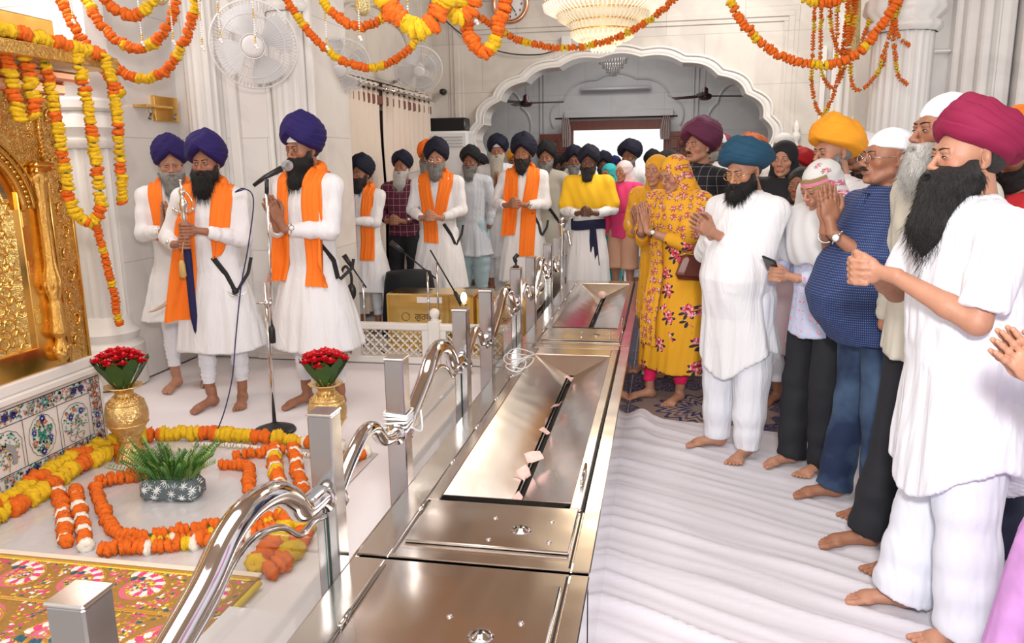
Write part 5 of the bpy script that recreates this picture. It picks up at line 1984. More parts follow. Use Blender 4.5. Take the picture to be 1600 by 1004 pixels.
# tube light on porch wall
e = empty('tube_light', (-.92, 15.44, 2.90), 0, 'long grey unlit tube light over the porch doorway', 'lamp')
MB().box((-.66, -.04, -.04), (.66, .02, .04), bev=.01).build('housing', mat('grey_housing', (.45, .46, .48), .4), e)
MB().tube([(-.62, -.06, -.01), (.62, -.06, -.01)], .022, 10).build('tube', mat('tube_glass', (.68, .68, .70), .2), e)
# ceiling fans in the porch
m_bf = mat('dark_brown_metal', (.06, .03, .03), .3, .4)
for k, (x, z, rot, lab) in enumerate(((-2.22, 2.50, .02, 'dark ceiling fan on a long rod left in the porch'), (.62, 2.53, .25, 'dark ceiling fan on a long rod right in the porch'))):
    e = empty('ceiling_fan', (x, 13, z), rot, lab, 'fan', 'dark ceiling fans in the porch')
    MB().lathe([(.0, -.06), (.06, -.055), (.10, -.03), (.11, 0), (.10, .03), (.05, .05), (.045, .12), (.02, .14)], 22).build('motor', m_bf, e)
    MB().tube([(0, 0, .12), (0, 0, 2.0)], .012, 8).build('rod', m_fan, e)
    for q in range(3):
        a = q * 2 * pi / 3 + (0 if k == 0 else .1)
        U = np.linspace(.1, .62, 6)
        A = np.array([[(r * cos(a) - w * sin(a), r * sin(a) + w * cos(a), .01 + w * .25) for w in (-.055, 0, .055)] for r in U])
        MB().grid(A).grid(A[::-1] - np.array((0, 0, .006))).build('blade', m_bf, e)

# curtains
m_curt = mat('cream_curtain', (.74, .64, .55), .85, bump=.1, bscale=90)


def curtain(y0, y1, ztop, label, x=-3.0, nf=7, zb=.05):
    ny = 120
    Y = np.linspace(y0, y1, ny)
    Zs = np.linspace(0, 1, 16)
    A = np.array([[(x + .03 * sin((yy - y0) / (y1 - y0) * nf * 2 * pi) * (.6 + .4 * (1 - z)) + .01 * sin(9 * z + yy * 5), yy, zb + (ztop - zb) * z) for z in Zs] for yy in Y])
    e = empty('curtain', (0, 0, 0), 0, label, 'curtain', 'cream curtains on the left wall')
    mb = MB().grid(A).grid(A[::-1] - np.array((.004, 0, 0)))
    mb.build('cloth', m_curt, e)
    for k in range(nf):
        yy = y0 + (k + .5) * (y1 - y0) / nf
        t = np.linspace(0, 2 * pi, 17)[:-1]
        MB().tube(np.stack([np.full_like(t, x + .02), yy + .028 * np.cos(t), ztop - .06 + .028 * np.sin(t)], 1), .008, 6, closed=True).build('grommet', m_bf, e)
    return e


curtain(7.25, 8.25, 2.42, 'nearer cream curtain hung by grommets beside the wooden door frame')
curtain(8.35, 10.1, 2.42, 'farther cream curtain below the smallest wall fan', nf=9)
for y0, y1, lab in ((6.9, 8.3, 'steel curtain rod over the nearer curtain'), (8.3, 10.2, 'steel curtain rod over the farther curtain')):
    e = empty('curtain_rod', (-2.95, y0, 2.36), 0, lab, 'curtain rod', 'curtain rods on the left wall')
    MB().tube([(0, 0, 0), (0, y1 - y0, 0)], .014, 10).build('rod', m_chrome, e)
    MB().sphere((0, 0, 0), .03, n=12, m=8).build('finial', m_chrome, e)
    MB().box((-.10, .1, -.015), (0, .13, .015)).build('bracket', m_chrome, e)
mb = MB().box((-3.06, 6.80, 0), (-2.98, 6.92, 2.3), bev=.01).box((-3.06, 6.9, 2.2), (-3.0, 10.2, 2.3), bev=.01)
o = struct(mb, 'door_frame', m_wood)
mb = MB().box((-3.40, 6.9, 0), (-3.34, 10.2, 2.2))
struct(mb, 'door_3', m_wood)
# porch curtains
e = empty('porch_curtain_rod', (-.9, 15.3, 2.36), 0, 'thin curtain rod above the porch doorway', 'curtain rod')
MB().tube([(-1.15, 0, 0), (1.15, 0, 0)], .014, 8).build('rod', m_bf, e)
for s_, lab in ((-1, 'bunched grey curtain tied left of the porch doorway'), (1, 'bunched pale curtain right of the porch doorway')):
    t = np.linspace(0, 1, 40)
    A = np.array([[(-.9 + s_ * (.88 + .14 * u - .0 * z) + (s_ * -.0), 15.28 + .04 * sin(u * 28), 2.38 - .55 * z * (1 if s_ < 0 else .8)) for z in np.linspace(0, 1, 8)] for u in t])
    A[..., 0] += s_ * -.05 * np.sin(np.linspace(0, 1, 8) * 2.4)[None] * (1 - t[:, None])
    o = MB().grid(A).grid(A[::-1] + np.array((0, .01, 0))).build('porch_curtain', mat('pink_grey_curtain', (.52, .42, .40), .85))
    tag(o, lab, 'curtain')
# black speaker on the air conditioner
e = empty('black_speaker', (-2.82, 10.28, 1.98), 0, 'flat black speaker box lying on the white air conditioner', 'speaker')
MB().box((-.28, -.12, 0), (.28, .14, .17), bev=.015).build('box', m_rubber, e)
MB().box((-.26, -.128, .015), (.26, -.118, .155), bev=.004).build('grille', mat('black_grille', (.01, .01, .012), .8, bump=.6, bscale=400), e)
e = empty('air_conditioner', (-2.80, 10.28, 0), 0, 'white standing air conditioner under the black speaker', 'air conditioner')
MB().box((-.29, -.2, 0), (.31, .2, 1.98), bev=.03).build('body', m_fan, e)
for k in range(4):
    MB().box((-.2, -.215, 1.78 + k * .04), (.24, -.2, 1.79 + k * .04)).build('vent_slat', mat('grey_housing', (.45, .46, .48), .4), e, smooth=False)
# gold wall bracket with keys
e = empty('wall_bracket', (-3.86, 5.62, 2.02), 0, 'gold wall bracket shelf with bunches of keys hanging from it', 'bracket')
MB().box((0, -.06, -.09), (.03, .24, .10), bev=.004).build('back_plate', m_gold_plain, e, smooth=False)
MB().box((0, -.28, -.0), (.12, .10, .02), bev=.003).build('shelf', m_gold_plain, e, smooth=False)
m_key = mat('key_metal', (.30, .28, .26), .3, .9)
for x in (.04, .14):
    mb = MB()
    t = np.linspace(0, 2 * pi, 20)[:-1]
    mb.tube(np.stack([x + .018 * np.cos(t), np.full_like(t, -.06), -.10 + .03 * np.sin(t)], 1), .002, 5, closed=True)
    rr2 = random.Random(7)
    for k in range(7):
        a = rr2.uniform(-.6, .6)
        mb.tube([(x, -.06, -.12), (x + .05 * sin(a), -.06 - .01 * k % .03, -.12 - .05 * cos(a))], [.004, .006], 5)
    k_ = mb.build('key_bunch', m_key)
    k_.location = (-3.84, 5.52 + (x - .04) * 1.6, 2.105)
    tag(k_, 'larger bunch of keys hanging left under the gold bracket' if x < .1 else 'smaller bunch of keys hanging right under the gold bracket', 'keys', 'key bunches on the gold bracket')
# ================================================================ PEOPLE : signed-distance modelling with numpy
def smin(a, b, k):
    h = np.clip(.5 + .5 * (b - a) / k, 0, 1)
    return b + (a - b) * h - k * h * (1 - h)


class Field:
    def __init__(s, lo, hi, h):
        s.lo, s.h = np.array(lo, float), h
        s.n = np.maximum(4, np.ceil((np.array(hi) - s.lo) / h).astype(int) + 1)
        s.D = np.full(s.n, .5, np.float32)

    def _blk(s, lo, hi):
        a = np.clip(np.floor((np.array(lo) - s.lo) / s.h).astype(int), 0, s.n)
        b = np.clip(np.ceil((np.array(hi) - s.lo) / s.h).astype(int) + 1, 0, s.n)
        if np.any(b <= a):
            return None, None
        sl = tuple(slice(a[i], b[i]) for i in range(3))
        ax = [(s.lo[i] + s.h * np.arange(a[i], b[i])).astype(np.float32) for i in range(3)]
        return sl, (ax[0][:, None, None], ax[1][None, :, None], ax[2][None, None, :])

    def put(s, fn, lo, hi, k=.01, op='u'):
        m = k + 3 * s.h
        sl, g = s._blk(np.array(lo) - m, np.array(hi) + m)
        if sl is None:
            return s
        d = np.broadcast_to(fn(*g), s.D[sl].shape)
        if op == 'u':
            s.D[sl] = smin(s.D[sl], d, k)
        else:
            s.D[sl] = -smin(-s.D[sl], d, k)
        return s

    def ell(s, c, r, k=.01, op='u', rot=None):
        c, r = np.array(c, float), np.broadcast_to(np.array(r, float), (3,))
        e = max(r) if rot is not None else r
        if rot is not None:
            Rm = np.array(Euler(rot).to_matrix()).T

        def f(x, y, z):
            x, y, z = x - c[0], y - c[1], z - c[2]
            if rot is not None:
                x, y, z = (Rm[i, 0] * x + Rm[i, 1] * y + Rm[i, 2] * z for i in range(3))
            k0 = np.sqrt((x / r[0]) ** 2 + (y / r[1]) ** 2 + (z / r[2]) ** 2)
            k1 = np.sqrt((x / r[0] ** 2) ** 2 + (y / r[1] ** 2) ** 2 + (z / r[2] ** 2) ** 2) + 1e-6
            return k0 * (k0 - 1) / k1
        return s.put(f, c - e, c + e, k, op)

    def cap(s, a, b, ra, rb, k=.01, op='u', fl=None, wr=None):
        a, b = np.array(a, float), np.array(b, float)
        ba = b - a
        L2 = max(ba.dot(ba), 1e-9)
        R = max(ra, rb)

        def f(x, y, z):
            x, y, z = x - a[0], y - a[1], z - a[2]
            t = np.clip((x * ba[0] + y * ba[1] + z * ba[2]) / L2, 0, 1)
            dx, dy, dz = x - t * ba[0], y - t * ba[1], z - t * ba[2]
            if fl:
                dx, dy, dz = dx * fl[0], dy * fl[1], dz * fl[2]
            r_ = ra + (rb - ra) * t
            if wr:
                r_ = r_ + wr[0] * np.sin(t * wr[1] + wr[2] + 9 * x)
            return np.sqrt(dx * dx + dy * dy + dz * dz) - r_
        return s.put(f, np.minimum(a, b) - R * 1.3, np.maximum(a, b) + R * 1.3, k, op)

    def mesh(s):
        D, h = s.D, s.h
        S = D < 0
        c = np.zeros(tuple(np.array(S.shape) - 1), np.int8)
        offs = [(i, j, k) for i in (0, 1) for j in (0, 1) for k in (0, 1)]
        n = S.shape
        for o in offs:
            c += S[o[0]:n[0] - 1 + o[0], o[1]:n[1] - 1 + o[1], o[2]:n[2] - 1 + o[2]]
        act = (c > 0) & (c < 8)
        ai = np.argwhere(act)
        idx = np.full(c.shape, -1, np.int64)
        idx[act] = np.arange(len(ai))
        acc = np.zeros((len(ai), 3))
        cnt = np.zeros(len(ai))
        vals = {o: D[ai[:, 0] + o[0], ai[:, 1] + o[1], ai[:, 2] + o[2]] for o in offs}
        for o in offs:
            for ax in range(3):
                if o[ax] == 0:
                    p = list(o)
                    p[ax] = 1
                    va, vb = vals[o], vals[tuple(p)]
                    m = (va < 0) != (vb < 0)
                    t = va[m] / (va[m] - vb[m])
                    q = np.tile(np.array(o, float), (m.sum(), 1))
                    q[:, ax] = t
                    acc[m] += q
                    cnt[m] += 1
        V = s.lo + h * (ai + acc / cnt[:, None])
        Q = []
        for ax in range(3):
            sl0, sl1 = [slice(None)] * 3, [slice(None)] * 3
            sl0[ax], sl1[ax] = slice(0, -1), slice(1, None)
            a, b = S[tuple(sl0)], S[tuple(sl1)]
            ch = np.argwhere(a != b)
            o1, o2 = [i for i in range(3) if i != ax]
            ok = (ch[:, o1] > 0) & (ch[:, o2] > 0) & (ch[:, o1] < n[o1] - 1) & (ch[:, o2] < n[o2] - 1)
            ch = ch[ok]
            sg = a[tuple(ch.T)]

            def cell(d1, d2):
                q = ch.copy()
                q[:, o1] -= d1
                q[:, o2] -= d2
                return idx[tuple(q.T)]
            f = np.stack([cell(1, 1), cell(0, 1), cell(0, 0), cell(1, 0)], 1)
            if ax == 1:
                sg = ~sg
            f[~sg] = f[~sg][:, ::-1]
            Q.append(f)
        return V, np.concatenate(Q)


def grad_at(F, V):
    i = np.clip(np.round((V - F.lo) / F.h).astype(int), 1, F.n - 2)
    g = np.stack([F.D[tuple((i + e).T)] - F.D[tuple((i - e).T)] for e in np.eye(3, dtype=int)], 1)
    return g / (np.linalg.norm(g, axis=1)[:, None] + 1e-6)


def creases(V, N_, amp, seed, aniso=(38, 38, 7), low=.0):
    a = wave_noise(V, 1, 9, seed, aniso)
    b = wave_noise(V, 1, 7, seed + 9, (26, 26, 34))
    k = amp * (1 - 2.6 * np.abs(a)) + amp * .42 * (1 - 2.6 * np.abs(b)) * (V[:, 2] > .95)
    return V + N_ * k[:, None]


def rotm(rx=0, ry=0, rz=0):
    return np.array(Euler((rx, ry, rz)).to_matrix())


# ---------------------------------------------------------------- templates : head
def head_template(h, fem=False, lid=1.0):
    F = Field((-.11, -.15, -.16), (.11, .13, .14), h)
    F.ell((0, .018, .032), (.075, .094, .086), .01)
    F.ell((0, -.020, .010), (.066, .072, .075), .02)
    F.ell((0, -.034, -.035), (.053 if fem else .060, .054 if fem else .056, .074 if fem else .078), .02)
    F.ell((0, -.052 if fem else -.052, -.080 if fem else -.085), (.027 if fem else .042, .031 if fem else .034, .026 if fem else .031), .02)
    for s in (-1, 1):
        F.ell((s * .042, -.062, -.022), (.022, .022, .022), .015)
        F.cap((s * (.048 if fem else .056), -.01, -.058 if fem else -.06), (s * (.018 if fem else .03), -.07, -.090 if fem else -.092), .012 if fem else .015, .010 if fem else .014, .02)
    F.cap((-.030, -.085, .026), (.030, -.085, .026), .010, .010, .012)
    for s in (-1, 1):
        F.ell((s * .031, -.103, .003), (.016, .016, .010), .010, 's')
        F.ell((s * .031, -.0805, .003), (.0145, .0145, .0130), .003)
        F.cap((s * .019, -.094, .017), (s * .044, -.088, .015), .0045, .004, .006)
    F.cap((0, -.088, .016), (0, -.113, -.026), .0065, .0095, .008)
    F.ell((0, -.115, -.029), (.0105 if fem else .012, .011, .0095), .006)
    for s in (-1, 1):
        F.ell((s * .0125, -.103, -.034), (.0085, .011, .0075), .006)
        F.ell((s * .007, -.108, -.042), (.004, .006, .0035), .002, 's')
    F.ell((0, -.088, -.058), (.028, .016, .022), .012)
    F.cap((-.018, -.0985, -.054), (.018, -.0985, -.054), .0050, .0050, .005, fl=(1, 1, 1.1))
    F.cap((-.015, -.0985, -.0655), (.015, -.0985, -.0655), .0068 if fem else .006, .0068 if fem else .006, .005)
    F.cap((-.024, -.107, -.060), (.024, -.107, -.060), .0022, .0022, .003, 's')
    F.ell((0, -.086, -.098), (.018, .016, .013), .012)
    for s in (-1, 1):
        F.ell((s * .077, .012, -.004), (.0075, .019, .031), .006, rot=(.12, 0, s * .35))
        F.ell((s * .084, .006, .002), (.006, .010, .017), .004, 's')
        F.ell((s * .076, .004, -.030), (.007, .009, .010), .006)
    F.cap((0, .02, -.05), (0, .04, -.155), .050 if fem else .056, .052 if fem else .060, .03)
    V, Q = F.mesh()
    col = np.ones((len(V), 4))
    lip = np.exp(-(((V[:, 0]) / .021) ** 4 + ((V[:, 2] + .060) / .0092) ** 6)) * (V[:, 1] < -.095)
    lc = np.array((.98, .60, .62) if fem else (.88, .66, .64))
    col[:, :3] = 1 + lip[:, None] * (lc - 1)
    ck = np.exp(-((np.abs(V[:, 0]) - .045) / .02) ** 2 - ((V[:, 2] + .03) / .022) ** 2) * (V[:, 1] < -.04)
    col[:, :3] *= 1 + ck[:, None] * (np.array((1.06, .93, .92)) - 1)
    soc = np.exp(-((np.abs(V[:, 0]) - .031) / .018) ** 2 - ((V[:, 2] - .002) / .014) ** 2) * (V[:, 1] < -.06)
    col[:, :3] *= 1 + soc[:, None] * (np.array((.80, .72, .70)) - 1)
    return V, Q, col


# ---------------------------------------------------------------- templates : hands (pair in front of the chest)
def finger(F, P, r0, r1, k=.004):
    n = len(P) - 1
    for i in range(n):
        F.cap(P[i], P[i + 1], r0 + (r1 - r0) * i / n, r0 + (r1 - r0) * (i + 1) / n, k)


def nails(V, col, tips):
    for t in tips:
        w = np.exp(-np.sum((V - np.array(t)) ** 2, 1) / .006 ** 2)
        col[:, :3] *= 1 + w[:, None] * (np.array((1.12, 1.0, .98)) - 1)


def hands_namaste(h, gap=.0):
    """palms pressed; wrists at origin side by side, fingers toward +Z."""
    F = Field((-.09, -.09, -.05), (.09, .09, .21), h)
    tips = []
    for s in (-1, 1):
        G = Field((-.09, -.09, -.05), (.09, .09, .21), h)
        x0 = s * (.0145 + gap)
        G.cap((s * (.030 + gap), 0, -.05), (s * (.020 + gap), 0, .012), .025, .021, .01, fl=(1.0, .9, 1))
        G.ell((x0 + s * .004, .0, .052), (.0145, .040, .052), .015)
        G.ell((x0 + s * .002, .026, .035), (.016, .020, .034), .012)
        for i, (y, l, sp) in enumerate(((.028, .070, .10), (.010, .079, .02), (-.009, .073, -.05), (-.027, .058, -.14))):
            b = np.array((x0, y, .090 - .004 * abs(i - 1)))
            d = np.array((-s * .05, -sp * -1, 1.0))
            d /= np.linalg.norm(d)
            p1 = b + d * l * .45
            p2 = p1 + (d + np.array((s * .03, 0, 0))) * l * .3
            p3 = p2 + (d + np.array((-s * .02, 0, 0))) * l * .25
            finger(G, [b - d * .02, b, p1, p2, p3], .0098, .0070)
            tips.append(p3)
            G.ell(p1, (.0098, .0098, .010), .004)
        b = np.array((x0, .040, .035))
        finger(G, [b, b + (0, .020, .030), b + (-s * .002, .024, .058), b + (-s * .003, .018, .078)], .0130, .0085)
        # keep the hands apart as two surfaces that touch at the middle plane
        G.put(lambda x, y, z: (-s * x + .0012) + 0 * y + 0 * z, (-.1, -.1, -.06), (.1, .1, .22), .0015, 'i')
        m = -s
        g = G.lo[0] + G.h * np.arange(G.n[0])
        pl = (-s * g + .0008)[:, None, None]
        G.D = np.maximum(G.D, pl)
        F.D = np.minimum(F.D, G.D)
    V, Q = F.mesh()
    col = np.ones((len(V), 4))
    nails(V, col, tips)
    return V, Q, col, [(-(.030 + gap), 0, -.045), (.030 + gap, 0, -.045)]


def hands_clasp(h):
    """interlaced fingers, backs of the hands outward; wrists to the sides; fingers wrap at -Y front."""
    F = Field((-.13, -.10, -.08), (.13, .09, .09), h)
    tips = []
    for s in (-1, 1):
        F.cap((s * .105, .045, -.012), (s * .065, .020, -.004), .024, .021, .01, fl=(1, 1, .9))
        F.ell((s * .034, -.004, .0), (.036, .022, .041), .012, rot=(0, 0, s * .55))
        for i in range(4):
            z = .031 - .0205 * i + (-.0052 if s > 0 else .0052)
            l = (.95, 1.05, 1.0, .85)[i]
            P = [(s * .040, -.024, z), (s * .018, -.048, z + .001), (-s * .012 * l, -.054, z), (-s * .038 * l, -.036, z - .001), (-s * .046 * l, -.020, z - .001)]
            finger(F, P, .0102, .0076, .0022)
            tips.append(P[-1])
        P = [(s * .042, -.002, .030), (s * .026, -.022, .048), (-s * .002, -.034, .053 + (.006 if s > 0 else -.004)), (-s * .020, -.036, .048 + (.006 if s > 0 else -.004))]
        finger(F, P, .0135, .0085, .004)
    V, Q = F.mesh()
    col = np.ones((len(V), 4))
    nails(V, col, tips)
    return V, Q, col, [(-.100, .042, -.011), (.100, .042, -.011)]


def hands_grip(h):
    """two fists stacked round a vertical rod through the origin."""
    F = Field((-.13, -.09, -.12), (.13, .10, .12), h)
    for s in (-1, 1):
        zc = .040 if s > 0 else -.040
        F.cap((s * .100, .050, zc - .012), (s * .058, .026, zc - .004), .024, .021, .01)
        F.ell((s * .030, .008, zc), (.032, .022, .040), .012, rot=(0, 0, s * .6))
        for i in range(4):
            z = zc + .030 - .020 * i
            P = [(s * .036, -.008, z), (s * .024, -.030, z), (-s * .004, -.036, z), (-s * .024, -.018, z), (-s * .020, -.002, z)]
            finger(F, P, .0100, .0082, .0022)
        P = [(s * .034, .004, zc + .026), (s * .014, -.016, zc + .046), (-s * .010, -.030, zc + .040), (-s * .024, -.026, zc + .034)]
        finger(F, P, .0130, .0090, .004)
    V, Q = F.mesh()
    col = np.ones((len(V), 4))
    return V, Q, col, [(-.096, .048, -.051), (.096, .048, .029)]


def foot_template(h):
    F = Field((-.07, -.20, -.01), (.07, .10, .14), h)
    F.cap((0, .030, .12), (0, .030, .05), .030, .032, .01)
    F.ell((0, .040, .032), (.032, .040, .034), .015)
    F.cap((0, .02, .040), (.002, -.085, .026), .034, .028, .02, fl=(1, 1, 1.15))
    F.ell((.002, -.095, .020), (.043, .034, .020), .014)
    for i, (x, y, r, l) in enumerate(((-.028, -.118, .0125, .042), (-.008, -.124, .0088, .036), (.008, -.121, .0084, .031), (.022, -.114, .0080, .026), (.034, -.103, .0078, .020))):
        F.cap((x * .9, y + .012, .018), (x * 1.12, y - l * .55, .0105), r * .95, r, .003)
        F.cap((x * 1.1, y - l * .5, .0105), (x * 1.15, y - l, .0095), r, r * .9, .003)
    F.put(lambda x, y, z: -z + 0 * x + 0 * y, (-.1, -.3, -.05), (.1, .2, .3), .002, 'i')
    F.D = np.maximum(F.D, -(F.lo[2] + F.h * np.arange(F.n[2]))[None, None, :] + .001)
    V, Q = F.mesh()
    col = np.ones((len(V), 4))
    for i, (x, y, r, l) in enumerate(((-.028, -.118, .0125, .042), (-.008, -.124, .0088, .036), (.008, -.121, .0084, .031), (.022, -.114, .0080, .026), (.034, -.103, .0078, .020))):
        w = np.exp(-np.sum((V - np.array((x * 1.15, y - l - .003, .016))) ** 2, 1) / (r * .8) ** 2)
        col[:, :3] *= 1 + w[:, None] * (np.array((1.25, 1.1, 1.08)) - 1)
    return V, Q, col


_old_put = Field.put


def _put(s, fn, lo, hi, k=.01, op='u'):
    if op == 'i':
        return s
    return _old_put(s, fn, lo, hi, k, op)


Field.put = _put
TPL = {}


def tpl(kind, h, **k):
    key = (kind, h, tuple(sorted(k.items())))
    if key not in TPL:
        TPL[key] = {'head': head_template, 'namaste': hands_namaste, 'clasp': hands_clasp, 'grip': hands_grip, 'foot': foot_template}[kind](h, **k)
    return TPL[key]


# ---------------------------------------------------------------- skin, hair and cloth materials
def skin_mat(name, col):
    if name in MATS:
        return MATS[name]
    m = mat(name, col, .48, sss=.12, bump=.10, bscale=160)
    N, L = nt_of(m)
    b = N['Principled BSDF']
    at = N.new('ShaderNodeAttribute')
    at.attribute_name = 'tint'
    tc = N.new('ShaderNodeTexCoord')
    nz = N.new('ShaderNodeTexNoise')
    nz.inputs['Scale'].default_value = 22
    nz.inputs['Detail'].default_value = 4
    L.new(tc.outputs['Object'], nz.inputs['Vector'])
    base = mixc(N, L, nz.outputs[0], tuple(c * .82 for c in col), tuple(c * 1.15 for c in col))
    mx = N.new('ShaderNodeMix')
    mx.data_type = 'RGBA'
    mx.blend_type = 'MULTIPLY'
    mx.inputs[0].default_value = 1
    L.new(base, mx.inputs[6])
    L.new(at.outputs[0], mx.inputs[7])
    L.new(mx.outputs[2], b.inputs['Base Color'])
    return m


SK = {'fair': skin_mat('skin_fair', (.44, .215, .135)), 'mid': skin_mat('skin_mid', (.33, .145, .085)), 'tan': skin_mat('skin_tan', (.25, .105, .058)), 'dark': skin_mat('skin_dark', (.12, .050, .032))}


def hair_mat(name, c1, c2):
    m = mat(name, c1, .55, bump=.9, bscale=70, stretch=(6, 6, .8), var=.0)
    N, L = nt_of(m)
    tc = N.new('ShaderNodeTexCoord')
    mp = N.new('ShaderNodeMapping')
    mp.inputs['Scale'].default_value = (5, 5, .6)
    L.new(tc.outputs['Object'], mp.inputs[0])
    nz = N.new('ShaderNodeTexNoise')
    nz.inputs['Scale'].default_value = 34
    nz.inputs['Detail'].default_value = 4
    L.new(mp.outputs[0], nz.inputs['Vector'])
    L.new(mixc(N, L, nz.outputs[0], c1, c2), N['Principled BSDF'].inputs['Base Color'])
    return m


HR = {'black': hair_mat('hair_black', (.006, .005, .005), (.03, .027, .027)), 'salt': hair_mat('hair_salt', (.05, .047, .045), (.42, .40, .38)), 'grey': hair_mat('hair_grey', (.16, .15, .145), (.60, .58, .55)), 'white': hair_mat('hair_white', (.45, .43, .40), (.82, .80, .76)),
      'cream': hair_mat('hair_cream', (.38, .34, .27), (.72, .68, .58))}
m_eye = mat('eye_white', (.72, .68, .64), .2)
m_iris = mat('iris', (.02, .012, .01), .15)
m_brow = mat('brow_hair', (.012, .010, .010), .7)
m_browg = mat('brow_grey', (.25, .24, .23), .7)
def soft_cloth(name, col):
    m = mat(name, col, .8, sheen=.1)
    N, L = nt_of(m)
    tc = N.new('ShaderNodeTexCoord')
    mp = N.new('ShaderNodeMapping')
    mp.inputs['Scale'].default_value = (7, 7, 1.3)
    n = N.new('ShaderNodeTexNoise')
    n.inputs['Scale'].default_value = 1.6
    n.inputs['Detail'].default_value = 3
    n.inputs['Distortion'].default_value = 1.0
    bp = N.new('ShaderNodeBump')
    bp.inputs['Strength'].default_value = .55
    bp.inputs['Distance'].default_value = .03
    L.new(tc.outputs['Object'], mp.inputs[0])
    L.new(mp.outputs[0], n.inputs['Vector'])
    L.new(n.outputs[0], bp.inputs['Height'])
    L.new(bp.outputs[0], N['Principled BSDF'].inputs['Normal'])
    return m


m_kurta = soft_cloth('white_kurta', (.77, .77, .80))
m_cot = soft_cloth('white_cotton', (.75, .76, .82))
m_orange = mat('orange_scarf', (.92, .20, .012), .75, bump=.12, bscale=300)
m_silver = mat('silver', (.78, .76, .72), .18, 1.0)
m_strap = mat('black_strap', (.012, .012, .014), .6)


def cloth(name, col, **k):
    return mat(name, col, .8, bump=.10, bscale=240, **k)


CL = {'navy': cloth('turban_navy', (.005, .006, .022)), 'violet': cloth('turban_violet', (.014, .006, .095)), 'black': cloth('turban_black', (.010, .010, .014)), 'orange': cloth('turban_orange', (.90, .17, .012)),
      'teal': cloth('turban_teal', (.008, .055, .105)), 'plum': cloth('turban_plum', (.115, .022, .062)), 'magenta': cloth('turban_magenta', (.23, .006, .048)), 'amber': cloth('turban_amber', (.90, .36, .018)),
      'rust': cloth('turban_rust', (.50, .11, .02)), 'white': cloth('headcloth_white', (.80, .81, .85)), 'red': cloth('turban_red', (.42, .008, .015)), 'maroon': cloth('turban_maroon', (.15, .012, .03)),
      'blue': cloth('turban_blue', (.02, .035, .16)), 'grey_white': cloth('headcloth_greyish', (.60, .60, .60))}


def plaid(name, base, line, sc=22, w=.06):
    m = mat(name, base, .8)
    N, L = nt_of(m)
    tc = N.new('ShaderNodeTexCoord')
    sp = N.new('ShaderNodeSeparateXYZ')
    L.new(tc.outputs['Object'], sp.inputs[0])
    fs = []
    for a in (0, 2):
        f = mth(N, L, 'FRACT', mth(N, L, 'MULTIPLY', sp.outputs[a], sc))
        fs.append(mth(N, L, 'LESS_THAN', f, w))
    L.new(mixc(N, L, mth(N, L, 'MAXIMUM', fs[0], fs[1]), base, line), N['Principled BSDF'].inputs['Base Color'])
    return m


def dots(name, base, dot, sc=55, r=.25):
    m = mat(name, base, .75)
    N, L = nt_of(m)
    tc = N.new('ShaderNodeTexCoord')
    sp = N.new('ShaderNodeSeparateXYZ')
    L.new(tc.outputs['Object'], sp.inputs[0])
    u = mth(N, L, 'ADD', sp.outputs[0], sp.outputs[1])
    a = mth(N, L, 'SINE', mth(N, L, 'MULTIPLY', mth(N, L, 'ADD', u, sp.outputs[2]), sc * 3.1))
    b_ = mth(N, L, 'SINE', mth(N, L, 'MULTIPLY', mth(N, L, 'SUBTRACT', u, sp.outputs[2]), sc * 3.1))
    f = mth(N, L, 'GREATER_THAN', mth(N, L, 'MULTIPLY', a, b_), 1 - r)
    nz = N.new('ShaderNodeTexNoise')
    nz.inputs['Scale'].default_value = 5
    L.new(tc.outputs['Object'], nz.inputs['Vector'])
    bb = mixc(N, L, nz.outputs[0], tuple(c * .7 for c in base), tuple(c * 1.4 for c in base))
    L.new(mixc(N, L, f, bb, dot), N['Principled BSDF'].inputs['Base Color'])
    return m


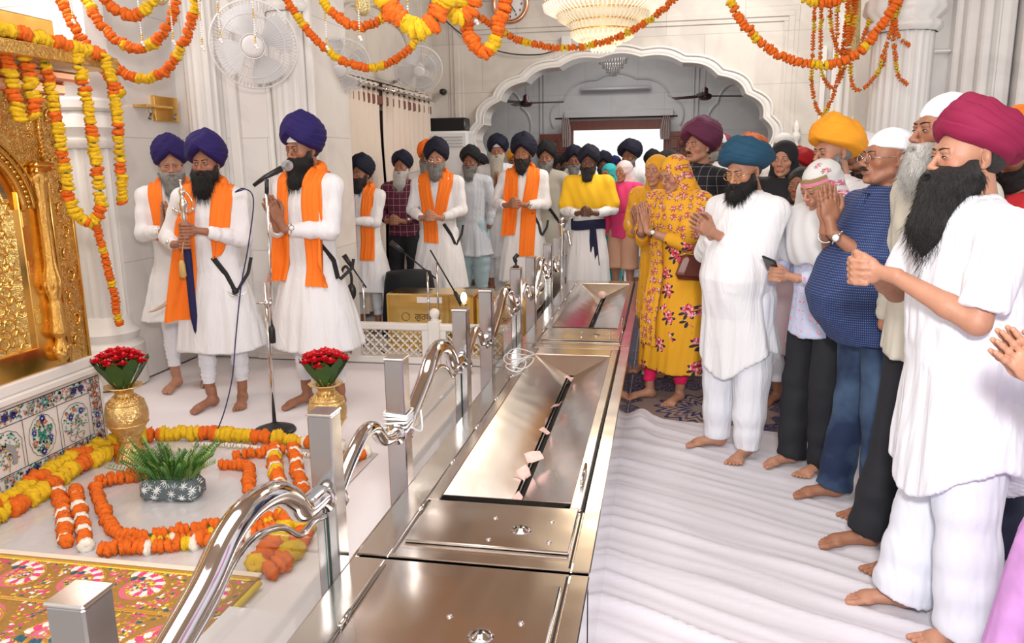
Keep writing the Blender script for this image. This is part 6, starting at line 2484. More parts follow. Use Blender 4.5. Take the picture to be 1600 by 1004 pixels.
def floral(name, base, petal, heart, leaf, sc=5.2, size=.30, thresh=.0, seedoff=(0, 0, 0)):
    """scattered bouquets : petals by polar angle round voronoi points, with dark leaves around."""
    m = mat(name, base, .8)
    N, L = nt_of(m)
    tc = N.new('ShaderNodeTexCoord')
    mp = N.new('ShaderNodeMapping')
    mp.inputs['Location'].default_value = seedoff
    mp.inputs['Scale'].default_value = (sc, sc * .35, sc * .9)
    L.new(tc.outputs['Object'], mp.inputs[0])
    v = N.new('ShaderNodeTexVoronoi')
    v.inputs['Scale'].default_value = 1
    v.inputs['Randomness'].default_value = .55
    L.new(mp.outputs[0], v.inputs['Vector'])
    sub = N.new('ShaderNodeVectorMath')
    sub.operation = 'SUBTRACT'
    L.new(mp.outputs[0], sub.inputs[0])
    L.new(v.outputs['Position'], sub.inputs[1])
    sp = N.new('ShaderNodeSeparateXYZ')
    L.new(sub.outputs[0], sp.inputs[0])

    def blob(ox, oz, n, s0, amp, ph):
        dx, dz = mth(N, L, 'SUBTRACT', sp.outputs[0], ox), mth(N, L, 'SUBTRACT', sp.outputs[2], oz)
        rr = mth(N, L, 'SQRT', mth(N, L, 'ADD', mth(N, L, 'MULTIPLY', dx, dx), mth(N, L, 'MULTIPLY', dz, dz)))
        an = mth(N, L, 'ARCTAN2', dz, dx)
        pe = mth(N, L, 'ABSOLUTE', mth(N, L, 'COSINE', mth(N, L, 'ADD', mth(N, L, 'MULTIPLY', an, n / 2), ph)))
        rad = mth(N, L, 'ADD', mth(N, L, 'MULTIPLY', pe, amp), s0)
        return rr, mth(N, L, 'LESS_THAN', rr, rad)
    _, lf = blob(.03, -.04, 7, size * .20, size * 1.0, .3)
    r1, f1 = blob(0, .06, 5, size * .48, size * .22, .0)
    r2, f2 = blob(.12, -.13, 5, size * .30, size * .18, .7)
    _, h1 = blob(0, .06, 5, size * .14, size * .10, .4)
    nz = N.new('ShaderNodeTexNoise')
    nz.inputs['Scale'].default_value = 60
    L.new(tc.outputs['Object'], nz.inputs['Vector'])
    pc = mixc(N, L, mth(N, L, 'GREATER_THAN', nz.outputs[0], .52), petal, tuple(min(1, c * .45 + .45) for c in petal))
    c = mixc(N, L, lf, base, leaf)
    c = mixc(N, L, f2, c, pc)
    c = mixc(N, L, f1, c, pc)
    c = mixc(N, L, h1, c, heart)
    L.new(c, N['Principled BSDF'].inputs['Base Color'])
    return m


# ---------------------------------------------------------------- headgear
def turban(parent, hp, HM, m, w=1.0, hh=1.0, style='sikh', fit=None, name='turban', seed=0, side=1):
    """wrapped turban around a head at hp (body frame) with rotation HM."""
    nu, nv = 132, 64
    ph = np.linspace(-pi, pi, nu, endpoint=False)       # 0 = front (-Y)
    U, T = np.meshgrid(ph, np.linspace(0, 1, nv), indexing='ij')
    au = np.abs(U)
    pk = (.088, .072, .046, .018, -.006, -.030, -.046) if style == 'sikh' else (.068, .062, .048, .028, .006, -.026, -.055)
    zc = np.interp(au, (0, .22, .6, 1.1, 1.6, 2.2, pi), pk) + side * .006 * np.sin(U)
    f = np.sqrt(np.clip(1 - ((zc - .032) / .092) ** 2, .2, 1))
    rx, ry = .0765 * f + .003, .0960 * f + .005
    cz = .080 if style == 'sikh' else .074
    bx, by, bz = .119 * w, .132 * w, .122 * hh
    cy = .022 if style == 'sikh' else .040
    t0 = .15
    e0 = np.arcsin(np.clip((zc + .026 - cz) / bz, -.95, .9))
    t1 = np.clip((T - t0) / (1 - t0), 0, 1)
    el = e0 + (pi / 2 - e0) * t1
    Bx, By, Bz = bx * np.cos(el), by * np.cos(el), cz + bz * np.sin(el)
    tb = np.clip(T / t0, 0, 1) * pi / 2
    q = T < t0
    sb, cb = np.sin(tb), 1 - np.cos(tb)
    Rx = np.where(q, rx + (bx * np.cos(e0) - rx) * sb, Bx)
    Ry = np.where(q, ry + (by * np.cos(e0) - ry) * sb, By)
    Z = np.where(q, zc + .026 * cb, Bz)
    cyy = np.where(q, .018 + (cy - .018) * sb, cy)
    # overlapping wraps running beside the front edges, crossing at the crown
    s = t1 * (1 - .25 * np.cos(U)) + .12 * side * np.sin(U) * (1 - t1) + .05 * np.sin(2 * U + seed)
    lay = (s * 6.2 + .3 * side * (U > 0)) % 1.0
    disp = (.0060 * (lay ** .5) * (lay < .93) - .003) * np.clip(t1 * 9, 0, 1) * np.clip((1 - t1) * 3.2, 0, 1)
    disp += .0030 * np.sin(U * 3 + T * 7 + seed) * np.clip(T * 3, 0, 1) + .0018 * np.sin(U * 7 - T * 15 + seed)
    X = (Rx + disp) * np.sin(U)
    Y = -(Ry + disp) * np.cos(U) + cyy
    Z = Z + disp * np.where(q, 0, np.sin(el))
    wt = np.clip(T * 2.2 - .2, 0, 1)
    if style == 'sikh':
        Z += .010 * np.exp(-((X * side + .012 - Y * .25) / .022) ** 2) * np.clip(t1 * 1.6 - .45, 0, 1) * (Y < .05)
    else:
        Z += -.30 * np.clip(Y + .02, -.02, .3) * np.clip(T * 2, 0, 1) + .022 * np.exp(-((Y - .005) / .045) ** 2) * np.clip(t1 * 2 - .5, 0, 1)
        Z += .012 * np.exp(-((Y - .11) / .035) ** 2) * np.clip(t1 * 2 - .3, 0, 1)
        Y += -.012 * np.clip(-Y / .1, 0, 1) * wt
    P = np.stack([X, Y, Z], -1).reshape(-1, 3)
    P = P @ HM.T + hp
    I = np.arange(nu)[:, None] * nv + np.arange(nv - 1)[None, :]
    I2 = ((np.arange(nu) + 1) % nu)[:, None] * nv + np.arange(nv - 1)[None, :]
    Q = np.stack([I, I2, I2 + 1, I + 1], -1).reshape(-1, 4)
    return mesh_np(name, P, Q, m, parent)


def headcloth(parent, hp, HM, m, name='headcloth', h=.005, tail=True, low=0.0):
    F = Field((-.13, -.15, -.12), (.13, .20, .17), h)
    F.ell((0, .018, .036), (.086, .105, .094), .01)
    F.ell((0, .05, .02), (.080, .085, .085), .02)
    F.put(lambda x, y, z: (z - (.040 + low - .030 * np.clip((y + .06) / .14, 0, 1.2) + .004 * np.sin(x * 90))) * 1.0 + 0 * x, (-.2, -.2, -.2), (.2, .25, .05), .004, 's')
    if tail:
        F.ell((0, .125, -.012), (.024, .018, .018), .012)
        F.cap((0.004, .13, -.02), (-.012, .150, -.095), .011, .020, .01, fl=(1, 1.8, 1))
        F.cap((-.004, .13, -.02), (.030, .148, -.080), .010, .018, .01, fl=(1, 1.8, 1))
    V, Q = F.mesh()
    V = V + .0012 * np.sin(V[:, 2:3] * 160 + V[:, 1:2] * 90) * (V[:, 1:2] > 0)
    return mesh_np(name, V @ HM.T + hp, Q, m, parent)


def hood(parent, hp, HM, m, h=.007, back=.0, name='head_scarf', long=.0):
    F = Field((-.17, -.17, -.34), (.17, .20, .18), h)
    F.ell((0, .022 + back, .030), (.092, .112, .102), .01)
    F.ell((0, .040, -.06), (.088, .090, .12), .03)
    F.cap((0, .05, -.12), (0, .07, -.24), .088, .125, .05, fl=(.85, 1, 1))
    F.ell((0, -.118 + back, -.026), (.060, .096, .094), .012, 's')
    F.ell((0, -.10, -.18), (.055, .09, .12), .03, 's')
    V, Q = F.mesh()
    n_ = np.sin(V[:, 0] * 38 + V[:, 2] * 52) * .0030 * (V[:, 2] < .05) + np.sin(V[:, 2] * 95 - V[:, 1] * 40) * .0012
    c = np.array((0, .03, 0))
    d = V - c
    d /= np.linalg.norm(d, axis=1)[:, None]
    V = V + d * n_[:, None]
    return mesh_np(name, V @ HM.T + hp, Q, m, parent)


def beard(parent, hp, HM, m, L=.12, w=1.0, h=.005, strands=400, stache=True, fw=.0, seed=0, short=False, full=1.0):
    F = Field((-.13, -.19, -.18 - L), (.13, .09, .04), h)
    th = .006 if short else .012 * full
    F.ell((0, -.034, -.075), (.060 + th, .062 + th, .052 + th), .01)
    for s in (-1, 1):
        F.cap((s * .072, -.020, .012), (s * .066, -.028, -.05), .009, .013 + th * .5, .012)
        F.cap((s * .064, -.030, -.05), (s * .042, -.078, -.078), .014 + th * .6, .014 + th * .6, .015)
    F.ell((0, -.10, -.012), (.055, .066, .044), .010, 's')
    F.ell((0, -.02, .06), (.2, .2, .075), .004, 's')
    if not short:
        F.cap((0, -.070, -.095), (0, -.085 - fw, -.105 - L * .55), .052 * w, .046 * w, .03, fl=(.95, 1.15, 1))
        F.cap((0, -.085 - fw, -.105 - L * .5), (0, -.080 - fw, -.11 - L), .046 * w, .016 * w, .03, fl=(1, 1.2, 1))
    F.ell((0, -.125, -.062), (.024, .026, .0105), .004, 's')
    if stache:
        for s in (-1, 1):
            F.cap((0, -.110, -.047), (s * .024, -.104, -.052), .0075, .0085, .004)
            F.cap((s * .024, -.104, -.052), (s * .044, -.086, -.072), .0085, .008, .006)
    V, Q = F.mesh()
    r = np.random.default_rng(seed + 3)
    low = np.clip((-.06 - V[:, 2]) / .05, .15, 1)
    nz = wave_noise(V, 1, 12, seed, (150, 150, 28)) + .8 * wave_noise(V, 1, 8, seed + 5, (60, 60, 20))
    d = V - np.array((0, -.02, -.08))
    d[:, 2] *= .3
    d /= np.linalg.norm(d, axis=1)[:, None] + 1e-6
    V = V + d * (nz * (.0015 if short else .0045) * low)[:, None]
    o = mesh_np('beard', V @ HM.T + hp, Q, m, parent)
    if strands:
        pick = np.where(V[:, 2] < -.045)[0]
        if len(pick):
            idx = r.choice(pick, strands)
            base = V[idx]
            dd = d[idx]
            fr = np.clip((-.06 - base[:, 2]) / (.06 + L), 0, 1)
            l = r.uniform(.5, 1.2, strands) * (.018 if short else .030 + .035 * fr) * (1 if not short else .5)
            dirn = dd * r.uniform(.15, .6, strands)[:, None] + np.array((0, -.05, -1.0)) + r.normal(size=(strands, 3)) * .20
            dirn /= np.linalg.norm(dirn, axis=1)[:, None]
            sd = np.cross(dirn, r.normal(size=(strands, 3)))
            sd /= np.linalg.norm(sd, axis=1)[:, None]
            sd2 = np.cross(dirn, sd)
            wd = .0007 if strands > 1000 else .0011
            rings = []
            for t, ww in ((0, 1.), (.5, .8), (1., .12)):
                c = base - dirn * .004 + dirn * (l * t)[:, None] + dd * (l * .25 * t * t)[:, None] * r.uniform(-1, 1, strands)[:, None]
                rings.append(np.stack([c + sd * wd * ww, c + (-.5 * sd + .87 * sd2) * wd * ww, c + (-.5 * sd - .87 * sd2) * wd * ww], 1))
            S = np.stack(rings, 1).reshape(-1, 3)
            q = []
            for i in range(2):
                for k in range(3):
                    k2 = (k + 1) % 3
                    q.append((i * 3 + k, i * 3 + k2, i * 3 + 3 + k2, i * 3 + 3 + k))
            q = np.array(q)
            QQ = (q[None] + (np.arange(strands) * 9)[:, None, None]).reshape(-1, 4)
            s_ = mesh_np('beard_strands', S @ HM.T + hp, QQ, m, parent)
            s_.parent = o
            s_['kind'] = 'stuff'
    return o


# ---------------------------------------------------------------- the body
def ik(S, Wp, l1, l2, hint):
    S, Wp = np.array(S, float), np.array(Wp, float)
    d = Wp - S
    D = min(np.linalg.norm(d), (l1 + l2) * .995)
    u = d / np.linalg.norm(d)
    a = (l1 * l1 - l2 * l2 + D * D) / (2 * D)
    hgt = sqrt(max(l1 * l1 - a * a, 1e-6))
    hh = np.array(hint, float)
    hh = hh - u * hh.dot(u)
    hh /= np.linalg.norm(hh)
    return S + u * a + hh * hgt


def prof(z, zs, vs):
    return np.interp(z, zs, vs)


def person(x, y, htop, rz, label, skin='mid', fem=False, head=(0, 0), gear=('turban', 'navy', 1, 1), brd=None, hands='namaste', hpos=(0, -.26, 1.20), htilt=-.3, hyaw=0.0,
           top=None, legs=None, scarf=None, extras=(), lod=1, group=None, belly=0.0, build=1.0, brow='black', eyes='open', shx=.185, feet=((-.10, 0, 0), (.10, 0, 0)), headgear_h=None, stache=None, lean=(0, 0)):
    """lod 0 = near, 1 = middle, 2 = far."""
    gh = headgear_h if headgear_h is not None else {'turban': .061 + .020 * (gear[3] if len(gear) > 3 else 1), 'cloth': .012, 'hood': .02, 'none': 0.0}[gear[0]]
    sc = htop / (1.725 + gh)
    hv = (.0032, .0048, .0075)[lod]
    hb = (.010, .013, .018)[lod]
    pitch, yaw = head
    HM = rotm(pitch, 0, yaw) if True else None
    HM = rotm(0, 0, yaw) @ rotm(pitch, 0, 0)
    lx, ly = lean
    neck = np.array((lx, .018 + ly, 1.525))
    hp = neck + HM @ np.array((0, -.012, .085))
    Vs, Qs, Cs = [], [], []
    n0 = 0

    def push(V, Q, C=None):
        nonlocal n0
        Vs.append(V)
        Qs.append(Q + n0)
        Cs.append(np.ones((len(V), 4)) if C is None else C)
        n0 += len(V)
    V, Q, C = tpl('head', (.0030, .0042, .0065)[lod], fem=fem)
    push(V @ HM.T + hp, Q, C)
    # arms
    w_ = []
    Sh = [np.array((-shx * build + lx, .02 + ly, 1.405)), np.array((shx * build + lx, .02 + ly, 1.405))]
    if hands:
        if hands in ('namaste', 'clasp', 'grip'):
            V, Q, C, wr = tpl(hands, (.0030, .0042, .006)[lod])
            Hm = rotm(0, 0, hyaw) @ rotm(htilt, 0, 0) if hands == 'namaste' else rotm(0, 0, hyaw) @ rotm(htilt * .3, 0, 0)
            hs = .92 if fem else 1.0
            push(V * hs @ Hm.T + np.array(hpos), Q, C)
            w_ = [Hm @ (np.array(q) * hs) + np.array(hpos) for q in wr]
    else:
        w_ = [Sh[0] + (-.03, -.05, -.53), Sh[1] + (.03, -.05, -.53)]
    El = [ik(Sh[i], w_[i], .285, .265, ((-1 if i == 0 else 1) * .55, .35, -.8)) for i in (0, 1)]
    # body under the clothes : neck, trunk, arms, legs as one surface
    F = Field((-.42, -.46, .02), (.42, .24, 1.62), hb)
    F.ell((lx, .02 + ly, 1.28), (.14 * build, .085, .17), .05)
    F.ell((0, .02, 1.02), (.125 * build + belly * .4, .085 + belly * .3, .16), .05)
    F.ell((0, .025, .88), (.14 * build, .09, .12), .05)
    F.cap((lx, .035 + ly, 1.36), (lx * .9, .02 + ly, 1.50), .062, .052, .03)
    for i, s in ((0, -1), (1, 1)):
        fr = .92 if fem else 1.0
        F.cap(Sh[i] - (s * .05, 0, 0), Sh[i], .055, .05, .03)
        F.cap(Sh[i], El[i], .047 * fr, .037 * fr, .02)
        F.cap(El[i], El[i] + (w_[i] - El[i]) * .35, .038 * fr, .037 * fr, .015)
        F.cap(El[i] + (w_[i] - El[i]) * .35, w_[i], .037 * fr, .0245 * fr, .012)
        fx, fy, _ = feet[i]
        F.cap((s * .085, .03, .86), (s * .08 + fx * .2, .01, .50), .075, .052, .03)
        F.cap((s * .08 + fx * .2, .01, .50), (fx, fy + .03, .10), .050, .031, .03)
    V, Q = F.mesh()
    push(V, Q)
    for i, s in ((0, -1), (1, 1)):
        V, Q, C = tpl('foot', (.0035, .005, .009)[lod])
        fx, fy, fr = feet[i]
        fv = V * np.array((s * 1.0, 1, 1))
        if s < 0:
            Q = Q[:, ::-1]
        R_ = rotm(0, 0, fr + s * .12)
        push(fv @ R_.T + np.array((fx, fy, 0)), Q, C)
    V, Q, C = np.concatenate(Vs), np.concatenate(Qs), np.concatenate(Cs)
    body = mesh_np('person', V, Q, SK[skin], None, C)
    body.location = (x, y, .012 if (x > -.2 and y < 4.6) else 0)
    body.rotation_euler = (0, 0, rz)
    body.scale = (sc, sc, sc)
    tag(body, label, 'person', group)
    P = dict(hp=hp, HM=HM, w=w_, El=El, Sh=Sh, body=body, hpos=np.array(hpos))
    # eyes and brows
    if lod < 2 or True:
        for s, nm in ((-1, 'eye'), (1, 'eye')):
            if eyes == 'closed':
                mb = MB()
                t = np.linspace(-1, 1, 7)
                mb.tube(np.stack([s * .031 + .0125 * t, -.0945 + .003 * t * t, -.0015 - .003 * (1 - t * t)], 1) @ HM.T + hp, .0011, 5)
                mb.build('eyelashes', m_brow, body)
            else:
                mb = MB()
                op = .0048 if eyes == 'open' else .0030
                n_, m_ = (16, 10) if lod == 0 else (10, 6)
                dz = 0 if eyes == 'open' else -.003
                E_ = MB().sphere((s * .031, -.0822, .003 + dz), (.0130, .0140, op), n=n_, m=m_)
                E_.V[0] = E_.V[0] @ HM.T + hp
                eo = E_.build(nm, m_eye, body)
                I_ = MB().sphere((s * .031, -.0882, .003 + dz), (.0056, .0088, min(.0056, op * .98)), n=n_, m=m_)
                I_.V[0] = I_.V[0] @ HM.T + hp
                I_.build('iris', m_iris, eo)
                if lod == 0:
                    t = np.linspace(-1, 1, 7)
                    MB().tube(np.stack([s * .031 + .0135 * t, -.0955 + .004 * t * t, .003 + op - .0035 * t * t + dz + .0005], 1) @ HM.T + hp, .0013, 5).build('eyelashes', m_brow, eo)
        mb = MB()
        for s in (-1, 1):
            t = np.linspace(0, 1, 7)
            pts = np.stack([s * (.011 + .036 * t), -.098 + .013 * t ** 2, .0225 + .006 * np.sin(t * 2.2) - .002 * t], 1)
            mb.tube(pts @ HM.T + hp, np.array([.003, .0042, .0045, .0042, .0036, .0028, .0012]) * (.65 if fem else 1.05), 6, flat=.6)
        mb.build('eyebrows', m_browg if brow == 'grey' else m_brow, body)
    # hair at sides/back
    hairm = HR['black'] if not brd else HR[brd[0]]
    if gear[0] in ('turban', 'cloth') and lod < 2:
        Fh = Field((-.11, -.06, -.09), (.11, .13, .08), .006)
        Fh.ell((0, .030, .0), (.079, .090, .072), .01)
        Fh.put(lambda X, Y, Z: (-Y - .012 + 0 * X - .4 * Z) * -1 if False else (Y - .018 + 0 * X + 0 * Z), (-.2, -.2, -.2), (.2, .03, .2), .004, 's')
        V, Q = Fh.mesh()
        mesh_np('hair', V @ HM.T + hp, Q, hairm if skin != 'fair' else hairm, body)
    if gear[0] == 'turban':
        turban(body, hp, HM, CL[gear[1]], gear[2] if len(gear) > 2 else 1, gear[3] if len(gear) > 3 else 1, gear[4] if len(gear) > 4 else 'sikh', seed=int(abs(x) * 31) % 9, side=-1 if yaw < 0 else 1)
    elif gear[0] == 'cloth':
        headcloth(body, hp, HM, CL[gear[1]] if isinstance(gear[1], str) else gear[1], low=gear[2] if len(gear) > 2 else 0)
    elif gear[0] == 'hood':
        Fh = Field((-.11, -.12, -.11), (.11, .13, .14), .006)
        Fh.ell((0, .020, .034), (.0805, .099, .0905), .01)
        Fh.ell((0, .03, -.03), (.079, .07, .08), .03)
        Fh.ell((0, -.105, -.012), (.057, .062, .082), .008, 's')
        V, Q = Fh.mesh()
        mesh_np('hair', V @ HM.T + hp, Q, HR['black'], body)
        hood(body, hp, HM, gear[1], back=gear[2] if len(gear) > 2 else -.004)
    if brd:
        beard(body, hp, HM, HR[brd[0]], brd[1], brd[2] if len(brd) > 2 else 1, (.0042, .006, .009)[lod], (2600, 380, 0)[lod], fw=brd[3] if len(brd) > 3 else 0, seed=int(abs(y) * 17) % 11, short=brd[1] == 0, full=brd[4] if len(brd) > 4 else 1.0)
    if stache:
        mb = MB()
        for s in (-1, 1):
            t = np.linspace(0, 1, 6)
            mb.tube(np.stack([s * .030 * t, -.112 + .012 * t ** 2, -.0465 - .008 * t ** 1.5], 1) @ HM.T + hp, [.006, .0075, .007, .006, .004, .002], 8)
        mb.build('moustache', HR[stache], body)
    # ------------------------------------------------ upper garment
    seed = int(abs(x * 37 + y * 91)) % 97
    r = np.random.default_rng(seed)
    tp = dict(m=m_kurta, hem=.42, flare=.06, folds=.012, sleeve='long', fit=1.0, hemcurve=0.0, slit=0, collar=True, name='kurta', waist=0.0, hemtilt=0.0)
    tp.update(top or {})
    ph = r.uniform(0, 6.28, 6)
    hem = tp['hem']
    zs = np.array([hem, .62, .80, .92, 1.02, 1.16, 1.28, 1.38, 1.425, 1.452, 1.485])
    f_ = tp['fit']
    av = np.array([.185 + tp['flare'], .178 + tp['flare'] * .7, .172 + tp['flare'] * .35, .168, .160 + belly * .35, .168 + belly * .2, .178, .175, .150, .105, .066]) * build * f_
    bv = np.array([.135 + tp['flare'] * .8, .130 + tp['flare'] * .55, .124 + tp['flare'] * .25 + belly * .3, .118 + belly * .8, .114 + belly, .118 + belly * .75, .122 + belly * .2, .112, .098, .085, .070]) * (.5 + .5 * build) * f_
    if fem:
        bv[6] += .022
        av[4] -= .008
    keep = zs > hem + .03
    full = np.array([.30, .62, .80, .92, 1.02, 1.16, 1.28, 1.38, 1.425, 1.452, 1.485])
    a_h, b_h = (np.interp(hem, full[1:], q[1:]) for q in (av, bv))
    keep[0] = True
    if hem > .62:
        av[0], bv[0] = a_h, b_h
    zs, av, bv = zs[keep], av[keep], bv[keep]
    cyv = np.interp(zs, [hem, .9, 1.02, 1.28, 1.5], [.01, .012 - belly * .45, .010 - belly * .5, .014 - belly * .1, .03 + 0])
    wst = tp['waist']

    def torso(X, Y, Z):
        z1 = Z[0, 0, :]
        a, b, cy = (np.interp(z1, zs, q).astype(np.float32)[None, None, :] for q in (av, bv, cyv))
        lz = np.clip((z1 - 1.0) / .45, 0, 1)[None, None, :]
        Xc, Yc = X - lx * lz, Y - cy - ly * lz
        phi = np.arctan2(Xc, -Yc)
        fa = np.clip((1.08 - z1) / max(1.08 - hem, .1), 0, 1)[None, None, :] ** 1.2
        fold = (np.sin(7 * phi + ph[0] + 1.3 * Z) + .7 * np.sin(11 * phi + ph[1] - 2 * Z) + .5 * np.sin(17 * phi + ph[2])) / 1.6
        kf = 1 + tp['folds'] * 4.2 * fa * fold
        if wst:
            kf = kf * (1 - wst * np.exp(-((z1 - 1.06) / .05) ** 2))[None, None, :]
        # shallow drag folds on the chest and back
        kf = kf + .012 * np.sin(26 * Z + 9 * Xc * np.sign(Xc) + ph[3]) * np.exp(-((z1 - 1.12) / .14) ** 2)[None, None, :] * .6
        kk = (np.abs(Xc / (a * kf)) ** 2.25 + np.abs(Yc / (b * kf)) ** 2.25) ** (1 / 2.25)
        d = (kk - 1) * np.minimum(a, b) * .9
        hz = hem - tp['hemcurve'] * np.abs(np.cos(phi)) ** 1.5 + .006 * np.sin(3 * phi + ph[4]) + tp['hemtilt'] * Yc
        if tp['slit']:
            hz = hz + tp['slit'] * np.exp(-((np.abs(phi) - pi / 2) / .28) ** 2)
        return np.maximum(d, np.maximum(hz - Z, Z - 1.49))
    W_ = .25 + tp['flare'] + .05
    G = Field((-.44, -.44, hem - tp['hemcurve'] - .05), (.44, .36, 1.53), hb * .9)
    G.put(torso, (-W_, -W_, hem - .2), (W_, W_, 1.5), .02)
    G0 = Field((-.40, -.36, max(.5, hem - .02)), (.40, .34, 1.53), .02)
    G0.put(torso, (-W_, -W_, hem - .2), (W_, W_, 1.5), .02)
    for i, s in ((0, -1), (1, 1)):
        G0.cap(Sh[i] + (-s * .065, 0, .010), Sh[i] + (0, 0, -.018), .054 * f_, .055 * f_, .05)
    from mathutils.bvhtree import BVHTree
    V0, Q0 = G0.mesh()
    bvh = BVHTree.FromPolygons(V0.tolist(), Q0.tolist())
    rr0 = (.061, .050, .045, .038) if tp['sleeve'] != 'slim' else (.060, .047, .042, .035)
    for i, s in ((0, -1), (1, 1)):
        fr = (.92 if fem else 1.0) * f_
        k_ = .07
        G.cap(Sh[i] + (-s * .065, 0, .010), Sh[i] + (0, 0, -.018), .054 * fr, .055 * fr, k_)
        wv = (.0018, 13, ph[5])
        el, sh, wr = El[i], Sh[i], w_[i]
        if tp['sleeve'] in ('long', 'slim'):
            G.cap(sh + (0, 0, -.012), el, rr0[0] * fr, rr0[1] * fr, .035, wr=wv)
            G.cap(el, el + (wr - el) * .45, rr0[1] * fr, rr0[2] * fr, .02, wr=(.0018, 11, ph[4]))
            G.cap(el + (wr - el) * .45, el + (wr - el) * .80, rr0[2] * fr, rr0[3] * fr, .015, wr=(.0018, 17, ph[3]))
        elif tp['sleeve'] == 'half':
            e1 = sh + (el - sh) * .86
            u = (el - sh) / np.linalg.norm(el - sh)
            A_ = Field(G.lo, G.lo + 1, G.h)
            A_.n = G.n
            A_.D = np.full(G.n, .5, np.float32)
            A_.cap(sh + (0, 0, -.012), sh + (el - sh) * 1.02, .068 * fr, .066 * fr, .035, wr=wv)

            def cutter(X, Y, Z, e1=e1, u=u):
                return -((X - e1[0]) * u[0] + (Y - e1[1]) * u[1] + (Z - e1[2]) * u[2])
            A_.put(cutter, e1 - .16, e1 + .16, .003, 's')
            G.D = smin(G.D, A_.D, .02)
        elif tp['sleeve'] == 'three':
            G.cap(sh + (0, 0, -.012), el, rr0[0] * fr, rr0[1] * fr * .95, .035, wr=wv)
            G.cap(el, el + (wr - el) * .40, rr0[1] * fr * .95, rr0[2] * fr, .02)
    # neck opening
    G.cap((lx, .020 + ly, 1.47), (lx, .005 + ly, 1.56), .059, .066, .008, 's')
    if tp['collar']:
        G.ell((lx, -.075 + ly, 1.45), (.016, .05, .055), .01, 's')
    V, Q = G.mesh()
    V = creases(V, grad_at(G, V), (.0050 if tp['folds'] > .005 else .0028), seed)
    kt = mesh_np(tp['name'], V, Q, tp['m'], body)
    P['kurta'] = kt
    # smooth front surface position used to lay scarves and straps on the cloth
    def front(xx, zz):
        a, b, cy = np.interp(zz, zs, av), np.interp(zz, zs, bv), np.interp(zz, zs, cyv)
        lz = np.clip((zz - 1.0) / .45, 0, 1)
        q = np.clip(np.abs((xx - lx * lz) / a), 0, .97)
        return cy + ly * lz - b * (1 - q ** 2.25) ** (1 / 2.25) * 1.0

    def back(xx, zz):
        a, b, cy = np.interp(zz, zs, av), np.interp(zz, zs, bv), np.interp(zz, zs, cyv)
        q = np.clip(np.abs(xx / a), 0, .97)
        return cy + b * (1 - q ** 2.25) ** (1 / 2.25)
    P['front'], P['back'] = front, back
    # collar flaps for shirts
    if tp['collar'] == 'shirt':
        mb = MB()
        for s in (-1, 1):
            A = []
            for t in np.linspace(0, 1, 8):
                ang = pi * (1 - .93 * t)
                cx, cy_ = .066 * sin(ang) * s, .012 - .066 * cos(ang) * -1 * -1
                cx, cy_ = s * .067 * sin(ang), .020 - .072 * -cos(ang) * -1
                p0 = np.array((cx + lx, .018 - .070 * cos(ang - pi) * -1 * -1 + ly, 1.498 - .025 * t))
                outw = np.array((sin(ang) * s, cos(ang) * -1 * -1, 0))
                p1 = p0 + outw * (.026 + .012 * t) + np.array((0, 0, -.034 - .022 * t))
                A.append([p0, (p0 + p1) / 2 + outw * .006, p1])
            mb.grid(np.array(A))
            mb.grid(np.array(A)[::-1] - np.array((0, 0, .003)))
        mb.build('collar', tp['m'], body)
    if lod == 0 and tp.get('placket'):
        mb = MB()
        zz = np.linspace(tp['placket'], 1.42, 16)
        A = [[(xx, front(xx, z) - .0035, z) for xx in (-.016, 0, .016)] for z in zz]
        mb.grid(np.array(A))
        mb.build('placket', tp['m'], body)
        for z in np.arange(tp['placket'] + .03, 1.42, .085):
            MB().sphere((0, front(0, z) - .005, z), (.0055, .003, .0055), n=8, m=5).build('button', m_pearl, body)
    # ------------------------------------------------ lower garment
    lg = dict(m=m_cot, style='churidar', z0=.16, name='trousers')
    lg.update(legs or {})
    if lg['style'] != 'none':
        K = Field((-.34, -.30, .02), (.34, .34, 1.0), hb * .9)
        st = lg['style']
        rt, rk, ra = {'churidar': (.095, .062, .042), 'shalwar': (.115, .105, .070), 'trouser': (.098, .078, .080), 'jeans': (.098, .074, .082), 'pajama': (.105, .094, .108), 'skirt': (.1, .1, .1)}[st]
        rt *= build
        z0 = lg['z0']
        for i, s in ((0, -1), (1, 1)):
            fx, fy, _ = feet[i]
            kn = np.array((s * .085 + fx * .2, -.004, .50))
            an = np.array((fx, fy + .03, z0 + .01))
            K.cap((s * .085, .02, .90), kn, rt, rk, .035, wr=(.0025, 8, ph[i]))
            K.cap(kn, kn + (an - kn) * .6, rk, (rk + ra) / 2, .02, wr=(.003, 9, ph[i + 2]))
            K.cap(kn + (an - kn) * .6, an, (rk + ra) / 2, ra, .015, wr=(.003, 9, ph[i]))
        K.ell((0, .025, .90), (.15 * build, .10, .11), .04)
        zz_ = (K.lo[2] + K.h * np.arange(K.n[2]))[None, None, :]
        yy_ = (K.lo[1] + K.h * np.arange(K.n[1]))[None, :, None]
        K.D = np.maximum(K.D, (z0 + (.02 if st in ('churidar', 'skirt') else .25) * -(yy_ - 0) * 1.0 * (st in ('trouser', 'jeans', 'pajama')) - zz_))
        V, Q = K.mesh()
        if len(V):
            V = creases(V, grad_at(K, V), .0035 if st != 'churidar' else .002, seed + 2, (30, 30, 9))
            if 'churidar' in st:
                V = V + np.array((1, 1, 0)) * (np.sin(V[:, 2:3] * 210 + V[:, :1] * 30) * .002 * (V[:, 2:3] < .38))
            mesh_np(lg['name'], V, Q, lg['m'], body)
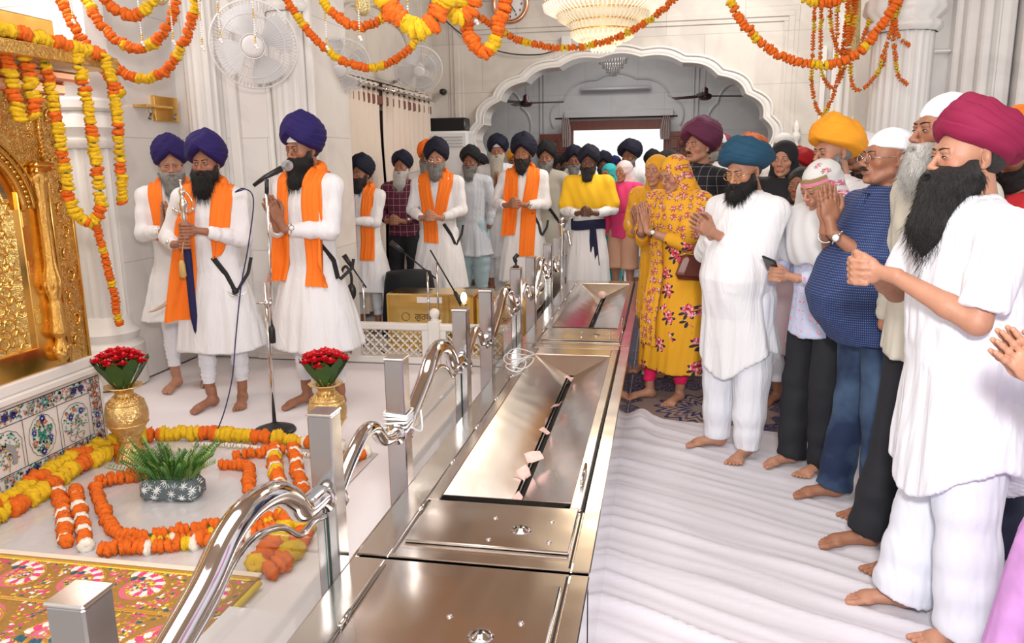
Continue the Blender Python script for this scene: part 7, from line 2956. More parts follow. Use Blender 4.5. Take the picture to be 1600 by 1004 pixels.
    # ------------------------------------------------ scarf over the neck
    if scarf:
        sm, spec = scarf

        def ribbon(path, wd, mm, nm, thick=.006, nt=15, folds=4, lift=.012, fa=.0045):
            Pp = resample(spline(path, 10), .02)
            U_ = np.linspace(0, 1, len(Pp))
            wds = np.interp(U_, np.linspace(0, 1, len(wd)), wd)
            A, B = [], []
            T_ = np.gradient(Pp, axis=0)
            yl = None
            for i_, p in enumerate(Pp):
                rowa, rowb = [], []
                tx = np.array((abs(T_[i_][2]), 0, -T_[i_][0] * np.sign(T_[i_][2] - 1e-6) * -1))
                nn = np.linalg.norm(tx)
                d_ = tx / nn if (nn > .012 and p[2] < 1.40) else np.array((1.0, 0, 0))
                for t_ in np.linspace(-.5, .5, nt):
                    q = p + d_ * wds[i_] * t_
                    bump_ = fa * (sin(folds * 2 * pi * (t_ + .5) + 2 * U_[i_]) + .6 * sin(folds * 3.7 * (t_ + .5) + 5 * U_[i_]))
                    if p[2] > 1.40:
                        hit = bvh.find_nearest(tuple(q))
                        o_ = np.array(hit[0]) + np.array(hit[1]) * (lift + thick + bump_)
                        i0 = np.array(hit[0]) + np.array(hit[1]) * (lift + bump_)
                    else:
                        hit = bvh.ray_cast((q[0], -1, q[2]), (0, 1, 0))
                        yy = hit[0][1] if hit[0] is not None else p[1]
                        yy = min(yy, p[1] + .05) - lift
                        o_ = np.array((q[0], yy - thick + bump_, q[2]))
                        i0 = np.array((q[0], yy + bump_, q[2]))
                    rowa.append(o_)
                    rowb.append(i0)
                A.append(rowa)
                B.append(rowb)
            A, B = np.array(A), np.array(B)
            for _ in range(2):      # ease the cloth along its length
                for M_ in (A, B):
                    M_[1:-1] = (M_[:-2] + 2 * M_[1:-1] + M_[2:]) / 4
            mb_ = MB().grid(A[:, ::-1]).grid(B)
            edge = np.concatenate([A[:, 0], A[-1], A[::-1, -1], A[0][::-1]])
            edgeb = np.concatenate([B[:, 0], B[-1], B[::-1, -1], B[0][::-1]])
            mb_.grid(np.stack([edge, edgeb], 1))
            return mb_.build(nm, mm, body)
        P['ribbon'] = ribbon
        so = MB()
        t = np.linspace(-.60 * pi, .60 * pi, 26)
        ring = np.stack([lx + .094 * np.sin(t), .030 + ly + .080 * np.cos(t), 1.492 + .022 * np.cos(t) - .010 * np.abs(np.sin(t))], 1)
        so.tube(ring, .026, 12, flat=1.35)
        sr = so.build('scarf', sm, body)
        for s, zend, wds, dx in spec:
            path = [(s * .085 + lx, .075 + ly, 1.47), (s * .105 + lx, .015 + ly, 1.49), (s * .112 + lx, -.055 + ly, 1.455), (s * .108 + lx, -.10 + ly, 1.38), (s * .095 + dx * .25, front(.08, 1.25) - .01, 1.25), (s * .080 + dx * .6, front(.07, 1.05) - .01, 1.06), (s * .075 + dx, front(.07, max(zend, .6)) - .01, zend)]
            o_ = ribbon(path, wds, sm, 'scarf_end')
            o_.parent = sr
    for fn in extras:
        fn(P)
    return body


# ---------------------------------------------------------------- extras
def watch(i=1, col='silver', big=1.0):
    def f(P):
        w, e = P['w'][i], P['El'][i]
        u = (e - w) / np.linalg.norm(e - w)
        c = w + u * .035
        a = np.cross(u, (0, 0, 1.0))
        a /= np.linalg.norm(a)
        b = np.cross(u, a)
        t = np.linspace(0, 2 * pi, 25)[:-1]
        R = .0335
        ring = c + np.cos(t)[:, None] * a * R + np.sin(t)[:, None] * b * R
        m = m_silver if col == 'silver' else m_bead if col == 'gold' else m_strap
        o = MB().tube(ring, .0055, 8, closed=True).build('wristwatch', m, P['body'])
        d = (a * (-1 if a[1] > 0 else 1) * .6 + b * (1 if b[2] > 0 else -1) * .35 + np.array((0, -.6, 0)))
        d = d - u * d.dot(u)
        d /= np.linalg.norm(d)
        MB().tube([c + d * .030, c + d * .044], [.017 * big, .016 * big], 18).build('watch_case', m_silver, o)
        MB().tube([c + d * .0435, c + d * .045], [.013 * big, .013 * big], 18).build('watch_face', mat('watch_dial', (.8, .8, .78), .3), o)
    return f


def kara(i=0, m=None):
    def f(P):
        w, e = P['w'][i], P['El'][i]
        u = (e - w) / np.linalg.norm(e - w)
        c = w + u * .03
        a = np.cross(u, (0, 0, 1.0))
        a /= np.linalg.norm(a)
        b = np.cross(u, a)
        t = np.linspace(0, 2 * pi, 25)[:-1]
        MB().tube(c + np.cos(t)[:, None] * a * .034 + np.sin(t)[:, None] * b * .034 + u * .006, .0038, 8, closed=True).build('steel_bangle', m or m_silver, P['body'])
    return f


def glasses(col='black', r=.021, halfrim=False):
    def f(P):
        m = m_strap if col == 'black' else m_silver if col == 'silver' else m_bead
        mb = MB()
        t = np.linspace(0, 2 * pi, 25)[:-1]
        for s in (-1, 1):
            mb.tube(np.stack([s * .032 + r * np.cos(t), np.full_like(t, -.113) + .004 * np.abs(np.cos(t)), -.004 + r * .78 * np.sin(t)], 1) @ P['HM'].T + P['hp'], .0013 if col != 'black' else .0018, 6, closed=True)
            mb.tube(np.array([(s * (.032 + r), -.108, .0), (s * .076, -.07, .002), (s * .084, .0, .004)]) @ P['HM'].T + P['hp'], .0012, 5)
        mb.tube(np.array([(-.011, -.114, .0), (0, -.117, .003), (.011, -.114, .0)]) @ P['HM'].T + P['hp'], .0012, 5)
        g = mb.build('spectacles', m, P['body'])
    return f


def forehead_band(col='white'):
    def f(P):
        U, T = np.meshgrid(np.linspace(-.55, .55, 11), np.linspace(0, 1, 7), indexing='ij')
        z = .050 + .045 * T
        A = np.stack([.083 * np.sin(U), -.099 * np.cos(U) * np.sqrt(np.clip(1 - ((z - .02) / .105) ** 2, .1, 1)) * 1.07 + .010, z], -1) @ P['HM'].T + P['hp']
        MB().grid(A).build('forehead_cloth', CL[col], P['body'])
    return f


def gatra(x0=-.06, z0=1.04, x1=.20, z1=.80, x2=.25, z2=1.02, dagger=True):
    """black shoulder strap crossing the hip with a small sheathed dagger."""
    def f(P):
        fr = P['front']
        path = [(x0, z0), ((x0 + x1) / 2, (z0 + z1) / 2), (x1 - .02, z1)]
        mb = MB()

        def strip(pts, w):
            pts = resample(np.array([(a, fr(min(abs(a), .17) * np.sign(a), b) - .012 + max(0, abs(a) - .165) * 1.0, b) for a, b in pts]), .015)
            T_ = np.gradient(pts, axis=0)
            A = []
            for p, t_ in zip(pts, T_):
                n_ = np.array((t_[2], 0, -t_[0]))
                n_ /= np.linalg.norm(n_) + 1e-9
                A.append([p - n_ * w / 2, p - np.array((0, .003, 0)), p + n_ * w / 2])
            A = np.array(A)
            mb.grid(A)
            mb.grid(A[::-1] + np.array((0, .003, 0)))
        strip(path, .034)
        strip([(x1 - .01, z1 - .005), ((x1 + x2) / 2 + .01, (z1 + z2) / 2), (x2, z2)], .022)
        o = mb.build('shoulder_strap', m_strap, P['body'])
        if dagger:
            yq = fr(min(x1, .16), z1) - .03
            d = MB().tube(spline([(x1 - .075, yq, z1 + .015), (x1 - .04, yq - .005, z1 - .02), (x1 + .01, yq - .005, z1 - .03), (x1 + .07, yq + .01, z1 + .0)], 6), [.008] * 5 + [.012] * 9 + [.009, .007, .005, .003, .002], 10, flat=.5)
            d.build('dagger', m_silver, P['body'])
            MB().lathe([(.0, -.018), (.02, -.012), (.02, .012), (.0, .018)], 12, (x1 - .01, yq, z1), axis='y').build('strap_knot', m_strap, P['body'])
    return f


def sash(m, zc=1.0, x0=-.02, drop=.42):
    def f(P):
        fr = P['front']
        mb = MB()
        t = np.linspace(0, 2 * pi, 60, endpoint=False)
        A = []
        for th in t:
            row = []
            for dz in np.linspace(-.05, .05, 7):
                z = zc + dz + .01 * sin(2 * th)
                bx = .19
                row.append((.187 * sin(th), .012 - .150 * cos(th) - .006 * cos(dz * 60), z))
            A.append(row)
        mb.grid(np.array(A), closed_u=True)
        o = mb.build('waist_sash', m, P['body'])
        t2 = np.linspace(0, 1, 14)
        A = [[(x0 + .02 + .06 * (u - .5) * (1 + s_) + .02 * s_, fr(x0, zc) - .035 + .008 * sin(u * 14 + s_ * 3), zc - s_ * drop) for u in np.linspace(0, 1, 9)] for s_ in t2]
        A = np.array(A)
        MB().grid(A).grid(A[::-1] + np.array((0, .006, 0))).build('sash_end', m, o)
    return f
# ================================================================ WHO STANDS WHERE
R = radians
LONG = dict(hem=.42, flare=.075)
t0 = 0
# --- the three singers on the left
person(-3.42, 5.07, 1.80, R(26), 'grey bearded praying man in violet turban at the far left by the fluted column', 'fair', head=(.15, .15), gear=('turban', 'violet', 1.05, 1.05),
       brd=('grey', .15, 1.05), hands='namaste', hpos=(-.02, -.28, 1.20), htilt=.35, top=dict(hem=.50, flare=.10), scarf=(m_orange, [(1, 1.2, (.10, .12), .03), (-1, 1.25, (.10, .1), 0)]), brow='grey', extras=[kara(0), gatra(.0, 1.30, .10, 1.12, .12, 1.14, False)], lod=0, feet=((-.10, -.10, -.2), (.10, 0, 0)), legs=dict(style='churidar'))


def sword(P):
    b, h = P['body'], P['hpos']
    m = m_silver
    MB().lathe([(.0, -.62), (.008, -.60), (.022, -.5), (.024, -.1), (.022, -.05)], 14).build('sheath', mat('navy_velvet', (.012, .012, .07), .8), b).location = h
    mb = MB().lathe([(.014, -.13), (.018, -.10), (.013, -.05), (.013, .10), (.020, .12), (.014, .14), (.026, .17), (.032, .20), (.026, .22), (.012, .24), (.018, .26), (.022, .28), (.008, .30), (.006, .335)], 20)
    mb.tube(spline([(-.055, 0, .165), (-.03, 0, .15), (0, 0, .15), (.03, 0, .15), (.055, 0, .165)], 4), .008, 8)
    mb.sphere((-.058, 0, .168), .012).sphere((.058, 0, .168), .012)
    mb.tube(spline([(.055, 0, .17), (.062, -.01, .22), (.03, -.01, .27), (.01, 0, .27)], 5), .005, 6)
    mb.sphere((0, 0, .34), .010)
    o = mb.build('sword_hilt', m, b)
    o.location = h
    tm = mat('gold_tassel', (.75, .48, .16), .6, bump=1, bscale=200)
    t = MB().tube([(0, -.045, -.03), (-.02, -.055, -.14)], .003, 5).lathe([(.006, 0), (.014, -.01), (.018, -.03), (.022, -.10), (.010, -.11)], 16, (-.02, -.055, -.14))
    t.build('tassel', tm, b).location = h


def tan_dagger(P):
    MB().tube(spline([(-.24, -.13, .80), (-.27, -.16, .74), (-.33, -.20, .70), (-.37, -.22, .69)], 5), [.016] * 4 + [.018] * 5 + [.016, .014, .012, .010, .008, .006, .004], 10, flat=.6).build('curved_scabbard', mat('tan_leather', (.42, .30, .22), .5), P['body'])


person(-2.87, 4.63, 1.80, R(12), 'black bearded man in violet turban holding an upright silver hilted sword with both hands', 'mid', head=(.03, -.03), gear=('turban', 'violet', 1.08, 1.1),
       brd=('black', .10, 1.15), hands='grip', hpos=(-.07, -.26, 1.17), top=dict(hem=.40, flare=.10), scarf=(m_orange, [(1, 1.02, (.12, .13, .12, .06), -.02), (-1, .62, (.11, .12, .16, .19), -.12)]),
       extras=[sword, tan_dagger, gatra(.03, 1.02, .17, .80, .23, 1.0), kara(0), watch(0, 'silver')], lod=0, feet=((-.10, -.06, -.35), (.10, 0, .05)), legs=dict(style='churidar'))
person(-2.22, 4.68, 1.895, R(-14), 'tall black bearded man in violet turban singing into the microphone with palms joined', 'mid', head=(.13, -.10), gear=('turban', 'violet', 1.08, 1.12),
       brd=('black', .16, 1.1), hands='namaste', hpos=(-.015, -.25, 1.19), htilt=.45, hyaw=-.1, top=dict(hem=.40, flare=.12, folds=.014), scarf=(m_orange, [(1, .80, (.11, .12, .12, .13), .06), (-1, .82, (.11, .12, .12, .13), -.08)]), eyes='half',
       extras=[forehead_band(), watch(1), kara(0), gatra(.13, 1.06, .24, .84, .27, .95, False)], lod=0, feet=((-.13, 0, -.2), (.13, .02, .1)), legs=dict(style='churidar'))
# --- the row behind the rail
person(-2.78, 7.05, 1.67, R(-8), 'young man with spectacles, black beard and navy turban standing right behind the singer', 'mid', head=(.0, -.15), gear=('turban', 'navy', 1.05, 1.05), brd=('black', .06, 1.2),
       hands='namaste', hpos=(-.04, -.27, 1.20), htilt=.4, top=dict(hem=.42, flare=.10), scarf=(m_orange, [(1, .75, (.11, .13, .14), .02), (-1, .72, (.11, .13, .14), -.02)]), extras=[glasses('silver')], lod=1)
m_maroon = plaid('maroon_check', (.10, .012, .035), (.45, .28, .32), 14, .05)
m_blk = cloth('black_trousers', (.012, .013, .018))
person(-2.65, 7.85, 1.72, R(0), 'white bearded man in maroon checked shirt and black trousers with hands clasped', 'mid', head=(-.05, -.05), gear=('turban', 'navy', .98, .9), brd=('white', .13, 1.25), hands='clasp', hpos=(-.02, -.25, 1.06),
       top=dict(m=m_maroon, hem=.88, flare=-.005, folds=.004, name='shirt', collar='shirt', sleeve='long'), legs=dict(m=m_blk, style='trouser', z0=.10), extras=[watch(1, 'gold')], belly=.02, lod=1)
person(-2.66, 8.8, 1.835, R(0), 'man in bright orange turban with dark grey beard standing behind the checked shirt man', 'tan', gear=('turban', 'orange', 1.0, 1.0), brd=('salt', .12, 1.1), hands=None, lod=2)
person(-2.16, 7.45, 1.81, R(2), 'stout man with spectacles, grey beard and orange scarf, hands clasped, before the black speaker', 'fair', head=(.0, .05), gear=('turban', 'navy', 1.05, 1.1), brd=('salt', .09, 1.15), hands='clasp', hpos=(-.01, -.27, 1.08),
       top=dict(hem=.36, flare=.08), scarf=(m_orange, [(1, 1.12, (.12, .14, .12, .10), -.07), (-1, .82, (.13, .14, .15, .15), .03)]), extras=[glasses('silver'), gatra(.08, 1.0, .2, .80, .24, .98, False)], build=1.05, lod=1, legs=dict(style='pajama'))
m_ltblue = cloth('pale_blue_cotton', (.42, .56, .60))
person(-2.13, 8.7, 1.77, R(0), 'man in black turban and white shirt over pale blue trousers, behind the stout man', 'tan', gear=('turban', 'black', 1.02, .95), brd=('salt', .10, 1), hands=None, top=dict(m=cloth('greyish_white', (.62, .65, .70)), hem=.55), legs=dict(m=m_ltblue, style='shalwar'), lod=1)
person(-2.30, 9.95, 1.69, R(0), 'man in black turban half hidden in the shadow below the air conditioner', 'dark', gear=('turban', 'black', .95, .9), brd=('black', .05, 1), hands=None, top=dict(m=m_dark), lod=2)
person(-1.96, 9.4, 1.905, R(3), 'old man with long cream beard, palms joined, under a black turban', 'mid', head=(-.03, 0), gear=('turban', 'navy', 1.05, 1.0), brd=('cream', .26, 1.35), hands='namaste', hpos=(.02, -.22, 1.22), htilt=.1, extras=[forehead_band()], brow='grey', lod=1)
person(-1.92, 10.3, 1.76, R(0), 'man in yellow turban almost hidden behind the centre orange scarf man', 'tan', gear=('turban', 'amber', .95, .9), brd=('black', .05, 1), hands=None, top=dict(m=m_cot), lod=2)
person(-1.40, 8.0, 1.855, R(2), 'young man in navy turban and orange scarf, fingers laced, at the centre of the row', 'mid', head=(.0, -.12), gear=('turban', 'navy', 1.12, 1.15), brd=('black', .07, 1.0), hands='clasp', hpos=(-.05, -.27, 1.14),
       top=dict(hem=.36, flare=.08), scarf=(m_orange, [(1, .62, (.12, .14, .15, .15), -.03), (-1, .82, (.13, .14, .15, .14), -.07)]), extras=[gatra(.10, 1.04, .20, .82, .24, .96, False), watch(1, 'gold')], lod=1, legs=dict(style='pajama'))
person(-1.31, 9.0, 1.81, R(-3), 'man in black turban, grey beard and beige kurta right behind the centre man', 'mid', gear=('turban', 'black', 1.0, 1.0), brd=('salt', .08, 1.1), hands=None, top=dict(m=cloth('beige_kurta', (.45, .42, .36)), hem=.5), lod=1, extras=[gatra(.02, 1.1, .2, .85, .24, .98, False)])
person(-1.24, 10.4, 1.69, R(-5), 'man in dark turban in the gap beside the beige kurta man', 'dark', gear=('turban', 'black', .95, .95), brd=('black', .05, 1), hands=None, top=dict(m=m_dark), lod=2)
person(-1.06, 9.6, 1.76, R(0), 'grey bearded man in navy turban peering over the yellow shawl man', 'tan', head=(0, .1), gear=('turban', 'navy', 1.02, 1.0), brd=('salt', .08, 1.0), hands=None, lod=1)
m_yel = cloth('yellow_shawl', (.88, .52, .02))


def shawl(m, z0=1.10, lift=.022, name='shawl', zoff=0, zlow=None):
    def f(P):
        F = Field((-.42, -.40, .8), (.42, .30, 1.54), .011)
        fr = P['front']
        for i in (0, 1):
            F.cap(P['Sh'][i] + (0, 0, 0), P['Sh'][i] + (P['El'][i] - P['Sh'][i]) * .75, .082, .088, .04)
            F.cap(P['Sh'][i] * np.array((.4, 1, 1)) + (0, 0, .015), P['Sh'][i], .075, .08, .05)
        F.ell((0, .01, 1.28), (.205, .155, .22), .05)
        F.cap((0, .02, 1.45), (0, .015, 1.49), .075, .070, .03)
        zz = (F.lo[2] + F.h * np.arange(F.n[2]))[None, None, :]
        xx = (F.lo[0] + F.h * np.arange(F.n[0]))[:, None, None]
        F.D = np.maximum(F.D, z0 + .12 * np.abs(xx) * -1 + .012 * np.sin(xx * 40) - zz)
        F.cap((0, .015, 1.45), (0, -.005, 1.56), .058, .062, .008, 's')
        V, Q = F.mesh()
        V[:, 1] += .004 * np.sin(V[:, 0] * 60 + V[:, 2] * 25)
        mesh_np(name, V, Q, m, P['body'])
    return f


person(-.74, 8.05, 1.74, R(-4), 'man in yellow shoulder shawl and white pleated robe beyond the steel boxes', 'dark', head=(.0, .02), gear=('turban', 'navy', 1.0, .95), brd=('black', .10, 1.0), hands='clasp', hpos=(.02, -.26, 1.12),
       top=dict(hem=.20, flare=.06, folds=.020, waist=.05), extras=[shawl(m_yel, 1.12), sash(m_dark if False else cloth('navy_sash', (.012, .014, .05)), .98, .05)], lod=1)
sc_w = cloth('pale_scarf', (.68, .66, .66))
person(-1.15, 9.9, 1.50, R(0), 'small woman in a white head scarf between two dark turbans', 'mid', True, gear=('hood', sc_w), hands=None, top=dict(m=sc_w), lod=2)
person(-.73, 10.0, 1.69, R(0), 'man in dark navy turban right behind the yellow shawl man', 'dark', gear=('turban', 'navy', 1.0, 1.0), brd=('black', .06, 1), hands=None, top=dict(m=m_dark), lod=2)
person(-.72, 12.2, 1.64, R(5), 'distant man in small blue turban against the bright doorway', 'dark', gear=('turban', 'blue', .95, .95), brd=('black', .05, 1), hands=None, lod=2)
person(-1.5, 11.6, 1.66, R(5), 'distant man in black turban under the left end of the doorway', 'dark', gear=('turban', 'black', .95, .95), brd=('black', .05, 1), hands=None, lod=2)
person(-.95, 13.4, 1.63, R(-5), 'farthest man in black turban inside the porch', 'dark', gear=('turban', 'black', .95, .95), brd=('black', .05, 1), hands=None, lod=2)
person(-.40, 9.7, 1.815, R(-25), 'big man in dark blue turban whose face rises above the teal scarf woman', 'mid', head=(.05, 0), gear=('turban', 'navy', 1.25, 1.05), brd=('salt', .05, 1), hands=None, lod=1)
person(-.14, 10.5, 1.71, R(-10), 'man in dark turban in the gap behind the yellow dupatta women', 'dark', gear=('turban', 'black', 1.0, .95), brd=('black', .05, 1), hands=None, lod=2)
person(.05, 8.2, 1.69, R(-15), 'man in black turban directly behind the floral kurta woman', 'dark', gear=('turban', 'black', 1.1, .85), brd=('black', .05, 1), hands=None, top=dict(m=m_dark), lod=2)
# --- women
m_teal = cloth('teal_scarf', (.03, .42, .45))
m_pink = cloth('pink_kurta', (.72, .05, .20))
m_must = floral('mustard_plain', (.66, .32, .015), (.60, .30, .02), (.5, .2, .02), (.56, .26, .012), 14, .2)
m_peach = cloth('peach_skirt', (.62, .36, .25))
person(-.58, 8.75, 1.555, R(-22), 'woman in turquoise head scarf standing beside the yellow shawl man', 'fair', True, head=(.05, -.15), gear=('hood', m_teal), hands=None, top=dict(m=m_teal, hem=.5, flare=.05, collar=False, name='tunic'), legs=dict(m=m_teal, style='trouser'), lod=1, build=.9)
person(-.40, 8.35, 1.585, R(-30), 'young woman with spectacles in pink kurta between turquoise and mustard scarves', 'fair', True, head=(.05, -.05), gear=('hood', cloth('pale_pink_scarf', (.72, .60, .62))), hands=None, top=dict(m=m_pink, hem=.86, flare=.0, collar=False, name='tunic', sleeve='long'), legs=dict(m=m_peach, style='shalwar', z0=.5), extras=[glasses('silver', .023), shawl(m_pink, 1.15, name='dupatta')], lod=1, build=.9)


def dupatta_fall(m, side=-1, z1=.45, w=.16, name='dupatta_fall', x0=.08):
    def f(P):
        fr = P['front']
        Z = np.linspace(1.42, z1, 40)
        A = []
        for z in Z:
            row = []
            for u in np.linspace(-.5, .5, 15):
                xx = side * x0 + u * w * (1 + .25 * (1.42 - z)) + .01 * sin(z * 9)
                yy = fr(np.clip(xx, -.15, .15), max(z, .6)) - .022 + .008 * sin(u * 30 + z * 3) + max(0, abs(xx) - .15) * .8
                row.append((xx, yy, z))
            A.append(row)
        A = np.array(A)
        MB().grid(A).grid(A[::-1] + np.array((0, .006, 0))).build(name, m, P['body'])
    return f


person(-.01, 5.85, 1.63, R(-38), 'woman in plain mustard dupatta with joined palms, left of the floral kurta woman', 'fair', True, head=(.0, .22), gear=('hood', m_must), hands='namaste', hpos=(-.02, -.25, 1.21), htilt=.35, lean=(0, -.07), top=dict(m=m_must, hem=.36, flare=.0, collar=False, name='kurta', sleeve='three', folds=.018),
       legs=dict(m=m_must, style='churidar'), extras=[shawl(m_must, 1.10, name='dupatta'), dupatta_fall(m_must, 1, .5, .2), dupatta_fall(m_must, -1, .45, .18), watch(1, 'black')], lod=1, build=.9)
m_flor = floral('floral_mustard', (.70, .34, .012), (.68, .05, .09), (.30, .01, .03), (.03, .02, .04), 5.4, .23)
m_flor2 = floral('floral_scarf', (.72, .36, .02), (.45, .07, .06), (.60, .10, .08), (.35, .10, .05), 17, .34)
m_hot = cloth('pink_leggings', (.85, .015, .12))


def handbag(P):
    e = P['El'][1]
    b = P['body']
    ml = mat('brown_leather', (.14, .028, .014), .25, coat=.6, var=.3, vscale=8)
    c = np.array((.20, -.03, .985))
    o = MB().box((-.035, -.16, -.085), (.035, .16, .075), bev=.03)
    V = o.V[0]
    V[:, 1] *= 1 - .25 * (V[:, 2] > 0)
    mm = Matrix.Rotation(-.15, 4, 'X')
    ob = o.build('handbag', ml)
    # the bag hangs at her arm : a thing of its own
    ob.matrix_world = Matrix.Translation(b.location) @ Matrix.Rotation(b.rotation_euler[2], 4, 'Z') @ Matrix.Translation(tuple(c * b.scale[0])) @ mm
    tag(ob, 'glossy brown leather handbag hanging from the arm of the floral kurta woman', 'handbag')
    t = spline([(0, -.11, .06), (-.01, -.10, .22), (-.03, -.02, .36), (-.02, .08, .30), (0, .12, .06)], 8)
    MB().tube(t, .008, 8, flat=.5).build('strap', ml, ob)
    MB().tube([(.0, -.115, .078), (.0, .115, .078)], .006, 6).build('zip', m_bead, ob)


person(.09, 5.18, 1.63, R(-42), 'woman in floral mustard kurta, head bowed over joined palms', 'fair', True, head=(.32, -.12), gear=('hood', m_flor2, -.006), hands='namaste', hpos=(-.045, -.27, 1.27), htilt=.20, eyes='closed',
       top=dict(m=m_flor, hem=.24, flare=.06, collar=False, name='kurta', sleeve='three', folds=.010, fit=1.05), legs=dict(m=m_hot, style='churidar', z0=.13), extras=[shawl(m_flor2, 1.14, name='dupatta'), dupatta_fall(m_flor2, -1, .42, .17), watch(1, 'black'), kara(0, mat('dark_bangle', (.05, .02, .015), .3)), handbag], lod=0, build=1.05,
       feet=((-.13, -.12, -.3), (.08, -.02, .1)))
# --- right group
m_chk = plaid('black_check', (.012, .014, .02), (.22, .23, .25), 15, .05)
person(.26, 6.2, 1.885, R(-38), 'young man in plum turban and black checked shirt, looking over the women', 'fair', head=(-.05, -.12), gear=('turban', 'plum', 1.22, 1.1), stache='black', hands=None, top=dict(m=m_chk, hem=.85, flare=.0, folds=.004, name='shirt', collar='shirt', sleeve='long'),
       legs=dict(m=cloth('grey_trousers', (.10, .11, .14)), style='trouser'), lod=1)
person(.42, 4.25, 1.71, R(-42), 'heavy man in teal turban and white kurta with head bowed and hands loosely joined', 'fair', head=(.30, .04), gear=('turban', 'teal', 1.2, .85, 'side'), brd=('black', .02, 1.0), hands='namaste', hpos=(-.06, -.20, 1.275), htilt=1.05, hyaw=-.15, eyes='half',
       top=dict(m=m_kurta, hem=.62, flare=.03, hemcurve=.16, folds=.010, collar='shirt', fit=1.06, placket=.0), legs=dict(style='shalwar', z0=.05), belly=.07, build=1.03, extras=[glasses('gold', .021)], lod=0, feet=((-.11, -.04, -.5), (.12, -.06, .1)))
person(.70, 6.9, 1.79, R(-35), 'man in rust orange turban mostly hidden behind the teal turban man', 'mid', gear=('turban', 'rust', 1.2, .95), brd=('white', .06, 1), hands=None, lod=2)
person(.46, 7.6, 1.82, R(-30), 'man with white headcloth under a maroon turban edge behind the plum turban', 'tan', gear=('cloth', 'white'), hands=None, headgear_h=.0, lod=2, brd=('grey', 0, 1))
person(.56, 8.4, 1.84, R(-30), 'man in maroon turban at the back beside the arch jamb', 'tan', gear=('turban', 'maroon', 1.15, .9), brd=('black', .04, 1), hands=None, lod=2)
m_bdup = cloth('black_dupatta', (.010, .010, .014))
person(.79, 5.55, 1.71, R(-18), 'woman in black dupatta facing us between the teal and amber turbans', 'fair', True, head=(.05, -.05), gear=('hood', m_bdup), hands=None, top=dict(m=m_bdup, hem=.5, collar=False, name='tunic'), legs=dict(m=m_bdup, style='trouser'), extras=[shawl(m_bdup, 1.15, name='dupatta')], lod=1)
person(1.04, 7.4, 1.80, R(-25), 'man in white headcloth in the back by the right marble pier', 'tan', gear=('cloth', 'grey_white'), hands=None, lod=2)
person(1.02, 6.4, 1.67, R(-25), 'person in bright red turban behind the black dupatta woman', 'tan', gear=('turban', 'red', 1.15, .9), brd=('black', 0, 1), hands=None, top=dict(m=m_dark), lod=2)
person(.84, 5.15, 1.54, R(-30), 'dark haired girl glimpsed between the kurta shoulder and the amber turban man', 'tan', True, gear=('hood', HR['black'], .0), hands=None, top=dict(m=cloth('mauve', (.45, .35, .40)), collar=False), lod=2)
person(.93, 4.70, 1.82, R(-62), 'man in amber yellow turban with grey beard and closed eyes', 'fair', head=(.10, .0), gear=('turban', 'amber', 1.2, 1.05, 'side'), brd=('salt', .09, 1.25), hands='clasp', hpos=(.0, -.26, 1.12), eyes='closed', top=dict(m=m_kurta, hem=.50, flare=.03, collar='shirt'), legs=dict(style='pajama', z0=.12), lod=0, build=1.08)
person(1.24, 5.4, 1.745, R(-60), 'man in white headcloth behind the amber turban man', 'tan', gear=('cloth', 'white'), hands=None, top=dict(m=m_dark), lod=1)
# girl with flowered head scarf
m_hsc = floral('flowered_headscarf', (.62, .62, .60), (.70, .12, .25), (.12, .11, .10), (.20, .17, .13), 16, .20)
m_gk = floral('pink_print_kurta', (.50, .55, .72), (.80, .25, .35), (.7, .2, .3), (.45, .50, .70), 22, .25)


def headband(P):
    for z0, z1, c in ((.010, .034, (.36, .24, .10)), (.034, .050, (.72, .22, .36)), (.050, .070, (.30, .19, .08))):
        U, T = np.meshgrid(np.linspace(-1.35, 1.35, 21), np.linspace(z0, z1, 5), indexing='ij')
        k = np.sqrt(np.clip(1 - ((T - .03) / .104) ** 2, .1, 1))
        A = np.stack([.0905 * np.sin(U) * k, -.1085 * np.cos(U) * k + .014, T], -1) @ P['HM'].T + P['hp']
        MB().grid(A).build('headband', mat('band_%d' % int(z0 * 1000), c, .8, bump=.5, bscale=200), P['body'])


def phone(P):
    q = MB().box((-.038, -.006, -.075), (.038, .006, .075), bev=.006)
    o = q.build('mobile_phone', m_rubber)
    b = P['body']
    o.matrix_world = Matrix.Translation(b.location) @ Matrix.Rotation(b.rotation_euler[2], 4, 'Z') @ Matrix.Translation(tuple((P['hpos'] + np.array((-.02, -.04, .05))) * b.scale[0])) @ Matrix.Rotation(.9, 4, 'X') @ Matrix.Rotation(.5, 4, 'Y')
    tag(o, 'black mobile phone held by the girl in the flowered head scarf', 'phone')


person(.77, 4.05, 1.58, R(-55), 'girl in flowered white head scarf with pink band, looking down at her phone', 'fair', True, head=(.42, -.05), gear=('hood', m_hsc, .008), hands='clasp', hpos=(-.04, -.24, 1.13), eyes='closed',
       top=dict(m=m_gk, hem=.78, flare=.02, collar=False, name='tunic', folds=.006), legs=dict(m=m_blk, style='trouser', z0=.03), extras=[headband, phone, shawl(cloth('pale_grey_scarf', (.62, .62, .63)), 1.18, name='dupatta')], lod=0, build=.86, feet=((-.08, -.06, 0), (.09, 0, 0)))
m_bshirt = dots('blue_dotted_shirt', (.012, .028, .11), (.17, .23, .38), 92, .34)
m_jean = mat('denim', (.018, .045, .11), .8, bump=.3, bscale=300)
N, L = nt_of(m_jean)
tc = N.new('ShaderNodeTexCoord')
nz = N.new('ShaderNodeTexNoise')
nz.inputs['Scale'].default_value = 4.2
nz.inputs['Detail'].default_value = 3
L.new(tc.outputs['Object'], nz.inputs['Vector'])
r = N.new('ShaderNodeMapRange')
r.inputs[1].default_value = .42
r.inputs[2].default_value = .68
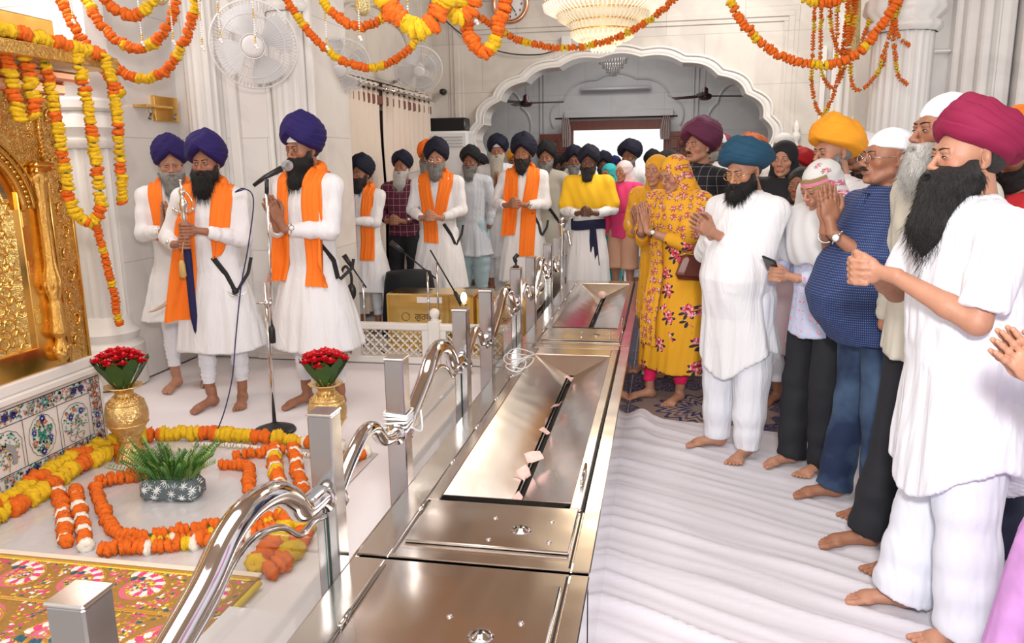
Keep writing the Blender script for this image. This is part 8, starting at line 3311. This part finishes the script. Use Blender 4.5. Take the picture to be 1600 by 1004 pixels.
L.new(nz.outputs[0], r.inputs[0])
L.new(mixc(N, L, r.outputs[0], (.008, .020, .062), (.065, .12, .21)), N['Principled BSDF'].inputs['Base Color'])
person(.93, 3.62, 1.705, R(-72), 'stout man with moustache and dotted blue shirt raising joined palms', 'mid', head=(-.02, -.02), gear=('cloth', 'white', .008), stache='black', hands='namaste', hpos=(-.02, -.235, 1.335), htilt=.14, eyes='half',
       top=dict(m=m_bshirt, hem=.80, flare=.0, folds=.003, name='shirt', collar='shirt', sleeve='half', fit=1.08), legs=dict(m=m_jean, style='jeans', z0=.03, name='jeans'), belly=.105, build=1.14, extras=[watch(1, 'silver', 1.1), glasses('silver', .020), kara(0)], lod=0, feet=((-.10, -.10, -.05), (.11, .0, .1)), headgear_h=.018)
person(.99, 3.13, 1.81, R(-75), 'tall man in white headcloth with white beard, behind the magenta turban man', 'mid', eyes='half', head=(.0, .0), gear=('cloth', 'white', .006), brd=('white', .08, 1.1), hands=None, top=dict(m=cloth('cream_shirt', (.55, .52, .44)), hem=.8, flare=0, name='shirt'),
       legs=dict(m=m_blk, style='trouser', z0=.03), lod=0, feet=((-.10, -.12, 0), (.10, -.05, 0)), headgear_h=.02)
person(.97, 2.66, 1.77, R(-80), 'man in magenta turban with long thick black beard and white shirt', 'fair', head=(.03, .02), eyes='half', gear=('turban', 'magenta', 1.05, .84, 'side'), brd=('black', .21, 1.45, .02, 1.9), hands='clasp', hpos=(-.02, -.33, 1.255), htilt=.3,
       lean=(0, -.06), top=dict(m=m_cot, hem=.66, flare=.06, hemcurve=.17, folds=.010, collar='shirt', sleeve='half', fit=1.02, placket=.0), legs=dict(style='pajama', z0=.03, m=cloth('white_trousers', (.70, .72, .80))), belly=.03, build=1.15, lod=0, feet=((-.11, -.10, -.1), (.11, .02, .0)))
m_redsh = cloth('red_shirt', (.50, .02, .03))
person(1.31, 3.28, 1.755, R(-75), 'man in orange turban at right edge behind the magenta turban', 'tan', gear=('turban', 'orange', 1.15, .95), brd=('black', 0, 1), hands=None, top=dict(m=m_redsh, hem=.85, flare=0, name='shirt'), legs=dict(m=cloth('navy_trousers', (.012, .014, .04)), style='trouser', z0=.03), lod=0)
m_pk = mat('lilac_print', (.62, .30, .66), .8, var=.35, vscale=14)
person(1.13, 1.98, 1.68, R(-80), 'person in lilac pink kurta cut off by the right picture edge', 'fair', True, gear=('hood', m_pk), hands='namaste', hpos=(.0, -.28, 1.12), htilt=.8, top=dict(m=m_pk, hem=.20, flare=.15, collar=False, name='kurta', folds=.02), lod=0)
